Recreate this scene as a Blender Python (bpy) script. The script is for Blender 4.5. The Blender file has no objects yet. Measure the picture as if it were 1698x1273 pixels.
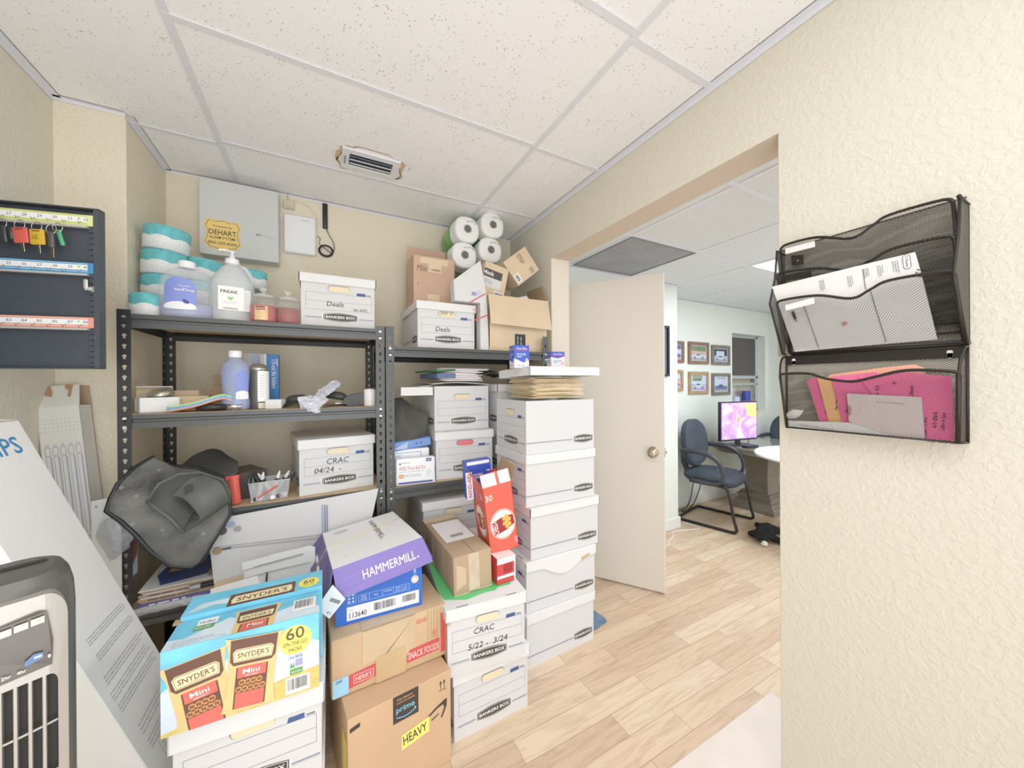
import bpy, bmesh, math, random
from mathutils import Matrix, Vector
random.seed(7)
C = bpy.context.scene.collection
SC = bpy.context.scene
PI = math.pi
R = math.radians

# ------------------------------------------------------------------ camera
FPX, YAW, PITCH, ROLL = 595.65, 0.48923, -0.0016257, -0.0061708
CXP, CYP = 849.0, 636.5
EYE = Vector((0, 0, 1.32))
_c, _s = math.cos(YAW), math.sin(YAW)
FWD = Vector((_s*math.cos(PITCH), _c*math.cos(PITCH), math.sin(PITCH)))
_r = Vector((_c, -_s, 0)); _u = _r.cross(FWD)
RT = _r*math.cos(ROLL) + _u*math.sin(ROLL)
UP = _u*math.cos(ROLL) - _r*math.sin(ROLL)
cd = bpy.data.cameras.new('camera'); cam = bpy.data.objects.new('camera', cd); C.objects.link(cam)
cam.matrix_world = Matrix(((RT.x, UP.x, -FWD.x, EYE.x), (RT.y, UP.y, -FWD.y, EYE.y), (RT.z, UP.z, -FWD.z, EYE.z), (0, 0, 0, 1)))
cd.sensor_fit = 'HORIZONTAL'; cd.sensor_width = 36; cd.lens = FPX/1698*36; cd.clip_start = .02; cd.clip_end = 50
SC.camera = cam

def ray(px, py):
    return FWD + RT*((px-CXP)/FPX) - UP*((py-CYP)/FPX)
def at(px, py, ax, val):
    """survey helper: the point of the plane ax = val that is seen at a pixel of the photograph"""
    d = ray(px, py); i = 'xyz'.index(ax)
    return EYE + d*((val-EYE[i])/d[i])
def aty(px, py, Y): return at(px, py, 'y', Y)
def atz(px, py, Z): return at(px, py, 'z', Z)

# ------------------------------------------------------------------ materials
def lin(c):
    return tuple(((v/255)/12.92 if v/255 <= .04045 else ((v/255+.055)/1.055)**2.4) for v in c)
_M = {}
def mat(name, col=(200, 200, 200), rough=.6, metal=0., bump=None, var=None, emit=0., trans=0., alpha=1., coat=0., ior=1.45):
    if name in _M: return _M[name]
    m = bpy.data.materials.new(name); m.use_nodes = True; nt = m.node_tree; N = nt.nodes; L = nt.links
    b = N['Principled BSDF']; c = lin(col)+(1,)
    b.inputs['Base Color'].default_value = c
    b.inputs['Roughness'].default_value = rough; b.inputs['Metallic'].default_value = metal
    b.inputs['IOR'].default_value = ior
    if trans: b.inputs['Transmission Weight'].default_value = trans
    if alpha < 1: b.inputs['Alpha'].default_value = alpha
    if coat: b.inputs['Coat Weight'].default_value = coat
    if emit:
        b.inputs['Emission Color'].default_value = c; b.inputs['Emission Strength'].default_value = emit
    if bump or var:
        tc = N.new('ShaderNodeTexCoord')
    if var:
        sc, amt = var[:2]; nz = N.new('ShaderNodeTexNoise'); nz.inputs['Scale'].default_value = sc; nz.inputs['Detail'].default_value = 5
        mp = N.new('ShaderNodeMapping'); L.new(tc.outputs['Object'], mp.inputs[0])
        if len(var) > 2: mp.inputs['Scale'].default_value = var[2]
        L.new(mp.outputs[0], nz.inputs['Vector'])
        r = N.new('ShaderNodeValToRGB'); r.color_ramp.elements[0].position = .3; r.color_ramp.elements[1].position = .7
        r.color_ramp.elements[0].color = tuple(v*(1-amt) for v in c[:3])+(1,); r.color_ramp.elements[1].color = tuple(min(1, v*(1+amt)) for v in c[:3])+(1,)
        L.new(nz.outputs['Fac'], r.inputs[0]); L.new(r.outputs[0], b.inputs['Base Color'])
    if bump:
        sc, st, di = bump[:3]; nz = N.new('ShaderNodeTexNoise'); nz.inputs['Scale'].default_value = sc; nz.inputs['Detail'].default_value = 4
        L.new(tc.outputs['Object'], nz.inputs['Vector'])
        bp = N.new('ShaderNodeBump'); bp.inputs['Strength'].default_value = st; bp.inputs['Distance'].default_value = di
        L.new(nz.outputs['Fac'], bp.inputs['Height']); L.new(bp.outputs[0], b.inputs['Normal'])
    _M[name] = m
    return m

def stucco(name, col, scale=26, st=.5):
    m = mat(name, col, .75); nt = m.node_tree; N = nt.nodes; L = nt.links; b = N['Principled BSDF']
    tc = N.new('ShaderNodeTexCoord'); n1 = N.new('ShaderNodeTexNoise'); n1.inputs['Scale'].default_value = scale; n1.inputs['Detail'].default_value = 3; n1.inputs['Distortion'].default_value = .6
    L.new(tc.outputs['Object'], n1.inputs['Vector'])
    r = N.new('ShaderNodeValToRGB'); r.color_ramp.elements[0].position = .42; r.color_ramp.elements[1].position = .62
    L.new(n1.outputs['Fac'], r.inputs[0])
    n2 = N.new('ShaderNodeTexNoise'); n2.inputs['Scale'].default_value = scale*5; L.new(tc.outputs['Object'], n2.inputs['Vector'])
    ad = N.new('ShaderNodeMath'); ad.operation = 'MULTIPLY_ADD'; ad.inputs[1].default_value = .25
    L.new(n2.outputs['Fac'], ad.inputs[0]); L.new(r.outputs[0], ad.inputs[2])
    bp = N.new('ShaderNodeBump'); bp.inputs['Strength'].default_value = st; bp.inputs['Distance'].default_value = .004
    L.new(ad.outputs[0], bp.inputs['Height']); L.new(bp.outputs[0], b.inputs['Normal'])
    return m
W_CREAM = stucco('stucco_cream', (217, 211, 194), 62, .28)
W_BACK = stucco('stucco_beige', (232, 221, 197), 60, .4)
W_OFF = stucco('stucco_pale', (226, 231, 224), 50, .15)
W_SMOOTH = mat('smooth_cream_paint', (226, 216, 198), .6)

def ceiling_mat(name, col):
    m = mat(name, col, .85); nt = m.node_tree; N = nt.nodes; L = nt.links; b = N['Principled BSDF']
    tc = N.new('ShaderNodeTexCoord')
    vo = N.new('ShaderNodeTexVoronoi'); vo.inputs['Scale'].default_value = 85
    L.new(tc.outputs['Object'], vo.inputs['Vector'])
    nz = N.new('ShaderNodeTexNoise'); nz.inputs['Scale'].default_value = 25; L.new(tc.outputs['Object'], nz.inputs['Vector'])
    mu = N.new('ShaderNodeMath'); mu.operation = 'MULTIPLY_ADD'; mu.inputs[1].default_value = -.62; L.new(nz.outputs['Fac'], mu.inputs[0]); mu.inputs[2].default_value = .46
    gt = N.new('ShaderNodeMath'); gt.operation = 'LESS_THAN'; L.new(vo.outputs['Distance'], gt.inputs[0]); L.new(mu.outputs[0], gt.inputs[1])
    mx = N.new('ShaderNodeMixRGB'); mx.inputs[1].default_value = lin(col)+(1,); mx.inputs[2].default_value = lin((196, 190, 184))+(1,)
    L.new(gt.outputs[0], mx.inputs[0]); L.new(mx.outputs[0], b.inputs['Base Color'])
    n2 = N.new('ShaderNodeTexNoise'); n2.inputs['Scale'].default_value = 150; L.new(tc.outputs['Object'], n2.inputs['Vector'])
    bp = N.new('ShaderNodeBump'); bp.inputs['Strength'].default_value = .25; bp.inputs['Distance'].default_value = .002
    L.new(n2.outputs['Fac'], bp.inputs['Height']); L.new(bp.outputs[0], b.inputs['Normal'])
    return m
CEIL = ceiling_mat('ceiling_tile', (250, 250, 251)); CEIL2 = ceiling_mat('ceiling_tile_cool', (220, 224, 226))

def floor_mat():
    m = mat('laminate_planks', (214, 186, 158), .42); nt = m.node_tree; N = nt.nodes; L = nt.links; b = N['Principled BSDF']
    tc = N.new('ShaderNodeTexCoord')
    br = N.new('ShaderNodeTexBrick'); br.inputs['Scale'].default_value = 1; br.offset = .37; br.offset_frequency = 2
    br.inputs['Brick Width'].default_value = .62; br.inputs['Row Height'].default_value = .098
    br.inputs['Mortar Size'].default_value = .0011; br.inputs['Bias'].default_value = 0
    br.inputs['Color1'].default_value = (0, 0, 0, 1); br.inputs['Color2'].default_value = (1, 1, 1, 1); br.inputs['Mortar'].default_value = (.1, .1, .1, 1)
    L.new(tc.outputs['Object'], br.inputs['Vector'])
    ramp = N.new('ShaderNodeValToRGB'); e = ramp.color_ramp.elements
    e[0].position = 0; e[0].color = lin((202, 172, 144))+(1,); e[1].position = 1; e[1].color = lin((226, 203, 176))+(1,)
    k = e.new(.5); k.color = lin((216, 188, 158))+(1,)
    L.new(br.outputs['Color'], ramp.inputs[0])
    mp = N.new('ShaderNodeMapping'); mp.inputs['Scale'].default_value = (1.6, 14, 1); L.new(tc.outputs['Object'], mp.inputs[0])
    # shift the grain from plank to plank
    va = N.new('ShaderNodeVectorMath'); va.operation = 'ADD'; L.new(mp.outputs[0], va.inputs[0])
    sc = N.new('ShaderNodeVectorMath'); sc.operation = 'SCALE'; sc.inputs['Scale'].default_value = 9; L.new(br.outputs['Color'], sc.inputs[0]); L.new(sc.outputs[0], va.inputs[1])
    nz = N.new('ShaderNodeTexNoise'); nz.inputs['Scale'].default_value = 2.2; nz.inputs['Detail'].default_value = 8; nz.inputs['Roughness'].default_value = .65; nz.inputs['Distortion'].default_value = 1.4
    L.new(va.outputs[0], nz.inputs['Vector'])
    r2 = N.new('ShaderNodeValToRGB'); q = r2.color_ramp.elements; q[0].position = .3; q[0].color = (.66, .58, .52, 1); q[1].position = .56; q[1].color = (1, 1, 1, 1)
    L.new(nz.outputs['Fac'], r2.inputs[0])
    mx = N.new('ShaderNodeMixRGB'); mx.blend_type = 'MULTIPLY'; mx.inputs[0].default_value = .75
    L.new(ramp.outputs[0], mx.inputs[1]); L.new(r2.outputs[0], mx.inputs[2])
    m2 = N.new('ShaderNodeMixRGB'); m2.inputs[2].default_value = lin((160, 128, 100))+(1,); L.new(br.outputs['Fac'], m2.inputs[0]); L.new(mx.outputs[0], m2.inputs[1])
    L.new(m2.outputs[0], b.inputs['Base Color'])
    return m
FLOOR = floor_mat()

def lattice_mat():
    """expanded-metal mesh: black strands with real gaps (transparent) in a diamond lattice in the object's y-z plane"""
    m = mat('black_wire_mesh', (20, 19, 17), .45, .3); nt = m.node_tree; N = nt.nodes; L = nt.links; b = N['Principled BSDF']
    tc = N.new('ShaderNodeTexCoord'); sp = N.new('ShaderNodeSeparateXYZ'); L.new(tc.outputs['Object'], sp.inputs[0])
    def math_(op, a, bb):
        n = N.new('ShaderNodeMath'); n.operation = op
        for i, v in enumerate((a, bb)):
            if v is None: continue
            if isinstance(v, (int, float)): n.inputs[i].default_value = v
            else: L.new(v, n.inputs[i])
        return n.outputs[0]
    yy = math_('MULTIPLY', math_('ADD', sp.outputs['Y'], sp.outputs['X']), 135.); zz = math_('MULTIPLY', sp.outputs['Z'], 225.)
    outs = []
    for s in ('ADD', 'SUBTRACT'):
        f = math_('FRACT', math_(s, yy, zz), None)
        a = math_('ABSOLUTE', math_('SUBTRACT', f, .5), None)
        outs.append(math_('GREATER_THAN', a, .405))
    al = math_('MAXIMUM', outs[0], outs[1]); L.new(al, b.inputs['Alpha'])
    return m
LATT = lattice_mat()

CARD = mat('cardboard', (202, 174, 144), .8, bump=(60, .12, .002), var=(6, .06))
CARD2 = mat('cardboard_light', (212, 188, 156), .8, bump=(50, .12, .002), var=(5, .06))
CARD3 = mat('cardboard_dark', (176, 150, 120), .8, bump=(40, .2, .003), var=(4, .08))
TAPE = mat('parcel_tape', (200, 176, 140), .3, bump=(25, .3, .003), var=(12, .07))
CLEART = mat('clear_tape', (196, 180, 155), .18, var=(30, .1))
WBOX = mat('white_fibreboard', (212, 212, 213), .7, bump=(90, .06, .001))
WLID = mat('white_lid_board', (226, 226, 226), .65, bump=(90, .06, .001))
KRAFTIN = mat('handle_opening_cream', (232, 216, 180), .8)
PINKIN = mat('handle_opening_pink', (226, 118, 122), .8)
INKB = mat('ink_blue', (62, 84, 134), .6); INKL = mat('ink_and_shade_grey', (120, 128, 146), .6)
INK = mat('ink_black', (44, 42, 44), .6); LOGO = mat('logo_charcoal', (70, 66, 62), .6); WHT = mat('print_white', (246, 246, 244), .6)
PEN = mat('pen_black', (38, 38, 44), .6)
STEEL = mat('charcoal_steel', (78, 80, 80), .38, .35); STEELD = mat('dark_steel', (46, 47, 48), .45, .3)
PBOARD = mat('particle_board', (205, 176, 138), .8, var=(60, .12))
BLACKP = mat('black_plastic', (30, 31, 33), .4)
def mat_rubber():
    m = mat('black_rubber', (74, 75, 74), .7); nt = m.node_tree; N = nt.nodes; L = nt.links; b = N['Principled BSDF']
    tc = N.new('ShaderNodeTexCoord'); fac = []
    for sc, th in ((150, .30), (26, .17)):
        v = N.new('ShaderNodeTexVoronoi'); v.inputs['Scale'].default_value = sc; v.inputs['Randomness'].default_value = .25; L.new(tc.outputs['Object'], v.inputs['Vector'])
        k = N.new('ShaderNodeMath'); k.operation = 'LESS_THAN'; k.inputs[1].default_value = th; L.new(v.outputs['Distance'], k.inputs[0]); fac.append(k)
    a = N.new('ShaderNodeMath'); a.operation = 'MULTIPLY_ADD'; a.inputs[1].default_value = .45; L.new(fac[0].outputs[0], a.inputs[0]); L.new(fac[1].outputs[0], a.inputs[2])
    nz = N.new('ShaderNodeTexNoise'); nz.inputs['Scale'].default_value = 9; nz.inputs['Detail'].default_value = 6; L.new(tc.outputs['Object'], nz.inputs['Vector'])
    r = N.new('ShaderNodeValToRGB'); r.color_ramp.elements[0].position = .35; r.color_ramp.elements[1].position = .68; r.color_ramp.elements[0].color = lin((52, 53, 53))+(1,); r.color_ramp.elements[1].color = lin((112, 112, 108))+(1,); L.new(nz.outputs['Fac'], r.inputs[0])
    mx = N.new('ShaderNodeMixRGB'); mx.inputs[2].default_value = lin((140, 140, 136))+(1,); mm = N.new('ShaderNodeMath'); mm.operation = 'MULTIPLY'; mm.inputs[1].default_value = .55; L.new(a.outputs[0], mm.inputs[0]); L.new(mm.outputs[0], mx.inputs[0]); L.new(r.outputs[0], mx.inputs[1]); L.new(mx.outputs[0], b.inputs['Base Color'])
    bp = N.new('ShaderNodeBump'); bp.inputs['Strength'].default_value = .6; bp.inputs['Distance'].default_value = .002; L.new(a.outputs[0], bp.inputs['Height']); L.new(bp.outputs[0], b.inputs['Normal'])
    return m
BLACKR = mat_rubber()
BLACKS = mat('black_rubber_smooth', (66, 67, 66), .6, var=(7, .35))
SILVER = mat('silver_plastic', (206, 204, 198), .3, .25); CHROME = mat('chrome', (205, 205, 202), .2, 1.)
NICKEL = mat('satin_nickel', (178, 166, 146), .25, 1.)
WPLAST = mat('white_plastic', (240, 241, 244), .35); RED = mat('red_print', (200, 60, 58), .5); GREEN = mat('green_sheet', (94, 200, 116), .6)
MANILA = mat('manila_folder', (238, 216, 176), .75, var=(80, .06)); PAPERW = mat('paper_white', (240, 238, 236), .7); PAPERP = mat('paper_pink_grey', (226, 210, 208), .7)

# ------------------------------------------------------------------ geometry builder
_TX = {}
def text_geo(s, bold=False):
    k = (s, bold)
    if k in _TX: return _TX[k]
    cu = bpy.data.curves.new('tmp_text', 'FONT'); cu.body = s; cu.size = 1; cu.resolution_u = 2
    if bold: cu.offset = .009
    ob = bpy.data.objects.new('tmp_text', cu); C.objects.link(ob)
    dg = bpy.context.evaluated_depsgraph_get(); me = ob.evaluated_get(dg).to_mesh()
    v = [p.co.copy() for p in me.vertices]; f = [list(p.vertices) for p in me.polygons]
    ob.evaluated_get(dg).to_mesh_clear(); bpy.data.objects.remove(ob); bpy.data.curves.remove(cu)
    x0 = min(p.x for p in v); x1 = max(p.x for p in v); y0 = min(p.y for p in v); y1 = max(p.y for p in v)
    _TX[k] = ([( (p.x-x0), (p.y-y0)) for p in v], f, x1-x0, y1-y0)
    return _TX[k]

class Fr:
    def __init__(s, o, u, v):
        s.o = Vector(o); s.u = Vector(u).normalized(); s.v = Vector(v).normalized(); s.n = s.u.cross(s.v)
    def p(s, a, b, l=0.): return s.o + s.u*a + s.v*b + s.n*l

def boxfr(w, d, h, side, z0=0.):
    return {'front': Fr((-w/2, -d/2, z0), (1, 0, 0), (0, 0, 1)), 'back': Fr((w/2, d/2, z0), (-1, 0, 0), (0, 0, 1)),
            'right': Fr((w/2, -d/2, z0), (0, 1, 0), (0, 0, 1)), 'left': Fr((-w/2, d/2, z0), (0, -1, 0), (0, 0, 1)),
            'top': Fr((-w/2, -d/2, z0+h), (1, 0, 0), (0, 1, 0))}[side]

class G:
    clip = None
    def __init__(s): s.v = []; s.f = []; s.mi = []; s.sm = []; s.mats = []; s.M = Matrix.Identity(4)
    def add(s, vs, fs, m, smooth=False):
        o = len(s.v); s.v += [tuple(s.M @ Vector(p)) for p in vs]
        if m not in s.mats: s.mats.append(m)
        k = s.mats.index(m)
        for f in fs: s.f.append([i+o for i in f]); s.mi.append(k); s.sm.append(smooth)
        return s
    def box(s, x0, x1, y0, y1, z0, z1, m, bev=0., seg=1):
        if bev <= 0:
            vs = [(x0, y0, z0), (x1, y0, z0), (x1, y1, z0), (x0, y1, z0), (x0, y0, z1), (x1, y0, z1), (x1, y1, z1), (x0, y1, z1)]
            return s.add(vs, [(0, 3, 2, 1), (4, 5, 6, 7), (0, 1, 5, 4), (1, 2, 6, 5), (2, 3, 7, 6), (3, 0, 4, 7)], m)
        bm = bmesh.new(); bmesh.ops.create_cube(bm, size=1)
        for v in bm.verts: v.co = Vector(((x0+x1)/2+v.co.x*(x1-x0), (y0+y1)/2+v.co.y*(y1-y0), (z0+z1)/2+v.co.z*(z1-z0)))
        bmesh.ops.bevel(bm, geom=list(bm.edges), offset=bev, segments=seg, affect='EDGES', profile=.5)
        s.add([v.co.copy() for v in bm.verts], [[v.index for v in f.verts] for f in bm.faces], m, seg > 1); bm.free(); return s
    def cbox(s, w, d, h, m, z0=0., bev=0., seg=1): return s.box(-w/2, w/2, -d/2, d/2, z0, z0+h, m, bev, seg)
    def poly(s, pts, m, smooth=False): return s.add(pts, [list(range(len(pts)))], m, smooth)
    def prism(s, pts2, fr, t0, t1, m, smooth=False):
        """outline pts2 in the frame's (u, v), from height t0 to t1 along its normal"""
        n = len(pts2); vs = [fr.p(a, b, t0) for a, b in pts2] + [fr.p(a, b, t1) for a, b in pts2]
        s.add(vs, [list(range(n))[::-1], list(range(n, 2*n))], m)
        return s.add(vs, [(i, (i+1) % n, n+(i+1) % n, n+i) for i in range(n)], m, smooth)
    def rect(s, fr, a0, b0, a1, b1, m, l=.0006): return s.poly([fr.p(a0, b0, l), fr.p(a1, b0, l), fr.p(a1, b1, l), fr.p(a0, b1, l)], m)
    def dec(s, fr, pts, m, l=.0006):
        if s.clip:
            x0, y0, x1, y1 = s.clip
            for ax, lim, sg in ((0, x0, 1), (0, x1, -1), (1, y0, 1), (1, y1, -1)):
                out = []
                for i in range(len(pts)):
                    p, q = pts[i-1], pts[i]; ip = (p[ax]-lim)*sg >= 0; iq = (q[ax]-lim)*sg >= 0
                    if ip != iq: t = (lim-p[ax])/(q[ax]-p[ax]); out.append((p[0]+(q[0]-p[0])*t, p[1]+(q[1]-p[1])*t))
                    if iq: out.append(q)
                pts = out
                if len(pts) < 3: return s
        return s.poly([fr.p(a, b, l) for a, b in pts], m)
    def ell(s, fr, a, b, ra, rb, m, l=.0006, n=28, rot=0.):
        c, q = math.cos(rot), math.sin(rot)
        return s.dec(fr, [(a+ra*math.cos(t)*c-rb*math.sin(t)*q, b+ra*math.cos(t)*q+rb*math.sin(t)*c) for t in [2*PI*i/n for i in range(n)]], m, l)
    def stad(s, fr, a, b, w, h, m, l=.0006, n=8):
        r = h/2; pts = []
        for cx, t0 in ((a+w/2-r, -PI/2), (a-w/2+r, PI/2)):
            for i in range(n+1): t = t0+PI*i/n; pts.append((cx+r*math.cos(t), b+r*math.sin(t)))
        return s.dec(fr, pts, m, l)
    def line(s, fr, p, q, w, m, l=.0006):
        d = Vector((q[0]-p[0], q[1]-p[1])); d.normalize(); e = Vector((-d.y, d.x))*w/2
        return s.dec(fr, [(p[0]-e.x, p[1]-e.y), (q[0]-e.x, q[1]-e.y), (q[0]+e.x, q[1]+e.y), (p[0]+e.x, p[1]+e.y)], m, l)
    def frame(s, fr, a0, b0, a1, b1, w, m, l=.0006):
        for p, q in (((a0, b0), (a1, b0)), ((a1, b0), (a1, b1)), ((a1, b1), (a0, b1)), ((a0, b1), (a0, b0))): s.line(fr, p, q, w, m, l)
        return s
    def text(s, fr, a, b, t, h, m, w=None, l=.001, bold=False, rot=0., al='l', shear=0.):
        """text whose capitals are h high; w stretches it to that width; a, b its lower left corner (or lower centre with al='c')"""
        vs, fs, W, H = text_geo(t, bold); k = h/.72 if w is None else w/W; kh = h/H if (w is not None) else h/.72
        off = -W*k/2 if al == 'c' else 0.; c, q = math.cos(rot), math.sin(rot)
        P = []
        for x, y in vs:
            X = x*k+off+y*kh*shear; Y = y*kh; P.append(fr.p(a+X*c-Y*q, b+X*q+Y*c, l))
        return s.add(P, fs, m)
    def lines(s, fr, a0, b0, a1, b1, n, th, m, seed=0, ragged=.25):
        rr = random.Random(seed)
        for i in range(n):
            b = b1-(b1-b0)*(i+.5)/n; e = a1-(a1-a0)*ragged*rr.random(); x = a0
            while x < e:
                x2 = min(e, x+(.2+rr.random())*th*9); s.rect(fr, x, b-th/2, x2, b+th/2, m, .0009); x = x2+th*1.3
        return s
    def barcode(s, fr, a0, b0, a1, b1, seed=1, box=True):
        if box: s.rect(fr, a0, b0, a1, b1, WHT, .0016)
        rr = random.Random(seed); W = a1-a0; x = a0+W*.08
        while x < a1-W*.1:
            w = W*rr.choice((.008, .012, .02, .028)); s.rect(fr, x, b0+(b1-b0)*.22, x+w, b1-(b1-b0)*.1, INK, .0021); x += w+W*rr.choice((.01, .016, .024))
        return s
    def tube(s, pts, r, m, n=8, closed=False, caps=True):
        P = [Vector(p) for p in pts]; k = len(P); rs = r if isinstance(r, (list, tuple)) else [r]*k
        ref = None; vs = []
        for i in range(k):
            a = P[(i-1) % k] if (closed or i > 0) else P[i]; b = P[(i+1) % k] if (closed or i < k-1) else P[i]
            t = (b-a).normalized()
            if ref is None: ref = t.orthogonal().normalized()
            ref = (ref - t*ref.dot(t)).normalized(); q = t.cross(ref)
            for j in range(n): an = 2*PI*j/n; vs.append(P[i]+(ref*math.cos(an)+q*math.sin(an))*rs[i])
        fs = []
        for i in range(k if closed else k-1):
            for j in range(n): fs.append((i*n+j, i*n+(j+1) % n, ((i+1) % k)*n+(j+1) % n, ((i+1) % k)*n+j))
        if caps and not closed: fs += [tuple(range(n))[::-1], tuple(range((k-1)*n, k*n))]
        return s.add(vs, fs, m, True)
    def lathe(s, prof, m, n=24, cx=0., cy=0., z0=0., sx=1., sy=1., smooth=True, caps=True):
        vs = []
        for r, z in prof:
            for j in range(n): t = 2*PI*j/n; vs.append((cx+r*sx*math.cos(t), cy+r*sy*math.sin(t), z0+z))
        fs = [(i*n+j, i*n+(j+1) % n, (i+1)*n+(j+1) % n, (i+1)*n+j) for i in range(len(prof)-1) for j in range(n)]
        s.add(vs, fs, m, smooth)
        if caps: s.add([vs[j] for j in range(n)], [tuple(range(n))[::-1]], m); s.add([vs[(len(prof)-1)*n+j] for j in range(n)], [tuple(range(n))], m)
        return s
    def grid(s, rows, m, smooth=True, sub=6, closed=False):
        """smooth sheet through rows of control points (Catmull-Rom both ways)"""
        def cr(P, sub):
            o = []
            for i in range(len(P)-1):
                p0 = P[max(i-1, 0)]; p1 = P[i]; p2 = P[i+1]; p3 = P[min(i+2, len(P)-1)]
                for k in range(sub):
                    t = k/sub; o.append(.5*((2*p1)+(p2-p0)*t+(2*p0-5*p1+4*p2-p3)*t*t+(3*p1-p0-3*p2+p3)*t**3))
            return o+[P[-1]]
        rows = [cr([Vector(p) for p in r], sub) for r in rows]
        cols = [cr([r[j] for r in rows], sub) for j in range(len(rows[0]))]
        nu, nv = len(cols), len(cols[0]); vs = [cols[i][j] for i in range(nu) for j in range(nv)]
        return s.add(vs, [(i*nv+j, (i+1)*nv+j, (i+1)*nv+j+1, i*nv+j+1) for i in range(nu-1) for j in range(nv-1)], m, smooth)
    def build(s, name, parent=None, loc=None, rot=None, solid=0., sub=0, bevel=0.):
        me = bpy.data.meshes.new(name); me.from_pydata(s.v, [], s.f)
        for m in s.mats: me.materials.append(m)
        me.polygons.foreach_set('material_index', s.mi); me.polygons.foreach_set('use_smooth', s.sm); me.update()
        o = bpy.data.objects.new(name, me); C.objects.link(o)
        if parent is not None: o.parent = parent
        if loc is not None: o.location = loc
        if rot is not None: o.rotation_euler = rot
        if solid: md = o.modifiers.new('solid', 'SOLIDIFY'); md.thickness = solid; md.offset = 0
        if bevel: md = o.modifiers.new('bevel', 'BEVEL'); md.width = bevel; md.segments = 2; md.limit_method = 'ANGLE'
        if sub: md = o.modifiers.new('sub', 'SUBSURF'); md.levels = sub; md.render_levels = sub
        return o

def tag(o, label, cat, group=None, kind=None):
    o['label'] = label; o['category'] = cat
    if group: o['group'] = group
    if kind: o['kind'] = kind
    return o
def thing(name, label, cat, loc=(0, 0, 0), rot=0., group=None):
    o = bpy.data.objects.new(name, None); o.empty_display_size = .05; C.objects.link(o); o.location = loc
    o.rotation_euler = rot if isinstance(rot, (tuple, list)) else (0, 0, rot)
    return tag(o, label, cat, group)
def struct(name, g, label=None, parent=None):
    o = g.build(name, parent); o['kind'] = 'structure'
    if label: o['label'] = label
    return o
def arc(c, r, a0, a1, n, ax='xz'):
    o = []
    for i in range(n+1):
        t = a0+(a1-a0)*i/n; a, b = r*math.cos(t), r*math.sin(t)
        o.append(Vector(c)+(Vector((a, 0, b)) if ax == 'xz' else Vector((a, b, 0)) if ax == 'xy' else Vector((0, a, b))))
    return o
# ================================================================== THE ROOM
ZC, ZC2, YB, XR, TH = 2.42, 2.20, 2.44, 1.29, .14
YO0, YO1, ZO = .611, 1.886, 2.112
YN = -.7
g = G(); g.box(-1.1, 5.3, YN, 2.9, -.06, 0, FLOOR); struct('floor', g)
tilem = mat('threshold_tile', (222, 208, 198), .35, var=(6, .05))
g = G(); g.poly([(.95, .30, .0015), (XR+TH+.25, .30, .0015), (XR+TH+.25, atz(1294, 1136, 0).y, .0015), (.95, atz(1294, 1136, 0).y, .0015)], tilem); struct('floor_tile_patch', g)
g = G(); g.box(-1.0, XR+.02, YN, YB+.05, ZC, ZC+.06, CEIL); struct('ceiling', g)
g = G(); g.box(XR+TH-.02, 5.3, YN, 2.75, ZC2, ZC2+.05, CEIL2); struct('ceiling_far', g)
g = G(); g.box(-1.0, XR+.0, YB, YB+.08, 0, ZC, W_BACK); struct('wall_back', g)
# pilaster and left wall
g = G(); g.box(-.95, -.69, 2.015, YB, 0, ZC, W_BACK, .004); struct('wall_pilaster', g)
g = G(); g.box(-.97, -.888, YN, 2.03, 0, ZC, W_CREAM); struct('wall_left', g)
# right wall with the wide opening
g = G(); g.box(XR, XR+TH, YN, YO0, 0, ZC, W_CREAM, .002); g.box(XR, XR+TH, YO1, 2.56, 0, ZC, W_CREAM, .002)
g.box(XR, XR+TH, YO0-.002, YO1+.002, ZO, ZC, W_CREAM)
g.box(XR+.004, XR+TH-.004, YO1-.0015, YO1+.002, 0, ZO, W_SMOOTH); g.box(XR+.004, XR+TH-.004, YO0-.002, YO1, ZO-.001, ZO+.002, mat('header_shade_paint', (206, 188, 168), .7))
struct('wall_right', g)
# ceiling grid
TB = mat('ceiling_grid_white', (226, 227, 234), .5); TBG = mat('ceiling_grid_gap', (120, 116, 112), .8)
k = 1
def tbar(x0, y0, x1, y1, z, w=.024, m=TB):
    global k
    z = z-.0006*(1 if abs(x1-x0) > abs(y1-y0) else 0)
    g = G(); d = Vector((x1-x0, y1-y0, 0)).normalized(); e = Vector((-d.y, d.x, 0))*w/2; a = Vector((x0, y0, z)); b = Vector((x1, y1, z))
    lo = Vector((0, 0, -.004)); vs = [a-e, b-e, b+e, a+e]
    g.add([v+lo for v in vs]+[v+Vector((0, 0, -.0003)) for v in vs], [(0, 3, 2, 1), (4, 5, 6, 7), (0, 1, 5, 4), (1, 2, 6, 5), (2, 3, 7, 6), (3, 0, 4, 7)], m)
    struct('trim_%d' % k, g); k += 1
tbar(-.41, YN, -.395, YB, ZC); tbar(.885, YN, .885, YB, ZC)
for y in (.83, 1.43, 2.045): tbar(.885, y, XR, y, ZC, .022)
for y in (.20, .81, 1.42, 2.045): tbar(-.41, y+.0, .885, y, ZC, .022)
tbar(-.69, 2.07, -.41, 2.07, ZC, .022)
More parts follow.
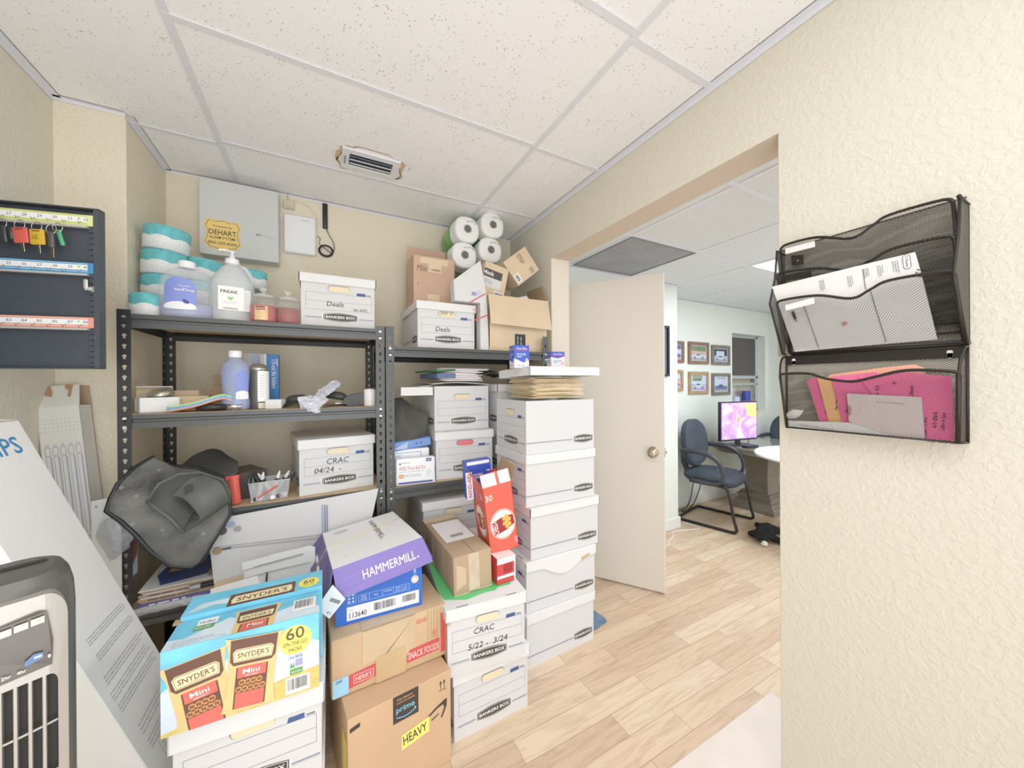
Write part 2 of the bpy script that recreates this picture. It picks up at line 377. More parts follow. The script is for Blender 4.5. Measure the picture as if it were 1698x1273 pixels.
def angle_trim(x0, y0, x1, y1, nx, ny, z, w=.022):
    global k
    g = G(); a = Vector((x0, y0, z)); b = Vector((x1, y1, z)); n = Vector((nx, ny, 0)); dn = Vector((0, 0, -w))
    g.poly([a+n*w+Vector((0, 0, -.003)), b+n*w+Vector((0, 0, -.003)), b+Vector((0, 0, -.003)), a+Vector((0, 0, -.003))], TB)
    g.poly([a+n*.002, b+n*.002, b+n*.002+dn, a+n*.002+dn], TB)
    g.poly([a+n*(w+.002)-Vector((0, 0, .001)), b+n*(w+.002)-Vector((0, 0, .001)), b+n*w-Vector((0, 0, .001)), a+n*w-Vector((0, 0, .001))], TBG)
    struct('trim_%d' % k, g); k += 1
angle_trim(XR, YN, XR, YB, -1, 0, ZC); angle_trim(-.69, YB, XR, YB, 0, -1, ZC, .012); angle_trim(-.69, YB, -.69, 2.015, 1, 0, ZC)
angle_trim(-.888, 2.015, -.69, 2.015, 0, -1, ZC, .014); angle_trim(-.888, YN, -.888, 2.015, 1, 0, ZC)
# far room
XF, YF = 5.06, 2.52
WX0, WX1, WZ0, WZ1, WD = 4.285, 4.99, .95, 1.90, .13
g = G(); g.box(XR+TH, WX0, YF, YF+.16, 0, ZC2, W_OFF); g.box(WX1, XF+.1, YF, YF+.16, 0, ZC2, W_OFF); g.box(WX0, WX1, YF, YF+.16, WZ1, ZC2, W_OFF); g.box(WX0, WX1, YF, YF+.16, 0, WZ0, W_OFF); struct('wall_far', g)
g = G(); g.box(XF, XF+.1, YN, YF, 0, ZC2, W_OFF); struct('wall_far_right', g)
g = G(); g.box(XR+TH, 2.868, 2.18, YF, 0, ZC2, W_OFF); struct('wall_column', g)
BBM = mat('baseboard_white', (232, 232, 228), .45)
def base(name, x0, x1, y, d):
    g = G(); g.prism([(0, 0), (.016, 0), (.016, .075), (.010, .09), (.006, .10), (0, .10)], Fr((x0, y, 0), (0, -1, 0), (0, 0, 1)), 0, x1-x0, BBM) if d else g.box(x0, x1, y-.015, y, 0, .10, BBM, .004)
    struct(name, g)
base('baseboard_column', 1.9, 2.885, 2.18, 0); base('baseboard_far', 2.868, XF, YF, 0)
g = G(); g.box(2.868, 2.884, 2.18, YF, 0, .10, BBM, .003); struct('baseboard_column_side', g)
g = G(); g.box(XF-.015, XF, YN, YF-.015, 0, .10, BBM, .003); struct('baseboard_far_right', g)
for x in (1.645, 2.25, 2.86, 3.47, 4.08, 4.69): tbar(x, YN, x, 2.18 if x < 2.8 else YF, ZC2, .022)
for y in (.33, .94, 1.55, 2.14): tbar(XR+TH, y, XF, y, ZC2, .022)
angle_trim(XR+TH, 2.18, 2.868, 2.18, 0, -1, ZC2, .014); angle_trim(2.868, YF, XF, YF, 0, -1, ZC2, .012); angle_trim(XF, YN, XF, YF, -1, 0, ZC2, .014)
# window of the far room: frame, sashes, panes
g = G(); AL = mat('window_aluminium', (190, 200, 206), .35, .4); y0 = YF+WD-.04
for a in ((WX0, WX0+.03, WZ0, WZ1), (WX1-.035, WX1, WZ0, WZ1), (WX0, WX1, WZ1-.03, WZ1), (WX0, WX1, WZ0, WZ0+.03), (WX0, WX1, 1.36, 1.40), (WX0, WX1, 1.28, 1.305)): g.box(a[0], a[1], y0, y0+.03, a[2], a[3], AL, .003)
wf = struct('window_1', g)
g = G(); g.box(WX0+.03, WX1-.035, y0+.012, y0+.018, 1.40, WZ1-.03, mat('dark_exterior_pane', (74, 66, 66), .12)); struct('upper_pane', g, parent=wf)  # the dark exterior is put into the pane's colour
g = G(); g.box(WX0+.03, WX1-.035, y0+.012, y0+.018, WZ0+.03, 1.28, mat('lower_pane_glass', (235, 240, 240), .05, trans=1., alpha=.35)); struct('lower_pane', g, parent=wf)
g = G(); g.box(WX0, WX1, YF+.155, YF+.17, WZ0, WZ1, mat('outside_view_beige', (198, 184, 160), .7)); g.box(WX0, WX0+.30, YF+.148, YF+.155, WZ0, 1.30, mat('outside_view_white', (226, 222, 220), .7)); struct('outside_view_board', g, parent=wf)  # board added in place of the beige and white view outside
g = G(); g.box(WX0, WX1, YF, YF+WD, WZ0-.003, WZ0+.012, BBM); struct('window_sill', g, parent=wf)

# ---- inner door, standing open
dv = Vector((1.877-1.46, 1.52-2.13, 0)); DW = dv.length; da = math.atan2(dv.y, dv.x)
d = bpy.data.objects.new('door_1', None); C.objects.link(d); d['kind'] = 'structure'; d['label'] = 'cream flush door standing open into the far room'
d.location = (1.46, 2.13, .012); d.rotation_euler = (0, 0, da)
DM = mat('door_paint', (224, 216, 204), .45)
g = G(); g.box(0, DW, -.0175+.0175, .035, 0, 1.99, DM, .002); g.build('door_leaf', d)['kind'] = 'structure'
g = G(); fr = Fr((0, 0, 0), (1, 0, 0), (0, 0, 1)); kz = .872; kx = DW-.066
prof = [(.034, 0), (.034, .004), (.031, .008), (.016, .012), (.013, .024), (.018, .030), (.027, .040), (.030, .050), (.028, .060), (.020, .066), (.010, .067)]
g.M = Matrix.Translation((kx, 0, kz)) @ Matrix.Rotation(R(90), 4, 'X'); g.lathe(prof, NICKEL, 28)
g.M = Matrix.Translation((kx, .035, kz)) @ Matrix.Rotation(R(-90), 4, 'X'); g.lathe(prof, NICKEL, 20); g.M = Matrix.Identity(4)
g.build('door_handle', d)['kind'] = 'structure'
g = G(); g.box(DW, DW+.002, .006, .029, kz-.028, kz+.028, NICKEL); g.box(DW, DW+.012, .012, .024, kz-.008, kz+.008, NICKEL, .002); g.build('latch', d)['kind'] = 'structure'
g = G()
for z in (.25, 1.0, 1.75): g.tube([(-.004, .036, z-.045), (-.004, .036, z+.045)], .006, NICKEL, 8)
g.build('door_hinge', d)['kind'] = 'structure'

# ---- ceiling vent with water stains
t = thing('ceiling_vent', 'white rectangular ceiling air vent ringed by brown water stains', 'vent', (.226, 1.905, ZC))
VW = mat('vent_white_metal', (232, 232, 238), .4)
g = G(); w, h = .262/2, .17/2; a, b, dy = .098, .050, .002
def ringrect(g, W, H, w, h, z0, z1, m):
    g.box(-W, W, -H, -h, z0, z1, m); g.box(-W, W, h, H, z0, z1, m); g.box(-W, -w, -h, h, z0, z1, m); g.box(w, W, -h, h, z0, z1, m)
ringrect(g, w, h, a, b, -.012, -.001, VW); g.build('vent_frame', t, bevel=.002)
g = G(); g.box(-a, a, -b, b, -.006, -.001, mat('vent_dark', (60, 66, 76), .6)); g.build('vent_throat', t)
for i, (yy, tl, col) in enumerate(((.026, -1.0, 0), (-.006, -.9, 0), (-.034, -1.2, 1))):
    g = G(); hw = .0135 if i < 2 else .011
    g.M = Matrix.Translation((0, yy, -.012)) @ Matrix.Rotation(-tl*.4, 4, 'X'); g.box(-a+.003, a-.003, -hw, hw, -.001, .001, VW if col == 0 else mat('louver_shadowed', (120, 130, 150), .4)); g.build('louver', t)
g = G(); g.box(-.118, -.115, -.03, .03, -.020, -.012, mat('lever_grey', (90, 90, 96), .4)); g.build('lever', t)
def stain(seed, cx, cy, rx, ry, wd, m, a0=0, a1=2*PI, n=70):
    rr = random.Random(seed); ph = [rr.random()*6.28 for _ in range(6)]; g = G(); P = []
    for i in range(n+1):
        th = a0+(a1-a0)*i/n; k_ = 1+.06*math.sin(3*th+ph[0])+.05*math.sin(7*th+ph[1])+.03*math.sin(13*th+ph[2])
        ww = wd*(.6+.5*math.sin(2*th+ph[3])+.4*math.sin(5*th+ph[4])); ww = max(.0015, ww)
        c_, s_ = math.cos(th), math.sin(th); sx = (abs(c_)**.5)*(1 if c_ > 0 else -1); sy = (abs(s_)**.5)*(1 if s_ > 0 else -1)
        P.append(((cx+rx*k_*sx, cy+ry*k_*sy, -.0008), (cx+(rx*k_+ww)*sx, cy+(ry*k_+ww)*sy, -.0008)))
    vs = [p for q in P for p in q]; g.add(vs, [(2*i, 2*i+2, 2*i+3, 2*i+1) for i in range(n)], m); return g
ST1 = mat('stain_tan', (214, 186, 150), .9, var=(30, .15)); ST2 = mat('stain_brown', (186, 146, 104), .9, var=(30, .2))
for sd, cx, cy, rx, ry, wd, m in ((1, 0, .004, .141, .099, .014, ST1), (2, .004, .002, .137, .100, .006, ST2), (5, .155, -.05, .028, .030, .002, ST1), (8, -.148, .0, .022, .026, .002, ST1)):
    stain(sd, cx, cy, rx, ry, wd, m).build('water_stain', t)
# ---- far-room return air grille, light panel
t = thing('return_air_grille', 'square grey return air grille set in the far room ceiling above the open door', 'vent', (1.948, 1.845, ZC2))
g = G(); g.box(-.285, .285, -.275, .275, -.005, -.001, mat('grille_felt', (150, 150, 154), .8, bump=(90, .4, .002), var=(5, .12))); g.build('filter_panel', t)
g = G(); ringrect(g, .296, .286, .285, .275, -.010, -.001, mat('grille_rim', (120, 122, 126), .5)); g.build('grille_frame', t)
t = thing('ceiling_light_panel', 'glowing flat ceiling light panel in the far room ceiling, cut by the wall edge', 'ceiling light', (3.16, 1.245, ZC2))
g = G(); g.box(-.29, .29, -.29, .29, -.006, -.001, mat('light_diffuser', (250, 252, 255), .5, emit=3.)); g.build('diffuser', t)
g = G(); ringrect(g, .298, .298, .29, .29, -.009, -.001, TB); g.build('light_frame', t)

# ================================================================== LIGHT
SC.world = bpy.data.worlds.new('world'); SC.world.use_nodes = True
SC.world.node_tree.nodes['Background'].inputs[0].default_value = (.97, .985, 1, 1); SC.world.node_tree.nodes['Background'].inputs[1].default_value = 1.3
def area(name, loc, rot, sx, sy, power, col=(1, 1, 1)):
    l = bpy.data.lights.new(name, 'AREA'); l.shape = 'RECTANGLE'; l.size = sx; l.size_y = sy; l.energy = power; l.color = col
    o = bpy.data.objects.new(name, l); C.objects.link(o); o.location = loc; o.rotation_euler = [R(a) for a in rot]; return o
area('ceiling_fill_light', (.2, .1, 2.40), (0, 0, 0), 1.0, .55, 7, (.97, .985, 1))  # added overhead fill lamp out of view, no fixture modelled
area('ceiling_fill_light', (.2, -.6, 2.40), (25, 0, 0), 1.1, .55, 8, (.97, .985, 1))  # second added fill lamp, behind the camera and tilted forward
area('front_fill_light', (-.15, -.68, 1.0), (104, 0, 6), 1.3, 1.8, 19, (.97, .985, 1))  # added frontal fill behind the camera, there is no window here
area('far_room_light', (3.16, 1.245, 2.18), (0, 0, 0), .55, .55, 19, (.86, .94, 1))
area('far_room_light', (2.3, .4, 2.18), (0, 0, 0), .55, .55, 13, (.9, .96, 1))
area('far_room_light', (4.3, .4, 2.18), (0, 0, 0), .55, .55, 13, (.86, .94, 1))
SC.view_settings.view_transform = 'Standard'; SC.view_settings.look = 'None'; SC.view_settings.exposure = 0.04; SC.view_settings.gamma = 1.16
# ================================================================== SHELVING
def keyhole_strip(g, fr, W, H, pitch, m, zoff=.02):
    """a steel flange W wide and H tall with real keyhole slots cut through it"""
    n = 14
    def key(t):   # star-shaped outline about the centre: round top, narrow stem
        a = t; c_, s_ = math.cos(a), math.sin(a)
        r = .0062 if s_ > -.35 else .0105
        if s_ <= -.35: r = min(.0118/abs(s_)*1.0, .0034/max(abs(c_), 1e-3)); r = min(max(r, .0050), .012)
        return (r*c_, .003+r*s_)
    z = 0; th = .0016
    nh = int((H-zoff*.5)//pitch)
    edges = [0]
    for i in range(nh):
        z0, z1 = i*pitch, (i+1)*pitch; cz = (z0+z1)/2; cx = W*.52
        out = []; inn = []
        for j in range(n*2):
            t = 2*PI*(j+.5)/(n*2); c_, s_ = math.cos(t), math.sin(t)
            k1 = ((W-cx) if c_ > 0 else cx)/max(abs(c_), 1e-6); k2 = (pitch/2)/max(abs(s_), 1e-6); k_ = min(k1, k2)
            out.append((cx+k_*c_, cz+k_*s_)); a, b = key(t); inn.append((cx+a, cz+b))
        # put true corners in
        vs = [fr.p(a, b, 0) for a, b in out]+[fr.p(a, b, 0) for a, b in inn]; N_ = n*2
        fs = [(j, (j+1) % N_, N_+(j+1) % N_, N_+j) for j in range(N_)]
        g.add(vs, fs, m)
        cs = [(0, z0), (W, z0), (W, z1), (0, z1)]
        for c2 in cs:   # corner fill triangles
            nb = sorted(range(N_), key=lambda j: (out[j][0]-c2[0])**2+(out[j][1]-c2[1])**2)[:2]
            g.add([fr.p(c2[0], c2[1], 0)]+[fr.p(*out[j], 0) for j in nb], [(0, 1, 2)], m)
        # a little wall thickness inside the slot
        g.add([fr.p(a, b, 0) for a, b in inn]+[fr.p(a, b, -th) for a, b in inn], [(j, (j+1) % N_, N_+(j+1) % N_, N_+j) for j in range(N_)], m)
    g.rect(fr, 0, nh*pitch, W, H, m, 0)
RIV = mat('rivet_zinc', (206, 206, 200), .3, .8)
def shelving(name, label, x0, x1, y0, y1, H, levels, group=None):
    t = thing(name, label, 'shelving unit', (x0, y0, 0)); w = x1-x0; dp = y1-y0; PW = .038
    for fx, fy in ((0, 0), (1, 0), (0, 1), (1, 1)):
        g = G(); px = w*fx; py = dp*fy; sx = 1 if fx == 0 else -1; sy = 1 if fy == 0 else -1
        # flange facing the front/back
        a = px if sx > 0 else px-PW
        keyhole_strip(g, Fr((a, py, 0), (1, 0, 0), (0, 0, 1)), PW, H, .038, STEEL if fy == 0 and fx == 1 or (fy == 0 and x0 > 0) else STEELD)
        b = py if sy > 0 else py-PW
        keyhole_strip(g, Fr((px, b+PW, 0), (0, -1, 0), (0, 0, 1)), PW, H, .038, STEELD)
        fr = Fr((a, py-(.0006 if fy == 0 else 0), 0), (1, 0, 0), (0, 0, 1))
        if fy == 0:
            for z in levels:
                for dz in (-.013, -.045): g.ell(fr, PW*.52, z+dz, .0062, .005, RIV, .002, 12)
        o = g.build('post', t)
    for z in levels:
        for yy, s in ((0, 1), (dp, -1)):
            g = G(); prof = [(0, -.052), (0, -.030), (.007, -.028), (.007, -.020), (0, -.016), (0, 0), (.016, 0), (.016, -.010), (.006, -.014), (.012, -.030), (.004, -.052)]
            fr = Fr((PW*.85, yy+(.003 if s > 0 else -.003), z), (0, s, 0), (0, 0, 1)) if s > 0 else Fr((w-PW*.85, yy-.003, z), (0, -1, 0), (0, 0, 1))
            L_ = w-PW*1.7
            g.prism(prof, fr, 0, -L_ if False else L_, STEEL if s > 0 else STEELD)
            g.build('beam', t)
        for xx, s in ((.003, 1), (w-.003, -1)):
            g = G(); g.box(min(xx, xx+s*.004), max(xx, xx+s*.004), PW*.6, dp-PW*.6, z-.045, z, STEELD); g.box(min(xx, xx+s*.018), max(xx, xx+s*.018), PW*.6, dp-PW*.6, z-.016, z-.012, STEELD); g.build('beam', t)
        g = G(); g.box(.008, w-.008, .010, dp-.010, z-.012, z+.001, PBOARD); g.build('shelf_board', t)
    return t
L1 = dict(x0=-.648, x1=.270, y0=1.81, y1=2.27)
TOP1, MID1, LOW, BOT = 1.584, 1.214, .822, .482
TOP2, MID2, LOW2 = 1.505, 1.16, .815
shelving('shelving_unit', 'charcoal steel boltless shelving unit in the corner holding toilet rolls, bottles and black mats', -.648, .270, 1.81, 2.27, 1.598, (TOP1, MID1, LOW, BOT, .12))
shelving('shelving_unit', 'charcoal steel boltless shelving unit behind the tall stack of white file boxes', .276, 1.205, 1.80, 2.26, 1.598, (TOP2, LOW2, .46, .12))

# ================================================================== FILE BOXES
BW, BD, BH = .315, .405, .250
def logo(g, fr, a, b, w, h, sl=0.):
    n = 10; top = []; bot = []
    for i in range(n+1):
        u = i/n; top.append((a-w/2+w*u, b+h*(.30+.20*math.sin(PI*u)))); bot.append((a-w/2+w*u, b-h*(.30+.20*math.sin(PI*u))))
    def sc(k): return [(a+(x-a)*k, b+(y-b)*k) for x, y in bot+top[::-1]]
    g.dec(fr, sc(1.06), WHT, .0008); g.dec(fr, sc(1.0), LOGO, .0010); g.dec(fr, [(a+(x-a)*.955, b+(y-b)*.86) for x, y in bot+top[::-1]], WHT, .0012); g.dec(fr, [(a+(x-a)*.935, b+(y-b)*.80) for x, y in bot+top[::-1]], LOGO, .0014)
    g.text(fr, a-w*.43, b-h*.14, 'BANKERS BOX', h*.29, WHT, w=w*.86, l=.0017, bold=True)
def bankers(loc, yaw, label, writing=(), lid=True, hole=KRAFTIN, group='white file boxes', lidh=.042, lidz=None, rot=None, brownside=False, bh=BH, sag=False, lidrot=0., stain_=None, bw=BW, bd=BD):
    t = thing('file_box', label, 'file box', loc, rot or R(yaw), group)
    g = G()
    # open-topped body with thick walls
    wt = .004
    if sag:
        # bulging, slumped walls
        rows = []
        bm = bmesh.new(); bmesh.ops.create_cube(bm, size=1); bmesh.ops.subdivide_edges(bm, edges=bm.edges, cuts=7, use_grid_fill=True)
        for v in bm.verts:
            x, y, z = v.co; bu = (1-(2*z)**2)*.035*(1-(2*y)**2)
            v.co = Vector(((x+math.copysign(bu*.5, x)*(abs(x) > .49))*bw, (y)*bd, (z+.5)*bh))
        g.add([v.co.copy() for v in bm.verts], [[v.index for v in f.verts] for f in bm.faces], WBOX, True); bm.free()
    else:
        g.box(-bw/2, bw/2, -bd/2, -bd/2+wt, 0, bh, WBOX); g.box(-bw/2, bw/2, bd/2-wt, bd/2, 0, bh, WBOX)
        g.box(-bw/2, -bw/2+wt, -bd/2+wt, bd/2-wt, 0, bh, WBOX); g.box(bw/2-wt, bw/2, -bd/2+wt, bd/2-wt, 0, bh, WBOX); g.box(-bw/2+wt, bw/2-wt, -bd/2+wt, bd/2-wt, .001, .006, WBOX)
    for side, ww in (('front', bw), ('back', bw), ('right', bd), ('left', bd)):
        fr = boxfr(bw, bd, bh, side); z = bh*.20
        if side in ('front', 'back'):
            lw = .0011; x0, x1 = ww*.06, ww*.96; ya, yb = bh*.345, bh*.665
            g.stad(fr, ww*.5, bh*.762, ww*.31, bh*.125, INKL, .0008); g.stad(fr, ww*.503, bh*.756, ww*.297, bh*.108, hole, .0012)  # larger grey shape paints the shadow rim of the handle opening
            g.line(fr, (x0, ya), (x1, ya), lw, INKL); g.line(fr, (x0, yb), (x1, yb), lw, INKL); g.line(fr, (x0, ya), (x0, yb), lw, INKL); g.line(fr, (x1, ya), (x1, yb), lw, INKL)
            g.line(fr, (x0, bh*.51), (x1, bh*.51), lw, INKL)
            g.dec(fr, [(ww*.74, yb), (ww*.75, yb+.014), (ww*.87, yb+.014), (ww*.87, yb)], INKB, .0009); g.rect(fr, ww*.885, yb+.003, ww*.95, yb+.008, INKL)
            logo(g, fr, ww*.52, bh*.215, ww*.47, bh*.175)
            for xa, xb in ((.015, ww*.27), (ww*.77, ww-.004)):
                g.line(fr, (xa, z), (xb, z), .0022, INKB); g.line(fr, (xa, z-.0045), (xb, z-.0045), .0010, INKL)
        else:
            logo(g, fr, ww*.83, bh*.215, ww*.30, bh*.175)
            g.line(fr, (.002, z+.004), (ww*.665, z+.004), .0022, INKB); g.line(fr, (.002, z), (ww*.665, z), .0010, INKL)
    for (s_, a, b, h_, *rest) in writing:
        g.text(boxfr(bw, bd, bh, 'front'), bw*a, bh*b, s_, h_, PEN, l=.0016, w=rest[0] if rest else None, shear=.15)
    if brownside:
        fr = boxfr(bw, bd, bh, 'left'); g.rect(fr, bd*.55, .0, bd*.995, bh*.86, CARD, .002)
        g.rect(boxfr(bw, bd, bh, 'front'), .001, bh*.78, .012, bh*.86, CARD, .002)
    g.build('box_body', t)
    if lid:
        lg = G(); W2, D2 = bw+.016, bd+.014; z1 = bh+.004; z0 = z1-lidh
        lg.box(-W2/2, W2/2, -D2/2, D2/2, z1-.004, z1, WLID, .0015)
        for (a0, a1, b0, b1) in ((-W2/2, W2/2, -D2/2, -D2/2+.0035), (-W2/2, W2/2, D2/2-.0035, D2/2), (-W2/2, -W2/2+.0035, -D2/2, D2/2), (W2/2-.0035, W2/2, -D2/2, D2/2)): lg.box(a0, a1, b0, b1, z0, z1-.002, WLID)
        fr = Fr((-W2/2, -D2/2, z1), (1, 0, 0), (0, 1, 0)); SL = mat('slot_shadow', (150, 140, 128), .9)
        for a in (.2, .8):
            for b in (.02, .98): lg.rect(fr, W2*a-.022, D2*b-.003, W2*a+.022, D2*b+.003, SL, .0006)
        for side in ('left', 'right'):   # folded seam at the corners
            f2 = boxfr(W2, D2, lidh, side, z0); ww = D2
            lg.rect(f2, .002, .001, .0035, lidh-.004, SL, .0006); lg.rect(f2, ww-.0035, .001, ww-.002, lidh-.004, SL, .0006)
        lg.build('lid', t, rot=(0, 0, lidrot))
    return t
RX = 1.046
bankers((1.03, 1.595, 0), -88.5, 'white file box on the floor, lowest of the tall stack beside the open door', bh=.244)
t = bankers((1.040, 1.597, .2495), -90.5, 'slumped white file box with a loose lid edge, second from the floor beside the door', bh=.235)
g = G(); fr = Fr((BW/2+.009, -BD/2, .235), (0, 1, 0), (0, 0, 1)); n = 16; pts = [(-.004+.40*i/n, -.040-.050*max(0, math.sin(PI*min(1, max(0, (i/n-.22)/.62))))**1.2*(1 if i/n < .84 else 0)) for i in range(n+1)]
g.prism([(.396, .0), (-.004, .0)]+pts, fr, -.001, .001, WLID); g.dec(fr, [(.31, -.040), (.33, -.034), (.36, -.026), (.37, -.034), (.345, -.045), (.32, -.055)], mat('torn_board_edge', (196, 170, 118), .8), .0016)
g.build('torn_lid_edge', t)
bankers((1.065, 1.600, .490), -90, 'white file box shifted toward the door, middle of the tall stack', bh=.242)
bankers((1.045, 1.603, .738), -90.5, 'white file box directly under the overfull one in the tall stack', bh=.242)
t = bankers((1.045, 1.603, .985), -90, 'open white file box overfull with manila folders atop the tall stack', lid=False, bh=.252)
# folders in / on it: a pile of loose folders
def folder_pile(n, w, d, t0, m_, z, x, y, yaw, label, group, jitter=.01, name='manila_folder', cat='folder', wob=2.5):
    for i in range(n):
        f = G(); rr = random.Random(i*7+n); a, b = w, d
        dx = (rr.random()-.5)*jitter; dy = (rr.random()-.5)*jitter; ro = R((rr.random()-.5)*wob)
        bow = .003*rr.random()
        f.grid([[(-a/2+a*i_/3, -b/2+b*j/3, bow*math.sin(i_*1.1+j)) for j in range(4)] for i_ in range(4)], m_, True, 3)
        o = f.build(name, None, (x+dx, y+dy, z+t0*(i+.5)), (0, 0, R(yaw)+ro), solid=t0*.62)
        tag(o, label, cat, group)
folder_pile(16, .30, .235, .0064, MANILA, 1.245, 1.055, 1.60, 2, 'manila folder lying flat in the bulging pile under the tilted box lid', 'manila folders piled on the open file box', .035, wob=7)
t = thing('box_lid', 'white file box lid laid over the pile of manila folders', 'box lid', (1.060, 1.585, 1.352), (R(-2), R(0), R(-1)))
def loose_lid(t, W2, D2, lh, parts='lid_panel'):
    g = G(); g.box(-W2/2, W2/2, -D2/2, D2/2, lh-.004, lh, WLID, .0015)
    for (a0, a1, b0, b1) in ((-W2/2, W2/2, -D2/2, -D2/2+.0035), (-W2/2, W2/2, D2/2-.0035, D2/2), (-W2/2, -W2/2+.0035, -D2/2, D2/2), (W2/2-.0035, W2/2, -D2/2, D2/2)): g.box(a0, a1, b0, b1, 0, lh-.002, WLID)
    fr = boxfr(W2, D2, lh, 'left'); g.rect(fr, D2-.004, .002, D2-.002, lh-.003, INKL); fr = boxfr(W2, D2, lh, 'front'); g.rect(fr, .002, .002, .004, lh-.003, INKL)
    g.build(parts, t)
loose_lid(t, .415, .335, .042)
# oil filter cartons on that lid
BLUEB = mat('carton_blue', (58, 92, 196), .45); WGLOSS = mat('carton_white', (236, 234, 240), .45)
def filterbox(loc, yaw, label, w=.075, d=.07, h=.095, low=False):
    t = thing('oil_filter_box', label, 'carton', loc, R(yaw)); g = G(); g.cbox(w, d, h, WGLOSS, bev=.001)
    for sd, ww in (('front', w), ('left', d), ('right', d)):
        fr = boxfr(w, d, h, sd)
        if not low: g.dec(fr, [(0, h*.42), (ww*.6, h*.24), (ww, h*.34), (ww, h), (0, h)], BLUEB)
        else: g.dec(fr, [(0, h*.70), (ww*.5, h*.62), (ww, h*.74), (ww, h), (0, h)], BLUEB)
        g.text(fr, ww*.14, h*.80, 'PUROLATOR' if False else 'Pure Flow', h*.12, mat('carton_pink', (240, 200, 214), .5), w=ww*.7, l=.0012, shear=.3, bold=True)
        g.dec(fr, [(ww*.1, h*.76), (ww*.9, h*.78), (ww*.9, h*.80), (ww*.1, h*.78)], RED, .001)
        g.text(fr, ww*.16, h*(.56 if not low else .44), 'OIL FILTER', h*.08, WHT if not low else BLUEB, w=ww*.62, l=.0012, bold=True)
        g.rect(fr, ww*.16, h*(.48 if not low else .38), ww*.5, h*(.505 if not low else .40), WHT if not low else BLUEB, .0012); g.ell(fr, ww*.84, h*.34, ww*.1, ww*.12, mat('carton_pale_pink', (232, 190, 190), .5), .0012)
        g.text(fr, ww*.2, h*.08, 'PL14610' if False else 'OIL 610', h*.07, INK, w=ww*.45, l=.0012)
    g.rect(boxfr(w, d, h, 'top'), 0, 0, w, d, BLUEB); g.build('carton_body', t)
p = aty(866, 606, 1.50); filterbox((p.x, 1.53, 1.394), -8, 'blue oil filter carton standing on the lid, nearer the shelving', h=.108)
p = aty(929, 606, 1.55); filterbox((p.x+.005, 1.60, 1.394), -14, 'white oil filter carton with a blue top band on the lid, nearer the door', h=.092, low=True)

# middle front stack with the green sheet
bankers((.580, 1.472, 0), .8, 'scuffed white file box on the floor beneath the one marked CRAC 5/22')
bankers((.568, 1.440, .256), -5.5, 'white file box marked CRAC 5/22 - 3/24 with a green sheet on its lid', writing=(('CRAC', .32, .55, .022), ('5/22 -  3/24', .25, .33, .021, .155)), brownside=True, bw=.305, bh=.245)
g = G(); fr = Fr((0, 0, 0), (1, 0, 0), (0, 1, 0)); g.dec(fr, [(-.14, -.160), (-.06, -.19), (.02, -.172), (.06, -.175), (.075, -.16), (.13, -.158), (.152, -.12), (.152, .14), (-.15, .15), (-.152, -.1)], GREEN, 0)
tag(g.build('green_sheet', None, (.560, 1.462, .506+.001), (0, 0, R(-5.5)), solid=.001), 'bright green sheet lying on the lid of the box marked CRAC 5/22', 'sheet')
# taped brown carton with a shipping label on the sheet
t = thing('shipping_carton', 'taped brown carton with a white shipping label lying on the green sheet', 'carton', (.520, 1.535, .5085), (0, R(-1.5), R(1)), )
g = G(); w, d, h = .160, .445, .150; g.cbox(w, d, h, CARD3, bev=.004, seg=2)
for sd in ('left',):
    fr = boxfr(w, d, h, sd)
    for i in range(9): g.line(fr, (d-.012-.010*i, 0), (d-.016-.010*i, h), .0016, mat('crease_dark', (140, 110, 80), .8), .0008)
    g.rect(fr, .03, .0, .06, h, TAPE, .001); g.rect(fr, .16, .0, .20, h, TAPE, .001)
fr = boxfr(w, d, h, 'front'); g.rect(fr, w*.38, 0, w*.66, h, CLEART, .0012); g.rect(fr, 0, 0, w, .006, CARD, .0012); g.dec(fr, [(.01, .02), (.05, .04), (.05, .1), (.012, .12)], CARD, .0008)
fr = boxfr(w, d, h, 'top'); g.rect(fr, 0, d*.86, w, d*.99, TAPE, .001); g.line(fr, (w*.54, 0), (w*.54, d*.3), .0012, INK, .001); g.line(fr, (w*.0, d*.155), (w*.54, d*.155), .0008, mat('crease_dark', (140, 110, 80), .8), .001)
g.build('carton_body', t)
g = G(); g.rect(fr, w*.12, d*.30, w*.93, d*.80, PAPERW, .0018); g.lines(fr, w*.2, d*.5, w*.8, d*.76, 8, .003, mat('print_blue_grey', (150, 156, 190), .6), 3); g.barcode(fr, w*.3, d*.37, w*.75, d*.46, 4, False); g.build('shipping_label', t)
# red cracker carton lying behind it on the sheet
t = thing('cracker_carton', 'red and white carton mostly hidden behind the taped brown carton', 'carton', (.655, 1.47, .5085), R(3))
g = G(); g.cbox(.085, .33, .105, RED, bev=.001); g.rect(boxfr(.085, .33, .105, 'top'), 0, 0, .085, .34, mat('carton_pinkish_white', (240, 228, 224), .5)); fr = boxfr(.085, .33, .105, 'front')
g.rect(fr, 0, .08, .085, .105, WGLOSS); g.rect(fr, 0, .022, .085, .034, WGLOSS, .0009); g.rect(fr, .03, .04, .07, .075, mat('carton_deep_red', (160, 40, 40), .5), .001); g.rect(fr, .079, 0, .085, .105, WGLOSS, .001); g.build('carton_body', t)

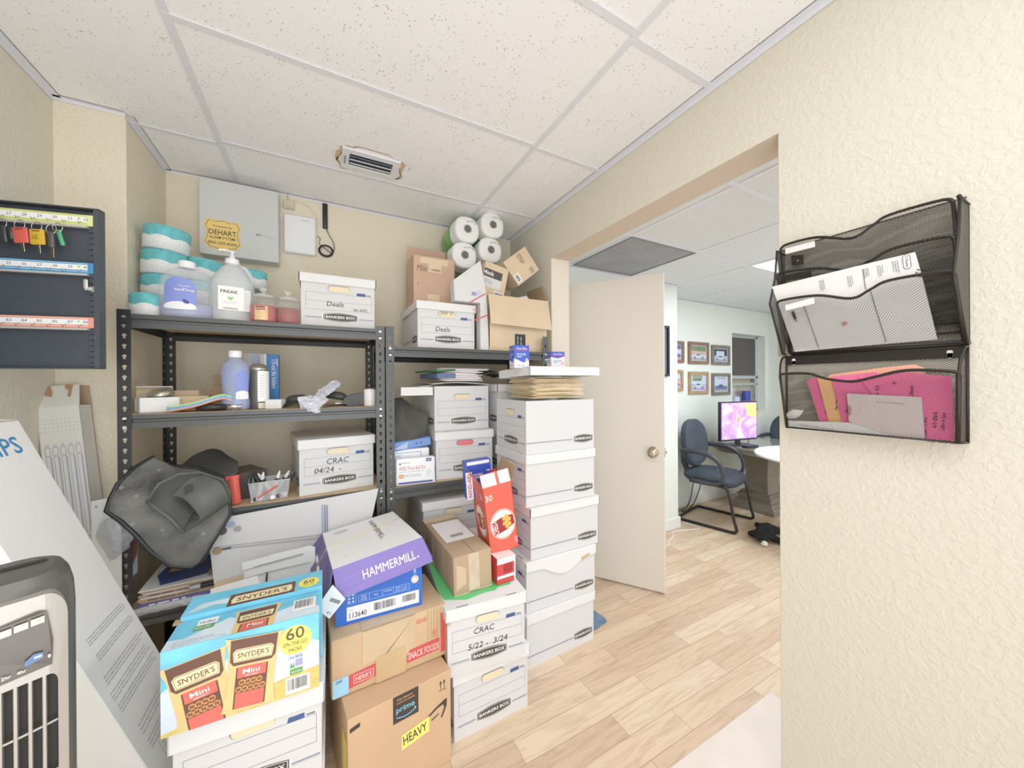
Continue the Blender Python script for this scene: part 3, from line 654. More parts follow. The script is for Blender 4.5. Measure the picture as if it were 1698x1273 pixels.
# open cracker carton, leaning, with the bandage box in it
ORR = mat('carton_orange_red', (226, 92, 76), .45); WCR = mat('carton_flap_white', (244, 234, 228), .6)
CR = (.690, 1.438, .618)
t = thing('cracker_box', 'open red cheese cracker carton leaning on the file boxes', 'carton', CR, (R(6), R(-9), R(-5)))
w, d, h = .128, .165, .300
g = G(); wt = .003
g.box(-w/2, w/2, -d/2, -d/2+wt, 0, h, ORR); g.box(-w/2, w/2, d/2-wt, d/2, 0, h, ORR); g.box(-w/2, -w/2+wt, -d/2, d/2, 0, h, ORR); g.box(w/2-wt, w/2, -d/2, d/2, 0, h, ORR); g.box(-w/2, w/2, -d/2, d/2, 0, wt, ORR)
DKR = mat('carton_deep_red', (160, 40, 40), .5); YEL = mat('cracker_yellow', (232, 180, 84), .5)
for sd, ww in (('front', w), ('left', d)):
    fr = boxfr(w, d, h, sd)
    cx, cy, rr_ = ww*.54, h*.42, min(ww*.44, .06)
    g.ell(fr, cx, cy, rr_, rr_*1.18, WCR, .0008, 36); g.ell(fr, cx, cy, rr_*.95, rr_*1.13, ORR, .0010, 36); g.ell(fr, cx, cy, rr_*.91, rr_*1.08, WCR, .0012, 36)
    g.dec(fr, [(cx-rr_*.86, cy+rr_*.30), (cx-rr_*.1, cy+rr_*.52), (cx+rr_*.84, cy+rr_*.55), (cx+rr_*.92, cy-rr_*.2), (cx+rr_*.2, cy-rr_*.55), (cx-rr_*.75, cy-rr_*.75)], DKR, .0014)
    g.text(fr, cx-rr_*.36, cy-rr_*.62, 'CHEEZ-IT', rr_*.42, WHT, w=rr_*1.15, l=.0018, bold=True, rot=R(97))
    for i in range(7):
        a = cx+rr_*(.30+.2*math.sin(i*2.1)); b = cy+rr_*(-.25+.13*i); g.dec(fr, [(a-.009, b-.007), (a+.008, b-.010), (a+.011, b+.006), (a-.006, b+.010)], YEL, .0018+.0001*i)
    g.text(fr, ww*.05 if sd == 'front' else ww*.74, h*.80, '30', .026, WCR, w=.030, l=.0012, bold=True, rot=R(90) if False else 0)
    if sd == 'front': g.rect(fr, ww*.88, h*.08, ww*.99, h*.18, mat('carton_pink_patch', (240, 130, 150), .5), .001)
g.build('carton_body', t)
g = G(); fr2 = Fr((-w/2, -d/2, h), (1, 0, 0), Vector((0, .35, .94)));
g.rect(fr2, 0, 0, w, .055, ORR, 0); g.rect(fr2, .002, .002, w*.50, .052, WCR, .0008); g.rect(fr2, w*.60, .002, w-.003, .054, WCR, .0008); g.lines(fr2, w*.1, .015, w*.45, .03, 2, .001, ORR, 2); g.build('flap', t)
g = G(); fr3 = Fr((-w/2, d/2, h), (0, -1, 0), Vector((-.35, 0, .94))); g.rect(fr3, 0, 0, d*.95, .05, ORR, 0); g.rect(fr3, .10, .008, .13, .04, YEL, .001); g.build('flap', t)
g = G(); fr4 = Fr((w/2, -d/2, h), (0, 1, 0), Vector((.5, 0, .86))); g.rect(fr4, 0, 0, d, .06, CARD3, 0); g.build('flap', t)
t = thing('bandage_box', 'blue and white adhesive bandage box standing in the open cracker carton', 'carton', (CR[0]-.070, CR[1]+.050, CR[2]+.200), (0, R(-4), R(-6)))
w, d, h = .118, .05, .165; BB_ = mat('bandage_blue', (48, 74, 178), .4)
g = G(); g.cbox(w, d, h, BB_, bev=.001); fr = boxfr(w, d, h, 'front')
g.rect(fr, 0, 0, w*.25, h*.72, WGLOSS); g.text(fr, w*.20, h*.05, 'BAND-AID', w*.15, mat('carton_deep_red', (160, 40, 40)), w=h*.62, rot=R(90), l=.0012, bold=True)
g.rect(fr, w*.08, h*.90, w*.94, h*.985, WGLOSS); g.text(fr, w*.30, h*.60, 'FLEXIBLE', h*.055, WHT, w=w*.36, l=.0012, bold=True); g.text(fr, w*.30, h*.53, 'FABRIC', h*.05, WHT, w=w*.26, l=.0012, bold=True); g.text(fr, w*.82, h*.68, '100', h*.05, WHT, w=w*.13, l=.0012, bold=True)
SK = mat('bandage_tan', (222, 154, 112), .6); SK2 = mat('bandage_light', (240, 214, 190), .6); g.dec(fr, [(w*.3, h*.2), (w*.55, h*.44), (w*.98, h*.44), (w*.98, h*.1), (w*.3, h*.1)], mat('bandage_sky', (110, 140, 220), .4), .0008)
for i in range(3): a = w*(.42+.17*i); g.stad(fr, a, h*.34, w*.1, w*.1, SK2, .001); g.dec(fr, [(a-.008, h*.34), (a+.006, h*.42), (a+.012, h*.38), (a-.002, h*.16), (a-.016, h*.16)], SK, .0013)
g.build('carton_body', t)
# ================================================================== SHELF CONTENTS, RIGHT UNIT
SZ = LOW2+.002
bankers((.698, 2.035, SZ), -3.5, 'white file box with a pink sheet in its handle hole, behind the bandage box', hole=PINKIN, bh=.245)
t = bankers((.682, 2.075, SZ+.250), 1.5, 'open white file box with loose papers piled on it, inside the right shelving', lid=False, bh=.240)
g = G(); z = .240
g.grid([[(-.165, -.20, z+.012), (-.05, -.208, z+.020), (.06, -.205, z+.016), (.165, -.20, z+.008)], [(-.17, -.02, z+.018), (-.05, -.02, z+.016), (.06, -.02, z+.012), (.165, 0, z+.006)], [(-.17, .19, z+.010), (-.05, .2, z+.01), (.06, .2, z+.008), (.165, .2, z+.005)]], WLID)
g.build('top_flap', t, solid=.003)
g = G(); g.grid([[(-.17, -.21, z+.005), (-.24, -.21, z-.004), (-.33, -.20, z-.010)], [(-.17, .0, z+.005), (-.24, .0, z-.004), (-.33, 0, z-.010)]], WLID); g.box(-.332, -.17, -.212, -.208, z-.045, z-.004, WLID); g.build('side_flap', t, solid=.002)
PAPC = [PAPERW, PAPERP, PAPERW, mat('paper_lilac', (222, 214, 226), .7), PAPERW, PAPERP, PAPERW]
for i in range(13):
    rr = random.Random(i+50); f = G(); a, b = .215+.03*rr.random(), .29; bow = .001*rr.random()
    if i > 10: a = .30
    f.grid([[(-a/2+a*i_/3, -b/2+b*j/3, bow*math.sin(i_*1.3+j)) for j in range(4)] for i_ in range(4)], PAPC[i % 7], True, 3)
    tag(f.build('paper_sheaf', None, (.69+(rr.random()-.5)*.03, 2.04+(rr.random()-.5)*.02, 1.338+i*.0054), (0, R(rr.random()*1.5-.7), R((rr.random()-.5)*12)), solid=.0042), 'thin sheaf of white and pale pink paper piled on the open file box', 'papers', 'loose paper sheaves on the open file box')
g = G(); g.box(-.06, .06, -.12, .12, 0, .010, mat('folder_green', (40, 110, 66), .6)); tag(g.build('green_folder', None, (.565, 1.98, 1.386), (0, R(-4), R(14)), bevel=.002), 'small dark green folder sticking out left of the paper pile', 'folder')
g = G(); g.box(-.055, .055, -.12, .12, 0, .028, mat('folder_slate_blue', (92, 110, 146), .6)); tag(g.build('blue_folder', None, (.585, 2.0, 1.350), (0, 0, R(8)), bevel=.003), 'slate blue folder sticking out beneath the green one', 'folder')
g = G(); g.grid([[(.0, 0, .0), (.05, 0, .03), (.12, 0, .035), (.20, 0, .015)], [(.0, .1, .01), (.05, .1, .05), (.12, .1, .055), (.20, .1, .02)], [(.0, .2, .0), (.05, .2, .03), (.12, .2, .035), (.20, .2, .015)]], BLACKS)
tag(g.build('black_cloth', None, (.80, 1.93, 1.345), solid=.006), 'crumpled black cloth lying behind the paper pile on the right shelving', 'cloth')
bankers((1.040, 2.02, SZ), 0, 'white file box in the dark corner of the right shelving, lower of two', bh=.245, bw=.30, bd=.37)
bankers((1.040, 2.025, SZ+.250), 0, 'white file box in the dark corner of the right shelving, upper of two', bh=.245, bw=.30, bd=.37)
# extra back beam of the right unit
# black mat draped at the left of the unit
g = G()
def PT(px, py, Y): return tuple(aty(px, py, Y))
Z5 = lambda x, y: (640+x/6.064, 590+y/6.064)
def z5(x, y, Y): return PT(*Z5(x, y), Y)
g.grid([[z5(60, 440, 2.0), z5(150, 425, 1.98), z5(250, 490, 1.97), z5(400, 575, 1.94)],
        [z5(60, 600, 1.93), z5(160, 600, 1.90), z5(270, 640, 1.91), z5(425, 600, 1.92)],
        [z5(60, 760, 1.90), z5(160, 750, 1.89), z5(280, 760, 1.87), z5(405, 730, 1.89)],
        [z5(60, 960, 1.92), z5(160, 925, 1.89), z5(260, 885, 1.88), z5(345, 850, 1.90)]], mat('dark_olive_rubber', (74, 74, 66), .7, bump=(160, .3, .002), var=(9, .2)))
g.tube([z5(150, 425, 1.978), z5(250, 490, 1.966), z5(330, 535, 1.95), z5(415, 585, 1.93), z5(422, 640, 1.92), z5(405, 735, 1.885), z5(345, 852, 1.895), z5(250, 890, 1.875), z5(160, 928, 1.885), z5(70, 962, 1.91)], .003, BLACKS)
tag(g.build('rubber_mat', None, solid=.005), 'dark grey rubber mat draped in the right shelving above the first aid kits', 'mat')
# first aid cases
def aidcase(loc, rot, label, w, h, d, front):
    t = thing('first_aid_kit', label, 'first aid kit', loc, rot); g = G(); g.cbox(w, d, h, WPLAST, bev=.010, seg=4); g.build('case_body', t)
    g = G(); fr = boxfr(w, d, h, 'front'); OR_ = mat('aid_orange', (224, 150, 96), .5); AB = mat('aid_blue', (72, 82, 150), .5)
    if front:
        g.rect(fr, w*.06, h*.06, w*.93, h*.13, AB); g.text(fr, w*.08, h*.56, 'ANSI First Aid Kit', h*.15, mat('aid_red', (200, 92, 84), .5), w=w*.66, l=.0009)
        g.text(fr, w*.16, h*.80, 'FIRST AID ONLY', h*.05, INK, w=w*.2, l=.0009); g.dec(fr, [(w*.08, h*.8), (w*.11, h*.84), (w*.14, h*.8), (w*.11, h*.76)], INK)
        g.rect(fr, w*.76, h*.83, w*.90, h*.95, AB); g.text(fr, w*.78, h*.86, 'NEW', h*.05, WHT, w=w*.1, l=.0012)
        g.lines(fr, w*.08, h*.47, w*.70, h*.53, 1, .002, INKL, 5, 0); g.lines(fr, w*.22, h*.30, w*.68, h*.42, 2, .0022, INKL, 6, .2); g.rect(fr, w*.08, h*.28, w*.20, h*.42, OR_); g.rect(fr, w*.12, h*.33, w*.16, h*.37, WPLAST, .001)
        for dx, dy in ((0, 0), (.06, .06), (-.06, .06), (0, .12), (0, -.06)): g.ell(fr, w*(.82+dx*.8), h*(.38+dy), w*.025, h*.04, mat('aid_pale_grey', (206, 210, 218), .5), .0009, 12)
    else:
        g.frame(fr, w*.05, h*.5, w*.78, h*.90, .003, mat('aid_pale_blue', (120, 150, 200), .5)); g.text(fr, w*.08, h*.78, 'First aid', h*.08, mat('aid_pale_blue'), w=w*.2, l=.0009); g.lines(fr, w*.12, h*.66, w*.45, h*.76, 2, .002, OR_, 3)
        g.line(fr, (0, h*.45), (w, h*.45), .0015, INKL)
    g.build('front_print', t)
aidcase((.418, 1.825, SZ+.001), (R(-3), 0, R(-6.5)), 'white first aid kit with a purple stripe, standing in front on the shelf edge', .192, .134, .045, True)
aidcase((.400, 1.895, SZ+.001), (0, 0, R(-2)), 'white first aid kit with a pale blue frame print, standing behind the other kit', .205, .170, .05, False)
g = G(); BC = mat('case_light_blue', (112, 150, 214), .45)
g.cbox(.20, .12, .045, BC, bev=.010, seg=3); fr = boxfr(.20, .12, .045, 'front')
for a in (.12, .145): g.ell(fr, a, .024, .0035, .0035, BLACKP, .0008, 12)
g.dec(fr, [(.0, .01), (.08, .04), (.07, .005)], mat('case_pale_blue', (176, 196, 232), .45), .0008)
tag(g.build('blue_case', None, (.412, 1.925, SZ+.172), (0, R(-5), R(3))), 'light blue plastic case lying on the first aid kits under the mat', 'case')
# bottom: large lidded carton on the shelf below
bankers((.62, 2.02, .462), -2, 'white file box in shadow on the lower shelf, behind the taped brown carton')

# ---- top of the right unit
TZ = TOP2+.002
bankers((.606, 2.080, TZ), -.5, 'white file box marked Deals with JAN 21 in its handle, on the right shelving', writing=(('Deals', .30, .38, .026), ('JAN  21', .38, .735, .016)), bh=.245)
t = thing('brown_carton', 'tall brown carton with its top flap up, standing on the Deals box', 'carton', (.585, 2.14, TZ+.250), R(-1))
g = G(); w, d, h = .244, .20, .292; CP = mat('cardboard_pinkish', (202, 166, 142), .8, bump=(60, .12, .002), var=(6, .05)); wt = .004
g.box(-w/2, w/2, -d/2, -d/2+wt, 0, h, CP); g.box(-w/2, w/2, d/2-wt, d/2, 0, h, CP); g.box(-w/2, -w/2+wt, -d/2, d/2, 0, h, CP); g.box(w/2-wt, w/2, -d/2, d/2, 0, h, CP); g.box(-w/2, w/2, -d/2, d/2, 0, wt, CP)
fr = boxfr(w, d, h, 'front'); TP = mat('masking_tape_tan', (222, 196, 160), .6)
g.rect(fr, w*.17, h*.86, w*.83, h*.97, TP); g.rect(fr, w*.36, h*.70, w*.67, h*.88, TP, .0009); g.lines(fr, w*.42, h*.73, w*.64, h*.77, 1, .012, mat('cream_print', (206, 176, 140), .6), 2, 0)
g.rect(fr, w*.18, h*.0, w*.84, h*.12, TP); g.rect(fr, w*.33, h*.10, w*.62, h*.27, TP, .0009)
g.text(fr, w*.08, h*.70, 'Mile', .035, mat('marker_brown', (120, 84, 64), .7), w=w*.23, l=.0012, shear=.2); g.text(fr, w*.10, h*.42, 'r', .02, mat('marker_brown'), l=.0012)
g.build('carton_body', t)
g = G(); g.box(-w/2+.006, w/2+.002, d/2-.006, d/2, h, h+.112, CP); g.build('flap', t)
# white mailer box leaning
t = thing('mailer_box', 'white cardboard mailer box with red stripes, wedged between the Deals box and the brown carton', 'carton')
Z4 = lambda x, y: (600+x/4.389, 330+y/4.389)
g = G(); Yf = 1.843; bot = TZ+.001
Q = [PT(*Z4(668, 588), Yf), PT(*Z4(862, 447), Yf), PT(*Z4(905, 690), Yf), PT(*Z4(924, 1040), Yf)]
pts = [(q[0], q[2]) for q in Q]+[(PT(*Z4(925, 1095), Yf)[0], bot), (.785, bot), (.785, 1.768), (Q[0][0]+.006, 1.768)]
fr = Fr((0, Yf, 0), (1, 0, 0), (0, 0, 1)); g.prism(pts, fr, -.06, 0, WBOX)
def z4l(x, y): q = PT(*Z4(x, y), Yf); return (q[0], q[2])
RD = mat('postal_red', (206, 84, 90), .5)
for a, b in (((780, 755), (900, 688)), ((822, 880), (922, 842))): g.line(fr, z4l(*a), z4l(*b), .007, RD)
q = z4l(798, 700); g.rect(fr, q[0], q[1], q[0]+.028, q[1]+.020, mat('postal_blue', (132, 148, 196), .5)); g.lines(fr, q[0]+.032, q[1]+.004, q[0]+.062, q[1]+.03, 4, .002, mat('postal_blue'), 4); g.lines(fr, q[0]+.005, q[1]-.085, q[0]+.06, q[1]-.07, 2, .003, RD, 6)
g.build('box_body', t)
# open brown carton with boxes in it
YO = 1.838
xa = aty(811, 575, YO).x; xb = aty(908, 578, YO).x; zt = aty(811, 488, YO).z; w = xb-xa; d = .30; h = zt-bot
t = thing('open_carton', 'open brown carton with flaps spread, on the right shelving beneath the tilted ink cartons', 'carton', ((xa+xb)/2, YO+d/2, bot))
g = G(); wt = .004; g.box(-w/2, w/2, -d/2, -d/2+wt, 0, h, CARD2); g.box(-w/2, w/2, d/2-wt, d/2, 0, h, CARD2); g.box(-w/2, -w/2+wt, -d/2, d/2, 0, h, CARD2); g.box(w/2-wt, w/2, -d/2, d/2, 0, h, CARD2); g.box(-w/2, w/2, -d/2, d/2, 0, wt, CARD2)
fr = boxfr(w, d, h, 'front'); g.dec(fr, [(w*i/12, .020+.004*math.sin(i*2.3)) for i in range(13)]+[(w, 0), (0, 0)], TAPE)
g.build('carton_body', t)
g = G(); g.box(w*-.08, w*.10, -d/2-.0015, -d/2-.0005, 0, .10, INK); fr5 = Fr((-.01, -d/2-.002, .004), (0, 0, 1), (-1, 0, 0)); g.text(fr5, 0, .004-.004, 'MUST NOT BE', .007, WHT, w=.08, l=.0006, bold=True); g.text(fr5, 0, -.022, 'SHIP BY AIR', .007, WHT, w=.08, l=.0006, bold=True); g.build('warning_tape', t)
g = G(); fr6 = Fr((-w/2-.004, -d/2-.004, h+.001), (1, 0, 0), Vector((0, -.20, -.98))); g.prism([(0, 0), (w+.006, .0), (w+.008, .185), (0, .172)], fr6, 0, .004, CARD2); g.build('front_flap', t)
g = G(); g.grid([[(w/2, -d/2, h), (w/2+.025, -d/2+.06, h+.045), (w/2+.03, -d/2+.10, h+.12)], [(w/2, d/2, h), (w/2+.03, d/2, h+.06), (w/2+.035, d/2, h+.13)]], CARD3, False, 2); g.build('side_flap', t, solid=.003)
g = G(); g.poly([(-.06, -d/2+.03, h-.01), (.10, -d/2+.02, h-.02), (.085, -d/2+.06, h+.035), (.07, -d/2+.065, h+.032)], mat('paper_lilac')); tag(g.build('paper_sheet', None, ((xa+xb)/2, YO+d/2, bot), solid=.001), 'white paper sheet poking out of the open brown carton', 'paper')
def inkbox(pc, rot, w, h, d, label, dark):
    t = thing('ink_carton', label, 'carton', pc, rot); g = G(); g.M = Matrix.Translation((0, 0, -h/2)); g.cbox(w, d, h, CARD2, bev=.001); fr = boxfr(w, d, h, 'front')
    if dark:
        g.rect(fr, w*.02, h*.28, w*.78, h*.78, mat('label_grey', (214, 210, 208), .5)); g.rect(fr, w*.02, h*.56, w*.78, h*.80, LOGO, .0009); g.text(fr, w*.02, h*.62, '4ink', h*.13, WHT, w=w*.42, l=.0013, bold=True); g.lines(fr, w*.06, h*.36, w*.5, h*.50, 3, .003, INKL, 2)
        g.rect(fr, w*.55, h*.03, w*.98, h*.22, WGLOSS); g.barcode(fr, w*.56, h*.04, w*.97, h*.20, 3, False)
    else:
        g.text(fr, w*.72, h*.72, '4ink', h*.11, INK, w=w*.22, l=.0012, rot=R(0)); g.lines(fr, w*.72, h*.66, w*.94, h*.70, 1, .003, INK, 3); g.lines(fr, w*.07, h*.52, w*.5, h*.70, 3, .004, INK, 8); g.rect(fr, w*.60, h*.04, w*.93, h*.24, WGLOSS); g.barcode(fr, w*.62, h*.05, w*.91, h*.2, 9, False)
    g.build('carton_body', t)
c = aty(820, 466, 1.93); inkbox((c.x, 1.99, c.z), (0, R(12), 0), .155, .20, .12, 'brown ink carton with a black and white label, standing in the open carton', True)
c = aty(862, 443, 1.97); inkbox((c.x, 2.02, c.z), (0, R(51), 0), .168, .195, .15, 'brown ink carton tipped on its corner in the open carton', False)
# four paper towel rolls
TWW = mat('towel_wrap_white', (242, 243, 240), .4, bump=(40, .15, .002)); TWG = mat('towel_wrap_green', (122, 176, 96), .4, var=(14, .35)); SWL = mat('core_swirl', (150, 146, 142), .6, var=(120, .5))
for (px, py, lab) in ((775.4, 379.5, 'upper left of four white paper towel rolls in the plastic pack by the ceiling'), (817.6, 372.5, 'upper right of four white paper towel rolls in the plastic pack by the ceiling'), (770.9, 422.5, 'lower left of four paper towel rolls, over the tall brown carton side'), (814.2, 414, 'lower right of four paper towel rolls, above the black and white ink label')):
    Yr = 2.10; c = aty(px, py, Yr); t = thing('paper_towel_roll', lab, 'paper towels', (c.x, c.y, c.z), 0, 'paper towel pack'); g = G(); rad = .080
    def so(a, r, k_=.86): c_, s_ = math.cos(a), math.sin(a); n_ = (abs(c_)**2.5+abs(s_)**2.5)**(-1/2.5); return (r*n_*c_, r*n_*s_)
    n = 36; rings = []
    for yy, r in ((-.002, .020), (-.001, .060), (.003, .074), (.012, .080), (.10, .082), (.20, .082), (.285, .078)):
        rings.append([(so(2*PI*j/n, r)[0], yy, so(2*PI*j/n, r)[1]) for j in range(n)])
    for i in range(len(rings)-1):
        g.add(rings[i]+rings[i+1], [(j, (j+1) % n, n+(j+1) % n, n+j) for j in range(n)], TWW if i < 4 else TWG, True)
    g.build('roll_wrap', t); g = G(); fr = Fr((0, -.003, 0), (1, 0, 0), (0, 0, 1)); g.ell(fr, 0, 0, .026, .026, SWL, 0); g.ell(fr, 0, 0, .020, .020, mat('core_dark', (100, 96, 94), .7, var=(160, .6)), .0006); g.text(fr, -.005, .040, 'WALMART' if False else 'BIG ROLL', .009, mat('wrap_print_green', (96, 150, 96), .5), w=.055, l=.001, bold=True, rot=R(8)); g.dec(fr, [(.045, .035), (.06, .035), (.055, .055)], mat('wrap_print_blue', (150, 190, 220), .5), .001)
    g.build('roll_core', t)
# ================================================================== SHELF CONTENTS, LEFT UNIT
T1 = TOP1+.002; M1 = MID1+.002; W1 = LOW+.002; B1 = BOT+.002
TEAL = mat('wrapper_teal', (98, 190, 196), .5, var=(40, .18)); TWH = mat('wrapper_white_lace', (236, 238, 238), .55, var=(120, .08))
def tp_roll(px, yf, z, r, h, label, tiltx=0, tilty=0):
    c = aty(px, 480, yf); t = thing('toilet_paper_roll', label, 'toilet paper', (c.x, yf, z), (R(tiltx), R(tilty), 0), 'wrapped toilet paper rolls')
    g = G(); g.lathe([(r*.2, .0), (r*.86, 0), (r*.99, h*.05), (r, h*.42)], TWH, 32)
    # scalloped border between white and teal
    n = 64; a = []; b = []
    for j in range(n):
        th = 2*PI*j/n; zz = h*(.46+.09*abs(math.sin(th*3))); a.append((r*1.003*math.cos(th), r*1.003*math.sin(th), h*.30)); b.append((r*1.003*math.cos(th), r*1.003*math.sin(th), zz))
    g.add(a+b, [(j, (j+1) % n, n+(j+1) % n, n+j) for j in range(n)], TWH, True)
    g.lathe([(r, h*.40), (r*1.0, h*.9), (r*.93, h*.98), (r*.80, h), (r*.25, h*.985)], TEAL, 32); g.build('wrapper', t); return t
RR, RH = .078, .104
tp_roll(275, 2.12, T1, RR, RH, 'teal wrapped toilet paper roll, lowest of the corner column, half hidden by the soap bottle')
tp_roll(274, 2.12, T1+.106, RR, RH, 'teal wrapped toilet paper roll, second from the bottom of the corner column')
tp_roll(273.5, 2.12, T1+.212, RR, RH, 'teal wrapped toilet paper roll, second from the top of the corner column', 0, 2)
tp_roll(276, 2.12, T1+.320, RR*1.0, RH, 'teal wrapped toilet paper roll, topmost of the corner column', 2, 5)
tp_roll(250, 1.935, T1, .062, RH*.9, 'teal and white toilet paper roll at the front edge beside the corner post')
tp_roll(340, 2.17, T1, RR*.95, RH, 'teal wrapped toilet paper roll mostly hidden behind the clear soap bottle')
tp_roll(340, 2.17, T1+.106, RR*.95, RH, 'white and teal roll seen over the clear soap bottle shoulder', 0, 3)
tp_roll(340, 2.17, T1+.212, RR*.95, RH, 'white and teal roll topmost behind the soap bottle, left of the gallon jug', 0, 6)
tp_roll(420, 2.17, T1+.200, RR*.8, RH*.9, 'teal roll peeking over the candles right of the gallon jug', 0, -3)
tp_roll(394, 2.14, T1, RR*.95, RH, 'teal wrapped roll hidden behind the gallon sanitizer jug')
tp_roll(394, 2.14, T1+.106, RR*.95, RH, 'teal wrapped roll seen through the handle of the gallon jug', 0, -3)
tp_roll(428, 2.055, T1, .055, RH, 'teal wrapped roll low down between the gallon jug and the candles')
# soap refill
def glassy(name, col, rough=.08, alpha=.45): return mat(name, col, rough, alpha=alpha, coat=.3)
c = aty(312, 480, 1.875)
t = thing('soap_refill_bottle', 'wide clear hand soap refill bottle with a periwinkle label on the top shelf', 'bottle', (c.x-.004, 1.878, T1), R(8))
g = G(); CL = glassy('clear_plastic', (222, 226, 230), .06, .26)
prof = [(.070, 0), (.082, .006), (.084, .06), (.084, .12), (.078, .155), (.060, .182), (.034, .198), (.026, .203)]
g.lathe(prof, CL, 36, sy=.5); g.build('bottle_body', t)
g = G(); LQ = mat('soap_lilac_liquid', (160, 168, 214), .1, alpha=.8); g.lathe([(.068, .003), (.079, .008), (.081, .058), (.03, .058)], LQ, 32, sy=.48); g.build('liquid', t)
g = G(); g.lathe([(.026, .200), (.027, .206), (.027, .224), (.024, .227)], WPLAST, 24); g.build('cap', t)
g = G(); PER = mat('label_periwinkle', (126, 142, 214), .5)
def curved_label(g, a0, a1, z0, z1, r, sy, m, n=14, arch=0., lift=.001):
    lo = []; hi = []
    for i in range(n+1):
        th = a0+(a1-a0)*i/n; u = 2*i/n-1; x = (r+lift)*math.cos(th); y = (r*sy+lift)*math.sin(th)
        zt = z1-arch*(1-math.sqrt(max(0, 1-u*u*.98))); zb = z0+arch*.25*(1-math.sqrt(max(0, 1-u*u*.98)))
        lo.append((x, y, zb)); hi.append((x, y, zt))
    return g.add(lo+hi, [(i, i+1, n+1+i+1, n+1+i) for i in range(n)], m, True)
curved_label(g, R(222), R(292), .050, .155, .084, .5, PER, arch=.045); curved_label(g, R(222), R(292), .030, .060, .084, .5, WPLAST, arch=.02, lift=.0016)
fr = Fr((-.052, -.0445, 0), (1, 0, 0), (0, 0, 1)); g.text(fr, .05, .098, 'hand soap', .013, WHT, w=.058, al='c', l=.002, bold=True); g.text(fr, .05, .118, 'member', .006, WHT, w=.035, al='c', l=.002); g.text(fr, .05, .108, 'clear', .006, WHT, w=.014, al='c', l=.002); g.ell(fr, .05, .062, .006, .009, mat('label_navy', (60, 66, 130), .5), .003, 10, .4); g.ell(fr, .058, .058, .005, .006, mat('label_navy'), .003, 10)
g.build('label', t)
# gallon jug
c = aty(385, 480, 1.94)
t = thing('sanitizer_jug', 'frosted gallon jug of hand sanitizer with a white pump on the top shelf', 'jug', (c.x, 1.945, T1), R(12))
g = G(); FR_ = mat('frosted_plastic', (226, 230, 232), .25, alpha=.62); n = 40
def jug(prof, m, g):
    rings = []
    for r, z in prof:
        rings.append([((abs(math.cos(2*PI*j/n))**.75)*math.copysign(r, math.cos(2*PI*j/n)), (abs(math.sin(2*PI*j/n))**.75)*math.copysign(r, math.sin(2*PI*j/n)), z) for j in range(n)])
    for i in range(len(rings)-1): g.add(rings[i]+rings[i+1], [(j, (j+1) % n, n+(j+1) % n, n+j) for j in range(n)], m, True)
    g.poly(rings[-1], m)
jug([(.070, 0), (.078, .008), (.079, .06), (.079, .150), (.074, .175), (.060, .205), (.040, .235), (.024, .250), (.022, .262)], FR_, g); g.build('jug_body', t)
g = G(); g.tube([(.020, 0, .252), (.045, 0, .245), (.064, 0, .215), (.070, 0, .175), (.068, 0, .150)], .0095, FR_, 10); g.build('handle', t)
g = G(); g.lathe([(.024, .256), (.026, .262), (.024, .278), (.010, .284), (.010, .296), (.006, .298), (.006, .306), (.014, .307), (.014, .312), (.005, .314)], WPLAST, 24); g.tube([(0, 0, .311), (-.02, -.005, .313), (-.042, -.01, .309), (-.046, -.011, .304)], .0045, WPLAST, 8); g.build('pump', t)
g = G(); fr = Fr((-.050, -.0795, .045), (1, 0, 0), (0, 0, 1)); g.rect(fr, 0, 0, .085, .098, WHT); g.rect(fr, .084, .0, .108, .09, mat('label_pale', (226, 226, 224), .5), .0008)
g.text(fr, .008, .070, 'FREAK', .013, INK, w=.058, l=.002, bold=True); g.dec(fr, [(.040, .040), (.030, .050), (.031, .055), (.036, .056), (.040, .052), (.044, .056), (.049, .055), (.050, .050)], mat('label_green', (140, 206, 110), .5), .002); g.lines(fr, .014, .026, .066, .036, 2, .0012, INKL, 4); g.text(fr, .015, .004, 'WIPEFREAKS', .006, INK, w=.05, l=.002, bold=True); g.lines(fr, .087, .01, .106, .08, 12, .001, INKL, 5)
g.build('label', t)
# candles
for px, lab, hole in ((437, 'red jar candle with a paper label beside the gallon jug', 1), (476, 'dark red jar candle against the Deals box', 0)):
    c = aty(px, 500, 1.90); t = thing('jar_candle', lab, 'candle', (c.x+.003, 1.872+.022*(1-hole), T1), R(-6), None); g = G(); r = .049
    g.lathe([(r*.8, .0), (r, .006), (r, .085), (r*.9, .098), (r*.74, .106), (r*.74, .112)], mat('candle_glass', (212, 214, 210), .05, alpha=.18), 28); g.build('jar', t)
    g = G(); g.lathe([(r*.3, .004), (r*.9, .005), (r*.955, .012), (r*.955, .072), (r*.3, .073)], mat('wax_red' if hole else 'wax_dark_red', (186, 62, 52) if hole else (150, 44, 46), .45), 28); g.build('wax', t)
    g = G(); g.lathe([(r*.70, .108), (r*.80, .111), (r*.80, .118), (r*.55, .124), (r*.15, .128), (r*.15, .134), (r*.32, .140), (r*.30, .150), (r*.1, .153)], mat('lid_glass', (214, 214, 206), .06, alpha=.5), 24); g.build('jar_lid', t)
    if hole:
        g = G(); curved_label(g, R(245), R(300), .008, .066, r, 1, mat('label_straw', (222, 188, 132), .5, var=(60, .2)), 10); fr = Fr((-.016, -r*1.01, .0), (1, 0, 0), (0, 0, 1)); g.rect(fr, .0, .05, .032, .064, mat('label_maroon', (130, 40, 40), .5), .002); g.text(fr, .002, .053, 'autumn', .006, WHT, w=.028, l=.003); g.build('label', t)
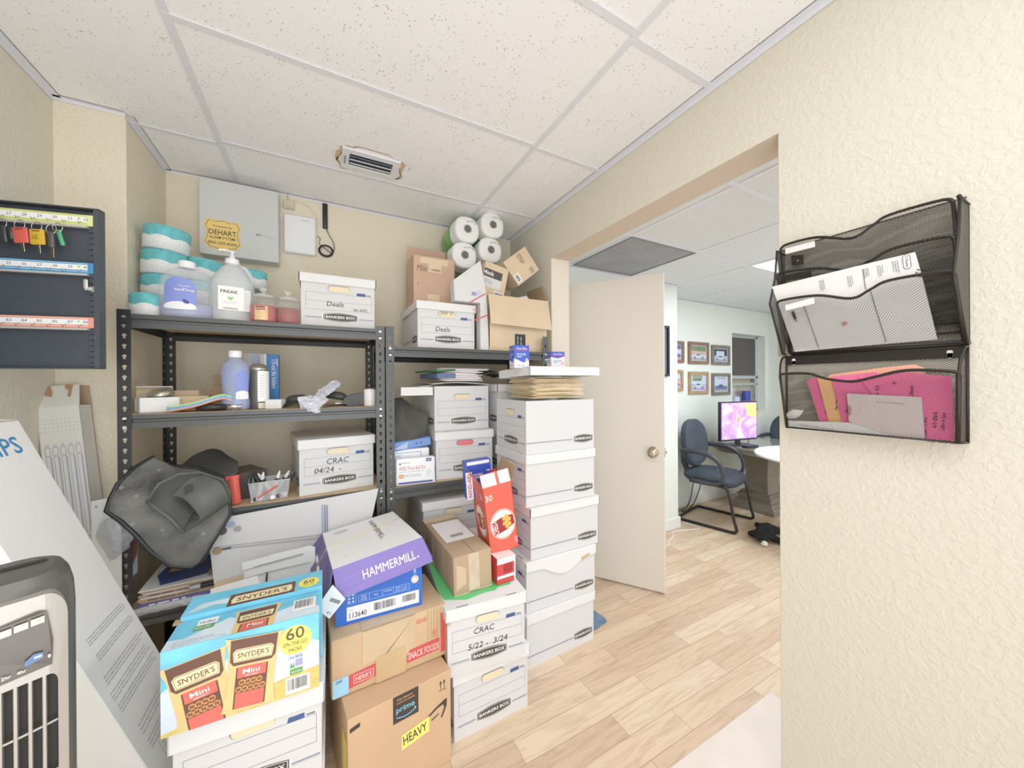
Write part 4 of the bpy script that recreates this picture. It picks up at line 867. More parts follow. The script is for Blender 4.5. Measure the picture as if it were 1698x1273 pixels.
bankers((.080, 2.10, T1), 0, 'white file box marked Deals - Feb 2022 on the left shelving, beside the candles', writing=(('Deals', .33, .42, .024), ('- feb 2022', .66, .36, .013)), bh=.245)

# wall equipment
def wallbox(p0, p1, yf): a = PT(*p0, yf); b = PT(*p1, yf); return a[0], b[0], b[2], a[2]
yf = 2.345; x0, x1, z0, z1 = wallbox((329, 291), (462, 443), yf); z1 = min(z1, 2.395); z0 = 1.99
t = thing('alarm_panel', 'large pale grey metal alarm cabinet on the back wall with a gold shield sticker', 'alarm panel', (0, YB, 0)); APM = mat('panel_grey_white', (206, 208, 206), .4)
g = G(); g.box(x0, x1, yf-YB, -.001, z0, z1, APM, .003); g.build('cabinet_body', t)
g = G(); fr = Fr((x0, yf-YB-.0015, z0), (1, 0, 0), (0, 0, 1)); W_ = x1-x0; H_ = z1-z0
g.lines(fr, W_*.70, H_*.34, W_*.76, H_*.36, 2, .004, INKL, 2, 0); g.line(fr, (W_*.77, H_*.35), (W_*.96, H_*.32), .001, INKL); g.build('door_marks', t)
g = G(); sx, sy_ = W_*.055, H_*.05; sw, sh = W_*.46, H_*.42
def shield(k): 
    P = [(.04, .80), (.12, .98), (.30, .94), (.50, 1.0), (.70, .94), (.88, .98), (.96, .80), (.90, .62), (.93, .40), (.98, .28), (.86, .13), (.66, .09), (.50, .0), (.34, .09), (.14, .13), (.02, .28), (.07, .40), (.10, .62)]
    return [(sx+sw*(.5+(a-.5)*k), sy_+sh*(.5+(b-.5)*k)) for a, b in P]
GOLD = mat('sticker_gold', (244, 206, 118), .45); g.dec(fr, shield(1.06), GOLD, .0006); g.dec(fr, shield(.97), INK, .0010); g.dec(fr, shield(.94), GOLD, .0014)
for s_, b, h_, w_ in (('Protected by', .74, .075, .50), ('DEHART', .52, .16, .72), ('ALARM SYSTEMS', .39, .085, .70), ('800.329.4200', .22, .09, .76)): g.text(fr, sx+sw*.5, sy_+sh*b, s_, sh*h_, INK, w=sw*w_, al='c', l=.0018, bold=True)
g.build('shield_sticker', t)
x0, x1, z0, z1 = wallbox((470, 352), (524, 424), 2.41); t = thing('wall_mounted_router', 'white rounded plastic wireless unit mounted on the back wall', 'router', (0, YB, 0))
g = G(); g.box(x0, x1, -.032, -.001, z0, z1, WPLAST, .012, 4); g.build('router_body', t)
g = G(); g.text(Fr((x0, -.033, z0), (1, 0, 0), (0, 0, 1)), (x1-x0)*.55, (z1-z0)*.85, 'xfinity', .008, INKL, w=.035); g.build('front_print', t)
x0, x1, z0, z1 = wallbox((470, 330), (488, 347), 2.42); g = G(); g.box(x0, x1, -.022, -.001, z0, z1, mat('beige_plastic', (206, 200, 168), .45), .002); g.lines(Fr((x0, -.0225, z0), (1, 0, 0), (0, 0, 1)), .012, .006, .04, .014, 2, .0015, INKL, 3); tag(g.build('junction_block', None, (0, YB, 0)), 'small beige connection block above the white router', 'junction block')
a = PT(539, 337, 2.43); b = PT(540, 379, 2.43); g = G(); g.box(a[0]-.014, a[0]+.014, -.012, -.001, b[2], a[2], BLACKP, .003, 2); tag(g.build('antenna_bar', None, (0, YB, 0)), 'flat black bar antenna stuck on the back wall right of the router', 'antenna')
g = G(); yc = 2.432; cx, cy, cz = PT(540.5, 416, yc)
pts = [PT(541, 379, yc), PT(546, 390, yc), PT(553, 402, yc), PT(554.5, 412, yc)]
for k_ in range(4):
    rr_ = .040-.0028*k_; pts += [(cx+rr_*math.cos(R(-10+i*15))*1.0, yc-.002*k_, cz+rr_*math.sin(R(-10+i*15))*.9) for i in range(24)]
pts += [PT(529, 404, yc), PT(531, 395, yc), PT(526, 391, yc)]
g.tube(pts, .0022, BLACKP, 6); tag(g.build('hanging_cable', None), 'coiled thin black cable hanging under the bar antenna', 'cable')
g = G(); g.tube([PT(488, 333, 2.43), PT(500, 336, 2.43), PT(512, 343, 2.43), PT(520, 352, 2.43), PT(526, 362, 2.43), PT(528, 378, 2.43), PT(527, 388, 2.43)], .0018, mat('wire_cream', (226, 218, 196), .5), 6); g.tube([PT(478, 330, 2.43), PT(476, 322, 2.43), PT(476, 318, 2.43)], .0018, mat('wire_tan', (170, 140, 90), .5), 6); tag(g.build('thin_wire', None), 'thin cream wire arching from the beige block round the router', 'wire')

# ---- middle shelf
def mz(px, py, Z=M1): return atz(px, py, Z)
p = aty(258, 684, 1.90); t = thing('small_box', 'small white open carton with its lid up, holding a silver tin on the middle shelf', 'carton', (p.x+.0, 1.92, M1), R(24)); w, d, h = .115, .115, .058
g = G(); wt = .003; g.box(-w/2, w/2, -d/2, -d/2+wt, 0, h, WLID); g.box(-w/2, w/2, d/2-wt, d/2, 0, h, CARD2); g.box(-w/2, -w/2+wt, -d/2, d/2, 0, h, WLID); g.box(w/2-wt, w/2, -d/2, d/2, 0, h, WLID); g.box(-w/2, w/2, -d/2, d/2, 0, wt, WLID); g.build('carton_body', t)
g = G(); g.box(-w/2+.004, w/2-.004, d/2-.004, d/2, h, h+.040, CARD2); g.box(-w/2, w/2-.01, d/2-.03, d/2, h+.040, h+.043, WLID); g.build('lid', t)
g = G(); g.lathe([(.030, .0), (.038, .004), (.041, .010), (.038, .022), (.028, .028), (.006, .030)], mat('tin_grey', (176, 172, 152), .3, .7), 28); tag(g.build('round_tin', None, (p.x+.014, 1.915, M1+.060), (R(12), R(-8), 0)), 'round silver tin lying in the small white open carton', 'tin')
p = aty(309, 676, 1.95); t = thing('small_box', 'small plain brown carton next to the white open carton on the middle shelf', 'carton', (p.x+.01, 1.98, M1), R(10)); g = G(); g.cbox(.115, .10, .060, CARD2, bev=.001); g.rect(boxfr(.115, .10, .06, 'right'), .02, .01, .05, .045, WGLOSS); g.build('carton_body', t); g = G(); g.box(-.06, .02, .045, .049, .056, .082, CARD2); g.build('flap', t)
FC = [mat('folder_yellow_green', (214, 232, 130), .5), mat('folder_aqua', (130, 210, 214), .5), mat('folder_sky', (140, 176, 226), .5), mat('folder_lilac', (196, 186, 226), .5), mat('folder_orange', (240, 168, 110), .5)]
for i, fm in enumerate(FC[::-1]):
    a = aty(282, 684-i*2, 1.865); b = aty(372, 656-i*2, 1.90); g = G(); z = M1+.004+i*.0042; g.grid([[(a.x, 1.83, z), ((a.x+b.x)/2, 1.83, z+.016), (b.x, 1.84, z+.045), (b.x+.035, 1.85, z+.034)], [(a.x+.02, 1.915, z), ((a.x+b.x)/2, 1.915, z+.013), (b.x, 1.92, z+.038), (b.x+.035, 1.92, z+.028)]], fm, True, 4)
    tag(g.build('file_folder', None, solid=.0032), '%s thin file folder in the slanted pile left of the blue bottle' % ['orange', 'lilac', 'sky blue', 'aqua', 'yellow-green'][i], 'folder', 'coloured file folders')
g = G(); a = aty(350, 678, 1.86); g.tube([(a.x-.045, 1.85, M1+.012), (a.x, 1.852, M1+.016), (a.x+.05, 1.856, M1+.014)], [.008, .015, .012], BLACKP, 10); tag(g.build('hand_tool', None), 'short black hand tool under the folders at the middle shelf edge', 'tool')
g = G(); g.tube([(a.x+.055, 1.855, M1+.014), (a.x+.075, 1.856, M1+.016), (a.x+.10, 1.858, M1+.013)], [.014, .011, .014], CHROME, 10); tag(g.build('steel_fitting', None), 'small shiny steel fitting beside the black tool and blue bottle', 'fitting')
p = aty(358, 655, 2.15); t = thing('small_box', 'small dark-shadowed brown box with a raised flap behind the blue bottle', 'carton', (p.x+.02, 2.17, M1), 0); g = G(); g.cbox(.12, .08, .10, CARD3, bev=.001); g.build('carton_body', t); g = G(); g.box(-.04, .05, .035, .04, .10, .155, CARD3); g.build('flap', t)
# blue soap bottle
p = aty(390, 682, 1.875); t = thing('soap_refill_bottle', 'clear blue liquid soap refill bottle with a white cap on the middle shelf', 'bottle', (p.x, 1.885, M1), R(-10)); g = G()
BL = mat('blue_liquid', (176, 190, 230), .05, alpha=.45, coat=.5); BL2 = mat('blue_liquid_deep', (170, 188, 232), .1, alpha=.6)
g.lathe([(.042, 0), (.050, .006), (.052, .03), (.046, .075), (.050, .13), (.052, .165), (.046, .190), (.030, .208), (.020, .216), (.019, .224)], BL, 36, sy=.7); g.build('bottle_body', t)
g = G(); g.lathe([(.038, .004), (.044, .03), (.040, .075), (.044, .13), (.044, .175), (.01, .176)], BL2, 28, sy=.66); g.build('liquid', t)
g = G(); g.lathe([(.021, .220), (.023, .224), (.023, .246), (.021, .248)], WPLAST, 28); g.build('cap', t)
g = G(); curved_label(g, R(285), R(340), .075, .165, .052, .7, PER, arch=.02); curved_label(g, R(285), R(340), .045, .080, .052, .7, WPLAST, arch=.01, lift=.0014); g.build('label', t)
# spray can
p = aty(428, 680, 1.90); t = thing('spray_can', 'dark spray can with a white label and domed top beside the blue bottle', 'spray can', (p.x, 1.92, M1), R(10)); g = G(); r = .038; g.lathe([(r*.95, 0), (r, .004), (r, .172)], mat('can_dark_grey', (100, 98, 96), .4, .4), 30); g.build('can_body', t)
g = G(); g.lathe([(r, .170), (r*1.02, .174), (r*.86, .182), (r*.62, .194), (r*.3, .198), (r*.1, .198)], mat('can_dome', (196, 196, 186), .25, .8), 28); g.build('dome_top', t)
g = G(); curved_label(g, R(262), R(350), .032, .165, r, 1, WHT); curved_label(g, R(265), R(300), .002, .026, r, 1, mat('label_cream', (226, 218, 196), .5)); fr = Fr((.0, -r*1.03, .0), (1, 0, 0), (0, 0, 1)); g.lines(fr, .002, .05, .018, .15, 9, .0014, INKL, 7); g.build('label', t)
# file folder cartons
def upright(px0, px1, yy, h, d, label, m, extra): 
    a = aty(px0, 600, yy).x; b = aty(px1, 600, yy).x; t = thing('folder_carton', label, 'carton', ((a+b)/2, yy+d/2, M1), 0); w = b-a; g = G(); g.cbox(w, d, h, m, bev=.001); extra(g, boxfr(w, d, h, 'front'), w, h); g.build('carton_body', t)
def ex1(g, fr, w, h): g.rect(fr, w*.36, 0, w, h, mat('carton_pale_blue', (196, 208, 232), .5)); g.rect(fr, 0, 0, w*.33, h, mat('carton_grey_tan', (206, 200, 196), .5)); g.text(fr, w*.06, h*.78, '100', .012, WHT, w=w*.24, l=.001, bold=True); g.lines(fr, w*.45, h*.1, w*.9, h*.7, 9, .003, WHT, 4)
def ex2(g, fr, w, h): g.rect(fr, 0, 0, w*.22, h, mat('carton_grey_tan')); g.rect(fr, w*.22, 0, w*.34, h, WGLOSS, .0007); g.rect(fr, w*.36, 0, w, h*.10, mat('carton_coral', (224, 120, 130), .5), .0009); g.text(fr, w*.62, h*.90, '1/3-cut file folders', h*.075, WHT, w=h*.55, l=.0012, rot=R(-90)); g.text(fr, w*.86, h*.92, 'Staples', h*.04, WHT, w=h*.14, l=.0012, rot=R(-90)); g.text(fr, w*.04, h*.70, '100', .012, INK, w=w*.17, l=.001, bold=True)
upright(404, 434, 2.10, .255, .06, 'pale blue and grey folder carton standing behind the spray can', WGLOSS, ex1)
upright(431, 462, 2.06, .250, .06, 'blue folder carton lettered 1/3-cut file folders standing on the middle shelf', mat('carton_staples_blue', (52, 120, 190), .45), ex2)
p = aty(457, 681, 1.90); t = thing('small_box', 'tiny white carton at the foot of the blue folder carton', 'carton', (p.x, 1.89, M1), R(-14)); g = G(); g.cbox(.062, .05, .040, WLID, bev=.001); g.build('carton_body', t)
# computer mice, cables, bag
MO = mat('grey_black_plastic', (62, 63, 62), .5)
def blob(name, label, cat, loc, rot, sx, sy, sz, m, label2=None):
    g = G(); g.lathe([(.02, -.0), (.6, .0), (.93, .12), (1.0, .30), (.93, .62), (.70, .88), (.35, .99), (.02, 1.0)], m, 28); t = thing(name, label, cat, loc, rot); o = g.build('shell', t); o.scale = (sx, sy, sz)
    g = G(); g.tube([(0, -sy*.2, sz*1.0), (0, -sy*.55, sz*.90), (0, -sy*.9, sz*.5)], .0014, BLACKP, 6); g.build('seam', t); return t
a = aty(496, 660, 1.92); blob('computer_mouse', 'dark grey computer mouse lying left of the plastic bag on the middle shelf', 'mouse', (a.x, 1.93, M1+.024), (0, R(-6), R(70)), .032, .056, .034, MO)
a = aty(556, 655, 1.95); blob('computer_mouse', 'olive-black computer mouse propped behind the plastic bag', 'mouse', (a.x, 1.97, M1+.032), (R(8), R(8), R(60)), .034, .058, .038, mat('olive_black_plastic', (60, 62, 54), .45))
a = aty(588, 662, 1.90); g = G(); g.prism([(-.052, .018), (-.048, .038), (-.01, .058), (.05, .064), (.056, .05), (.056, .012), (.03, .004), (-.024, -.001), (-.036, .006)], Fr((0, 0, 0), (1, 0, 0), (0, 0, 1)), -.03, .03, MO); t = thing('power_adapter', 'black angular power adapter leaning near the white canister on the middle shelf', 'adapter', (a.x, 1.90, M1)); g.build('adapter_body', t, bevel=.006)
g = G(); rr = random.Random(3)
a = aty(488, 675, 1.89)
for k_ in range(5):
    pts = [(a.x-.045+.025*i+.006*rr.random(), 1.865+.012*k_+.01*rr.random(), M1+.006+.022*math.sin(PI*i/4)*(.4+.2*k_)+.003*k_) for i in range(5)]
    g.tube(pts, .0035, BLACKP, 6)
tag(g.build('cable_bundle', None), 'bundle of black cables lying under the dark grey mouse', 'cable')
g = G(); g.tube([mz(540, 676)+Vector((0, .0, .006)), mz(560, 674)+Vector((0, .0, .007)), mz(575, 673)+Vector((0, 0, .006)), mz(590, 672)+Vector((0, .02, .006))], .003, BLACKP, 6); tag(g.build('black_cable', None), 'thin black cable running under the adapter on the middle shelf', 'cable')
t = thing('usb_plug', 'silver metal plug lying between the bag and the adapter', 'plug', tuple(mz(562, 671)+Vector((0, .0, .004)))); g = G(); g.box(-.018, .012, -.007, .007, 0, .008, CHROME, .001); g.box(-.05, -.018, -.009, .009, -.001, .011, mat('plug_tan', (200, 184, 150), .5), .002); g.build('plug_shell', t)
def crumple(name, label, rows, m, seed, amp, cat='bag', sub=5, solid=.0015):
    g = G(); g.grid(rows, m, False, sub); rr = random.Random(seed)
    g.v = [(x+amp*(rr.random()-.5), y+amp*(rr.random()-.5), z+amp*(rr.random()-.5)) for x, y, z in g.v]
    return tag(g.build(name, None, solid=solid), label, cat)
Zm = lambda x, y: (400+x/6.792, 570+y/6.792)
def zm(x, y, Y): return PT(*Zm(x, y), Y)
BAGM = mat('bag_silver_plastic', (206, 208, 220), .2, coat=.4)
crumple('plastic_bag', 'crumpled silvery plastic bag drooping over the middle shelf edge among the mice', [[zm(1060, 405, 1.98), zm(1100, 420, 1.97), zm(1130, 455, 1.95)], [zm(900, 500, 1.93), zm(970, 510, 1.92), zm(1050, 520, 1.93)], [zm(800, 580, 1.87), zm(870, 600, 1.86), zm(960, 600, 1.88)], [zm(650, 600, 1.84), zm(800, 650, 1.825), zm(980, 630, 1.85)], [zm(690, 740, 1.835), zm(800, 730, 1.80), zm(920, 680, 1.83)], [zm(740, 745, 1.82), zm(862, 775, 1.793), zm(890, 740, 1.82)]], BAGM, 5, .008)
a = aty(614, 660, 1.87); t = thing('white_canister', 'white squat canister against the right post of the middle shelf', 'canister', (a.x-.002, 1.875, M1)); g = G(); g.lathe([(.026, 0), (.027, .002), (.027, .076), (.0255, .080)], mat('canister_white', (232, 226, 226), .4), 28); g.build('can_body', t); g = G(); g.lathe([(.0255, .079), (.027, .080), (.027, .084), (.022, .085)], mat('canister_rim', (150, 148, 146), .3, .6), 28); g.build('rim', t); g = G(); fr = Fr((-.02, -.0272, 0), (1, 0, 0), (0, 0, 1)); g.frame(fr, .012, .02, .028, .05, .001, mat('print_pink_grey', (210, 190, 196), .5)); g.ell(fr, .02, .07, .002, .002, INKL); g.build('label', t)

# ---- low shelf: CRAC box, marker bin, mats
bankers((.045, 2.060, W1), 7.5, 'white file box marked CRAC 04/24 on the left shelving below the plastic bag', writing=(('CRAC', .34, .525, .026), ('04/24  -', .18, .37, .026)), bh=.245, bd=.385)
X0, X1 = aty(411, 840, 1.86).x, aty(478, 832, 1.86).x
t = thing('marker_bin', 'clear plastic bin full of markers on the low shelf', 'bin', ((X0+X1)/2, 1.90, W1), R(7)); w, d, h = X1-X0, .105, .082
BINM = mat('bin_clear_plastic', (224, 226, 230), .12, alpha=.30); g = G()
for (a, b) in (((-w*.44, -d*.44), (w*.44, -d*.44)), ((w*.44, -d*.44), (w*.44, d*.44)), ((w*.44, d*.44), (-w*.44, d*.44)), ((-w*.44, d*.44), (-w*.44, -d*.44))):
    g.poly([(a[0], a[1], .002), (b[0], b[1], .002), (b[0]*1.16, b[1]*1.16, h), (a[0]*1.16, a[1]*1.16, h)], BINM)
g.poly([(-w*.44, -d*.44, .002), (w*.44, -d*.44, .002), (w*.44, d*.44, .002), (-w*.44, d*.44, .002)], BINM)
g.build('bin_body', t, solid=.0015); g = G(); g.tube([(-w*.51, -d*.51, h), (w*.51, -d*.51, h), (w*.51, d*.51, h), (-w*.51, d*.51, h)], .0025, mat('bin_rim', (214, 218, 222), .2), 6, closed=True); g.build('bin_rim', t)
rr = random.Random(11); bx, by = (X0+X1)/2, 1.90
spots = [(-.035, -.02, 10, 62, 0), (-.018, -.005, -25, 60, 1), (.002, .012, -30, 66, 2), (.018, -.022, 14, 70, 0), (.032, .0, 28, 58, 3), (.042, .018, 38, 62, 3), (-.04, .022, -12, 56, 1), (.05, -.012, 32, 54, 1)]
cols = [mat('marker_cream', (216, 212, 190), .4), MO, mat('marker_white', (232, 232, 230), .35), mat('marker_silver', (176, 178, 178), .3, .5)]
for i, (ax, ay, an, up, cm) in enumerate(spots):
    t = thing('marker_pen', ['cream marker with a black collar and pointed white cap in the bin', 'black marker lying deeper in the bin', 'white marker standing in the bin', 'grey silver marker leaning right in the bin'][cm], 'marker', (bx+ax, by+ay, W1+.030), (0, R(an), 0), 'markers in the clear bin')
    g = G(); g.lathe([(.009, -.022), (.0095, 0), (.0095, .045)], cols[cm], 14); g.build('barrel', t)
    g = G(); g.lathe([(.0085, .045), (.0085, .058), (.0065, .060)], BLACKP, 14); g.build('collar', t); g = G(); g.lathe([(.0075, .058), (.0072, .072), (.0035, .088), (.001, .092)], mat('marker_cap_pale', (222, 224, 222), .3) if cm != 1 else BLACKP, 14); g.build('cap', t)
for i in range(6):
    t = thing('marker_pen', 'grey and white capped marker lying at the bottom of the clear bin', 'marker', (bx-.035+.014*i, by-.018+.010*(i % 3), W1+.014), (R(90), 0, R(-25+13*i)), 'markers lying in the clear bin'); g = G(); g.lathe([(.009, -.035), (.009, .02)], (WPLAST, MO)[i % 2], 14); g.build('barrel', t); g = G(); g.lathe([(.0095, .02), (.0095, .04)], (MO, WPLAST)[i % 2], 14); g.build('cap', t)
t = thing('red_pencil', 'red and white grease pencil slanting across the front of the bin', 'pencil', (bx+.0, by-.050, W1+.040), (0, R(58), 0)); g = G(); g.lathe([(.004, -.045), (.004, .04)], mat('pencil_red', (214, 86, 88), .4), 10); g.build('barrel', t); g = G(); g.lathe([(.0042, -.07), (.0042, -.045)], WPLAST, 10); g.build('tip', t)
# red tool, receipt bag, dark carton
a = aty(392, 820, 1.86); t = thing('red_plastic_holder', 'bright red plastic spout-shaped tool between the mats and the marker bin', 'tool', (a.x, 1.848, W1+.006), (R(-10), R(-6), 0)); RP = mat('red_plastic', (226, 92, 76), .35); g = G(); g.lathe([(.014, 0), (.019, .006), (.019, .112)], RP, 20, sy=.7); g.box(-.055, .02, -.008, .012, .098, .116, RP, .003); g.build('tool_body', t)
g = G(); a = aty(388, 806, 1.90); crumple('receipt_bag', 'clear bag of crumpled silvery paper behind the red tool', [[(a.x-.06, 1.87, W1+.115), (a.x-.03, 1.88, W1+.11), (a.x+.0, 1.88, W1+.11)], [(a.x-.045, 1.87, W1+.06), (a.x-.02, 1.868, W1+.06), (a.x+.01, 1.87, W1+.06)], [(a.x-.025, 1.87, W1+.006), (a.x, 1.868, W1+.004), (a.x+.02, 1.87, W1+.004)]], mat('bag_paper_grey', (196, 192, 190), .3, var=(60, .5)), 9, .012)
a = aty(408, 792, 1.98); t = thing('dark_carton', 'flat black and grey carton behind the red tool and the markers', 'carton', (a.x-.01, 2.02, W1), R(28)); g = G(); g.cbox(.11, .17, .115, mat('carton_charcoal', (70, 66, 64), .5), bev=.002); g.text(boxfr(.11, .17, .115, 'right'), .02, .05, 'BOLT', .018, WHT, w=.06, l=.001, bold=True); g.build('carton_body', t)

# black floor mats heaped at the left of the low shelf
Zt = lambda x, y: (150+x/4.242, 720+y/4.242)
def zt_(x, y, Y): return PT(*Zt(x, y), Y)
rub = BLACKR
g = G(); g.grid([[zt_(110, 540, 1.72), zt_(190, 350, 1.74), zt_(300, 240, 1.80), zt_(440, 160, 1.86)],
                 [zt_(210, 610, 1.70), zt_(290, 440, 1.735), zt_(400, 330, 1.77), zt_(600, 225, 1.84)],
                 [zt_(310, 700, 1.69), zt_(400, 570, 1.71), zt_(520, 440, 1.74), zt_(760, 240, 1.83)],
                 [zt_(430, 830, 1.685), zt_(540, 700, 1.69), zt_(700, 560, 1.72), zt_(930, 300, 1.80)],
                 [zt_(560, 925, 1.69), zt_(690, 820, 1.68), zt_(840, 700, 1.70), zt_(975, 440, 1.765)],
                 [zt_(720, 935, 1.70), zt_(790, 885, 1.69), zt_(850, 770, 1.70), zt_(985, 560, 1.75)]], rub, True, 7)
BD = [zt_(110, 540, 1.718), zt_(140, 450, 1.728), zt_(190, 350, 1.738), zt_(300, 240, 1.798), zt_(440, 160, 1.858), zt_(480, 205, 1.855), zt_(600, 225, 1.838), zt_(760, 240, 1.828), zt_(930, 300, 1.798), zt_(975, 440, 1.763), zt_(985, 560, 1.748), zt_(850, 770, 1.698), zt_(790, 885, 1.688), zt_(720, 935, 1.698), zt_(640, 932, 1.692), zt_(560, 925, 1.688), zt_(430, 830, 1.683), zt_(310, 700, 1.688), zt_(210, 610, 1.698)]
g.tube(BD, .0045, BLACKP, 6, closed=True)
o = g.build('floor_mat', None, solid=.006); tag(o, 'large dimpled black floor mat hanging off the low shelf edge, underside out', 'floor mat')
g = G(); g.grid([[zt_(650, 215, 2.02), zt_(730, 150, 2.03), zt_(850, 105, 2.04), zt_(930, 125, 2.03), zt_(960, 180, 2.0)],
                 [zt_(660, 260, 1.93), zt_(760, 215, 1.94), zt_(860, 190, 1.95), zt_(960, 170, 1.95), zt_(1030, 190, 1.93)],
                 [zt_(680, 300, 1.88), zt_(780, 280, 1.88), zt_(880, 280, 1.88), zt_(980, 270, 1.88), zt_(1040, 250, 1.89)],
                 [zt_(720, 340, 1.86), zt_(800, 330, 1.855), zt_(900, 330, 1.855), zt_(960, 320, 1.86), zt_(1010, 300, 1.87)]], BLACKS, True, 6)
tag(g.build('floor_mat', None, solid=.006), 'smooth black floor mat folded up at the back of the heap', 'floor mat')
g = G(); g.grid([[zt_(400, 470, 1.70), zt_(480, 350, 1.72), zt_(620, 280, 1.75), zt_(780, 270, 1.77), zt_(930, 320, 1.765)],
                 [zt_(450, 510, 1.672), zt_(540, 420, 1.69), zt_(660, 350, 1.73), zt_(800, 320, 1.74), zt_(970, 400, 1.74)],
                 [zt_(560, 590, 1.66), zt_(640, 500, 1.68), zt_(730, 430, 1.72), zt_(840, 400, 1.725), zt_(975, 460, 1.73)],
                 [zt_(650, 685, 1.65), zt_(700, 590, 1.66), zt_(780, 500, 1.69), zt_(880, 450, 1.70), zt_(965, 500, 1.72)]], BLACKS, True, 6)
g.tube([zt_(400, 470, 1.698), zt_(480, 350, 1.718), zt_(620, 280, 1.748), zt_(780, 270, 1.768), zt_(930, 320, 1.763), zt_(975, 410, 1.74), zt_(972, 480, 1.73), zt_(880, 450, 1.70)], .004, mat('piping_grey_green', (84, 92, 90), .6), 6); g.tube([zt_(400, 470, 1.698), zt_(450, 510, 1.67), zt_(560, 590, 1.658), zt_(650, 685, 1.648)], .004, mat('piping_grey_green'), 6)
tag(g.build('floor_mat', None, solid=.005), 'curled dark floor mat with a piped edge lying in the middle of the heap', 'floor mat')
g = G(); g.grid([[zt_(580, 430, 1.650), zt_(630, 370, 1.655), zt_(700, 310, 1.67), zt_(800, 285, 1.69)],
                 [zt_(660, 455, 1.628), zt_(730, 410, 1.630), zt_(810, 360, 1.65), zt_(900, 330, 1.67)],
                 [zt_(735, 530, 1.620), zt_(800, 480, 1.620), zt_(880, 430, 1.64), zt_(950, 390, 1.665)],
                 [zt_(765, 600, 1.630), zt_(820, 560, 1.630), zt_(900, 510, 1.65), zt_(970, 450, 1.67)],
                 [zt_(650, 690, 1.655), zt_(740, 640, 1.650), zt_(860, 560, 1.665), zt_(960, 490, 1.69)]], mat('dusty_rubber', (84, 85, 83), .65, bump=(120, .3, .002), var=(10, .25)), True, 6)
g.rect(Fr(zt_(665, 385, 1.630), Vector(zt_(725, 360, 1.632))-Vector(zt_(665, 385, 1.630)), (0, 0, 1)), 0, -.014, .020, .010, BLACKP, .004)
tag(g.build('floor_mat', None, solid=.005), 'small dusty floor mat rolled into a loop on top of the heap', 'floor mat')
# ================================================================== LOWER SHELF: MAGAZINES, CARDBOARD SHEETS
Zp = lambda x, y: (140+x/6.367, 860+y/6.367)
rr = random.Random(21)
MG = [('grey', (196, 196, 200)), ('purple', (104, 100, 170)), ('kraft', (196, 168, 138)), ('kraft', (202, 176, 146)), ('white', (226, 222, 218)), ('kraft', (190, 160, 130)), ('white', (222, 218, 216)), ('kraft', (206, 180, 150))]
a = aty(214, 1000, 1.80); x0 = a.x+.015; z = B1
labs = ['grey plastic-wrapped magazine with a yellow title, bottom of the pile', 'purple-spined magazine second from the bottom of the pile', 'brown paper covered booklet in the lower part of the magazine pile', 'brown printed booklet in the middle of the magazine pile', 'white booklet in the middle of the magazine pile', 'brown booklet above the white one in the magazine pile', 'white booklet near the top of the magazine pile', 'thin brown booklet just under the blue-covered magazine']
for i, (nm, cc) in enumerate(MG):
    th = (.020, .012, .008, .007, .006, .007, .006, .006)[i]; g = G(); w, d = .34, .27
    t = thing('magazine', labs[i], 'magazine', (x0+w/2+rr.random()*.012+i*.001, 1.80+d/2+rr.random()*.006+(.0 if i else .0), z), R(rr.random()*2-1), None)
    g.box(-w/2, w/2, -d/2, d/2, 0, th, mat('magazine_'+nm, cc, .4 if i == 0 else .55, var=(30, .12), coat=.4 if i == 0 else 0), .002)
    fr = boxfr(w, d, th, 'front')
    if i == 0: g.rect(fr, .02, .004, .09, .013, mat('print_olive_yellow', (196, 192, 96), .5)); g.rect(fr, w*.80, .004, w*.9, .012, mat('print_olive_yellow'))
    if i == 1: g.lines(fr, .03, .002, .14, .010, 1, .006, WHT, 4)
    if i in (3, 5): g.lines(fr, .03, .001, .16, th-.001, 1, th*.6, mat('print_dark_brown', (110, 86, 70), .6), 8+i)
    g.build('cover', t); z += th+.0006
t = thing('magazine', 'blue and white magazine with a yellow stripe, topmost of the pile under the mats', 'magazine', (x0+.175, 1.94, z), R(1)); w, d = .34, .27
g = G(); g.box(-w/2, w/2, -d/2, d/2, 0, .004, PAPERW, .001); fr = boxfr(w, d, .004, 'top'); MB = mat('cover_blue', (70, 90, 152), .35, var=(12, .15)); MY = mat('cover_gold', (206, 176, 92), .4)
g.dec(fr, [(.055, .02), (.19, .045), (.20, .25), (.035, .25), (.02, .12)], MB); g.rect(fr, .05, .13, .13, .19, MY, .001); g.rect(fr, .195, .02, .203, .26, MY, .001); g.rect(fr, .228, .02, .236, .26, MY, .001)
g.text(fr, .205, .06, 'NATIONAL' if False else 'Nation', .010, INK, l=.0012, rot=R(90)); g.text(fr, .26, .05, 'Hi', .03, INK, l=.0012, shear=.3); g.lines(fr, .24, .1, .32, .2, 4, .005, INK, 6); g.build('cover', t)
t = thing('marker_pen', 'silver and black thick marker lying on the edge of the magazine pile', 'marker', (aty(335, 966, 1.80).x, 1.788, z-.012), (0, R(88), 0)); g = G(); g.lathe([(.011, -.035), (.012, -.03), (.012, .0)], mat('marker_silver'), 16); g.build('cap', t); g = G(); g.lathe([(.010, .0), (.010, .05)], BLACKP, 16); g.build('barrel', t)
crumple('plastic_wrap', 'clear crumpled plastic sleeve wrapping the bottom magazine at the shelf edge', [[(x0-.008+.06*i, 1.785, B1+.028+.004*(i % 2)) for i in range(6)], [(x0-.010+.06*i, 1.776, B1+.014) for i in range(6)], [(x0-.006+.06*i, 1.785, B1+.002) for i in range(6)]], mat('sleeve_film', (214, 216, 222), .12, alpha=.45, coat=.5), 14, .004, 'wrapper', 5, .0006)
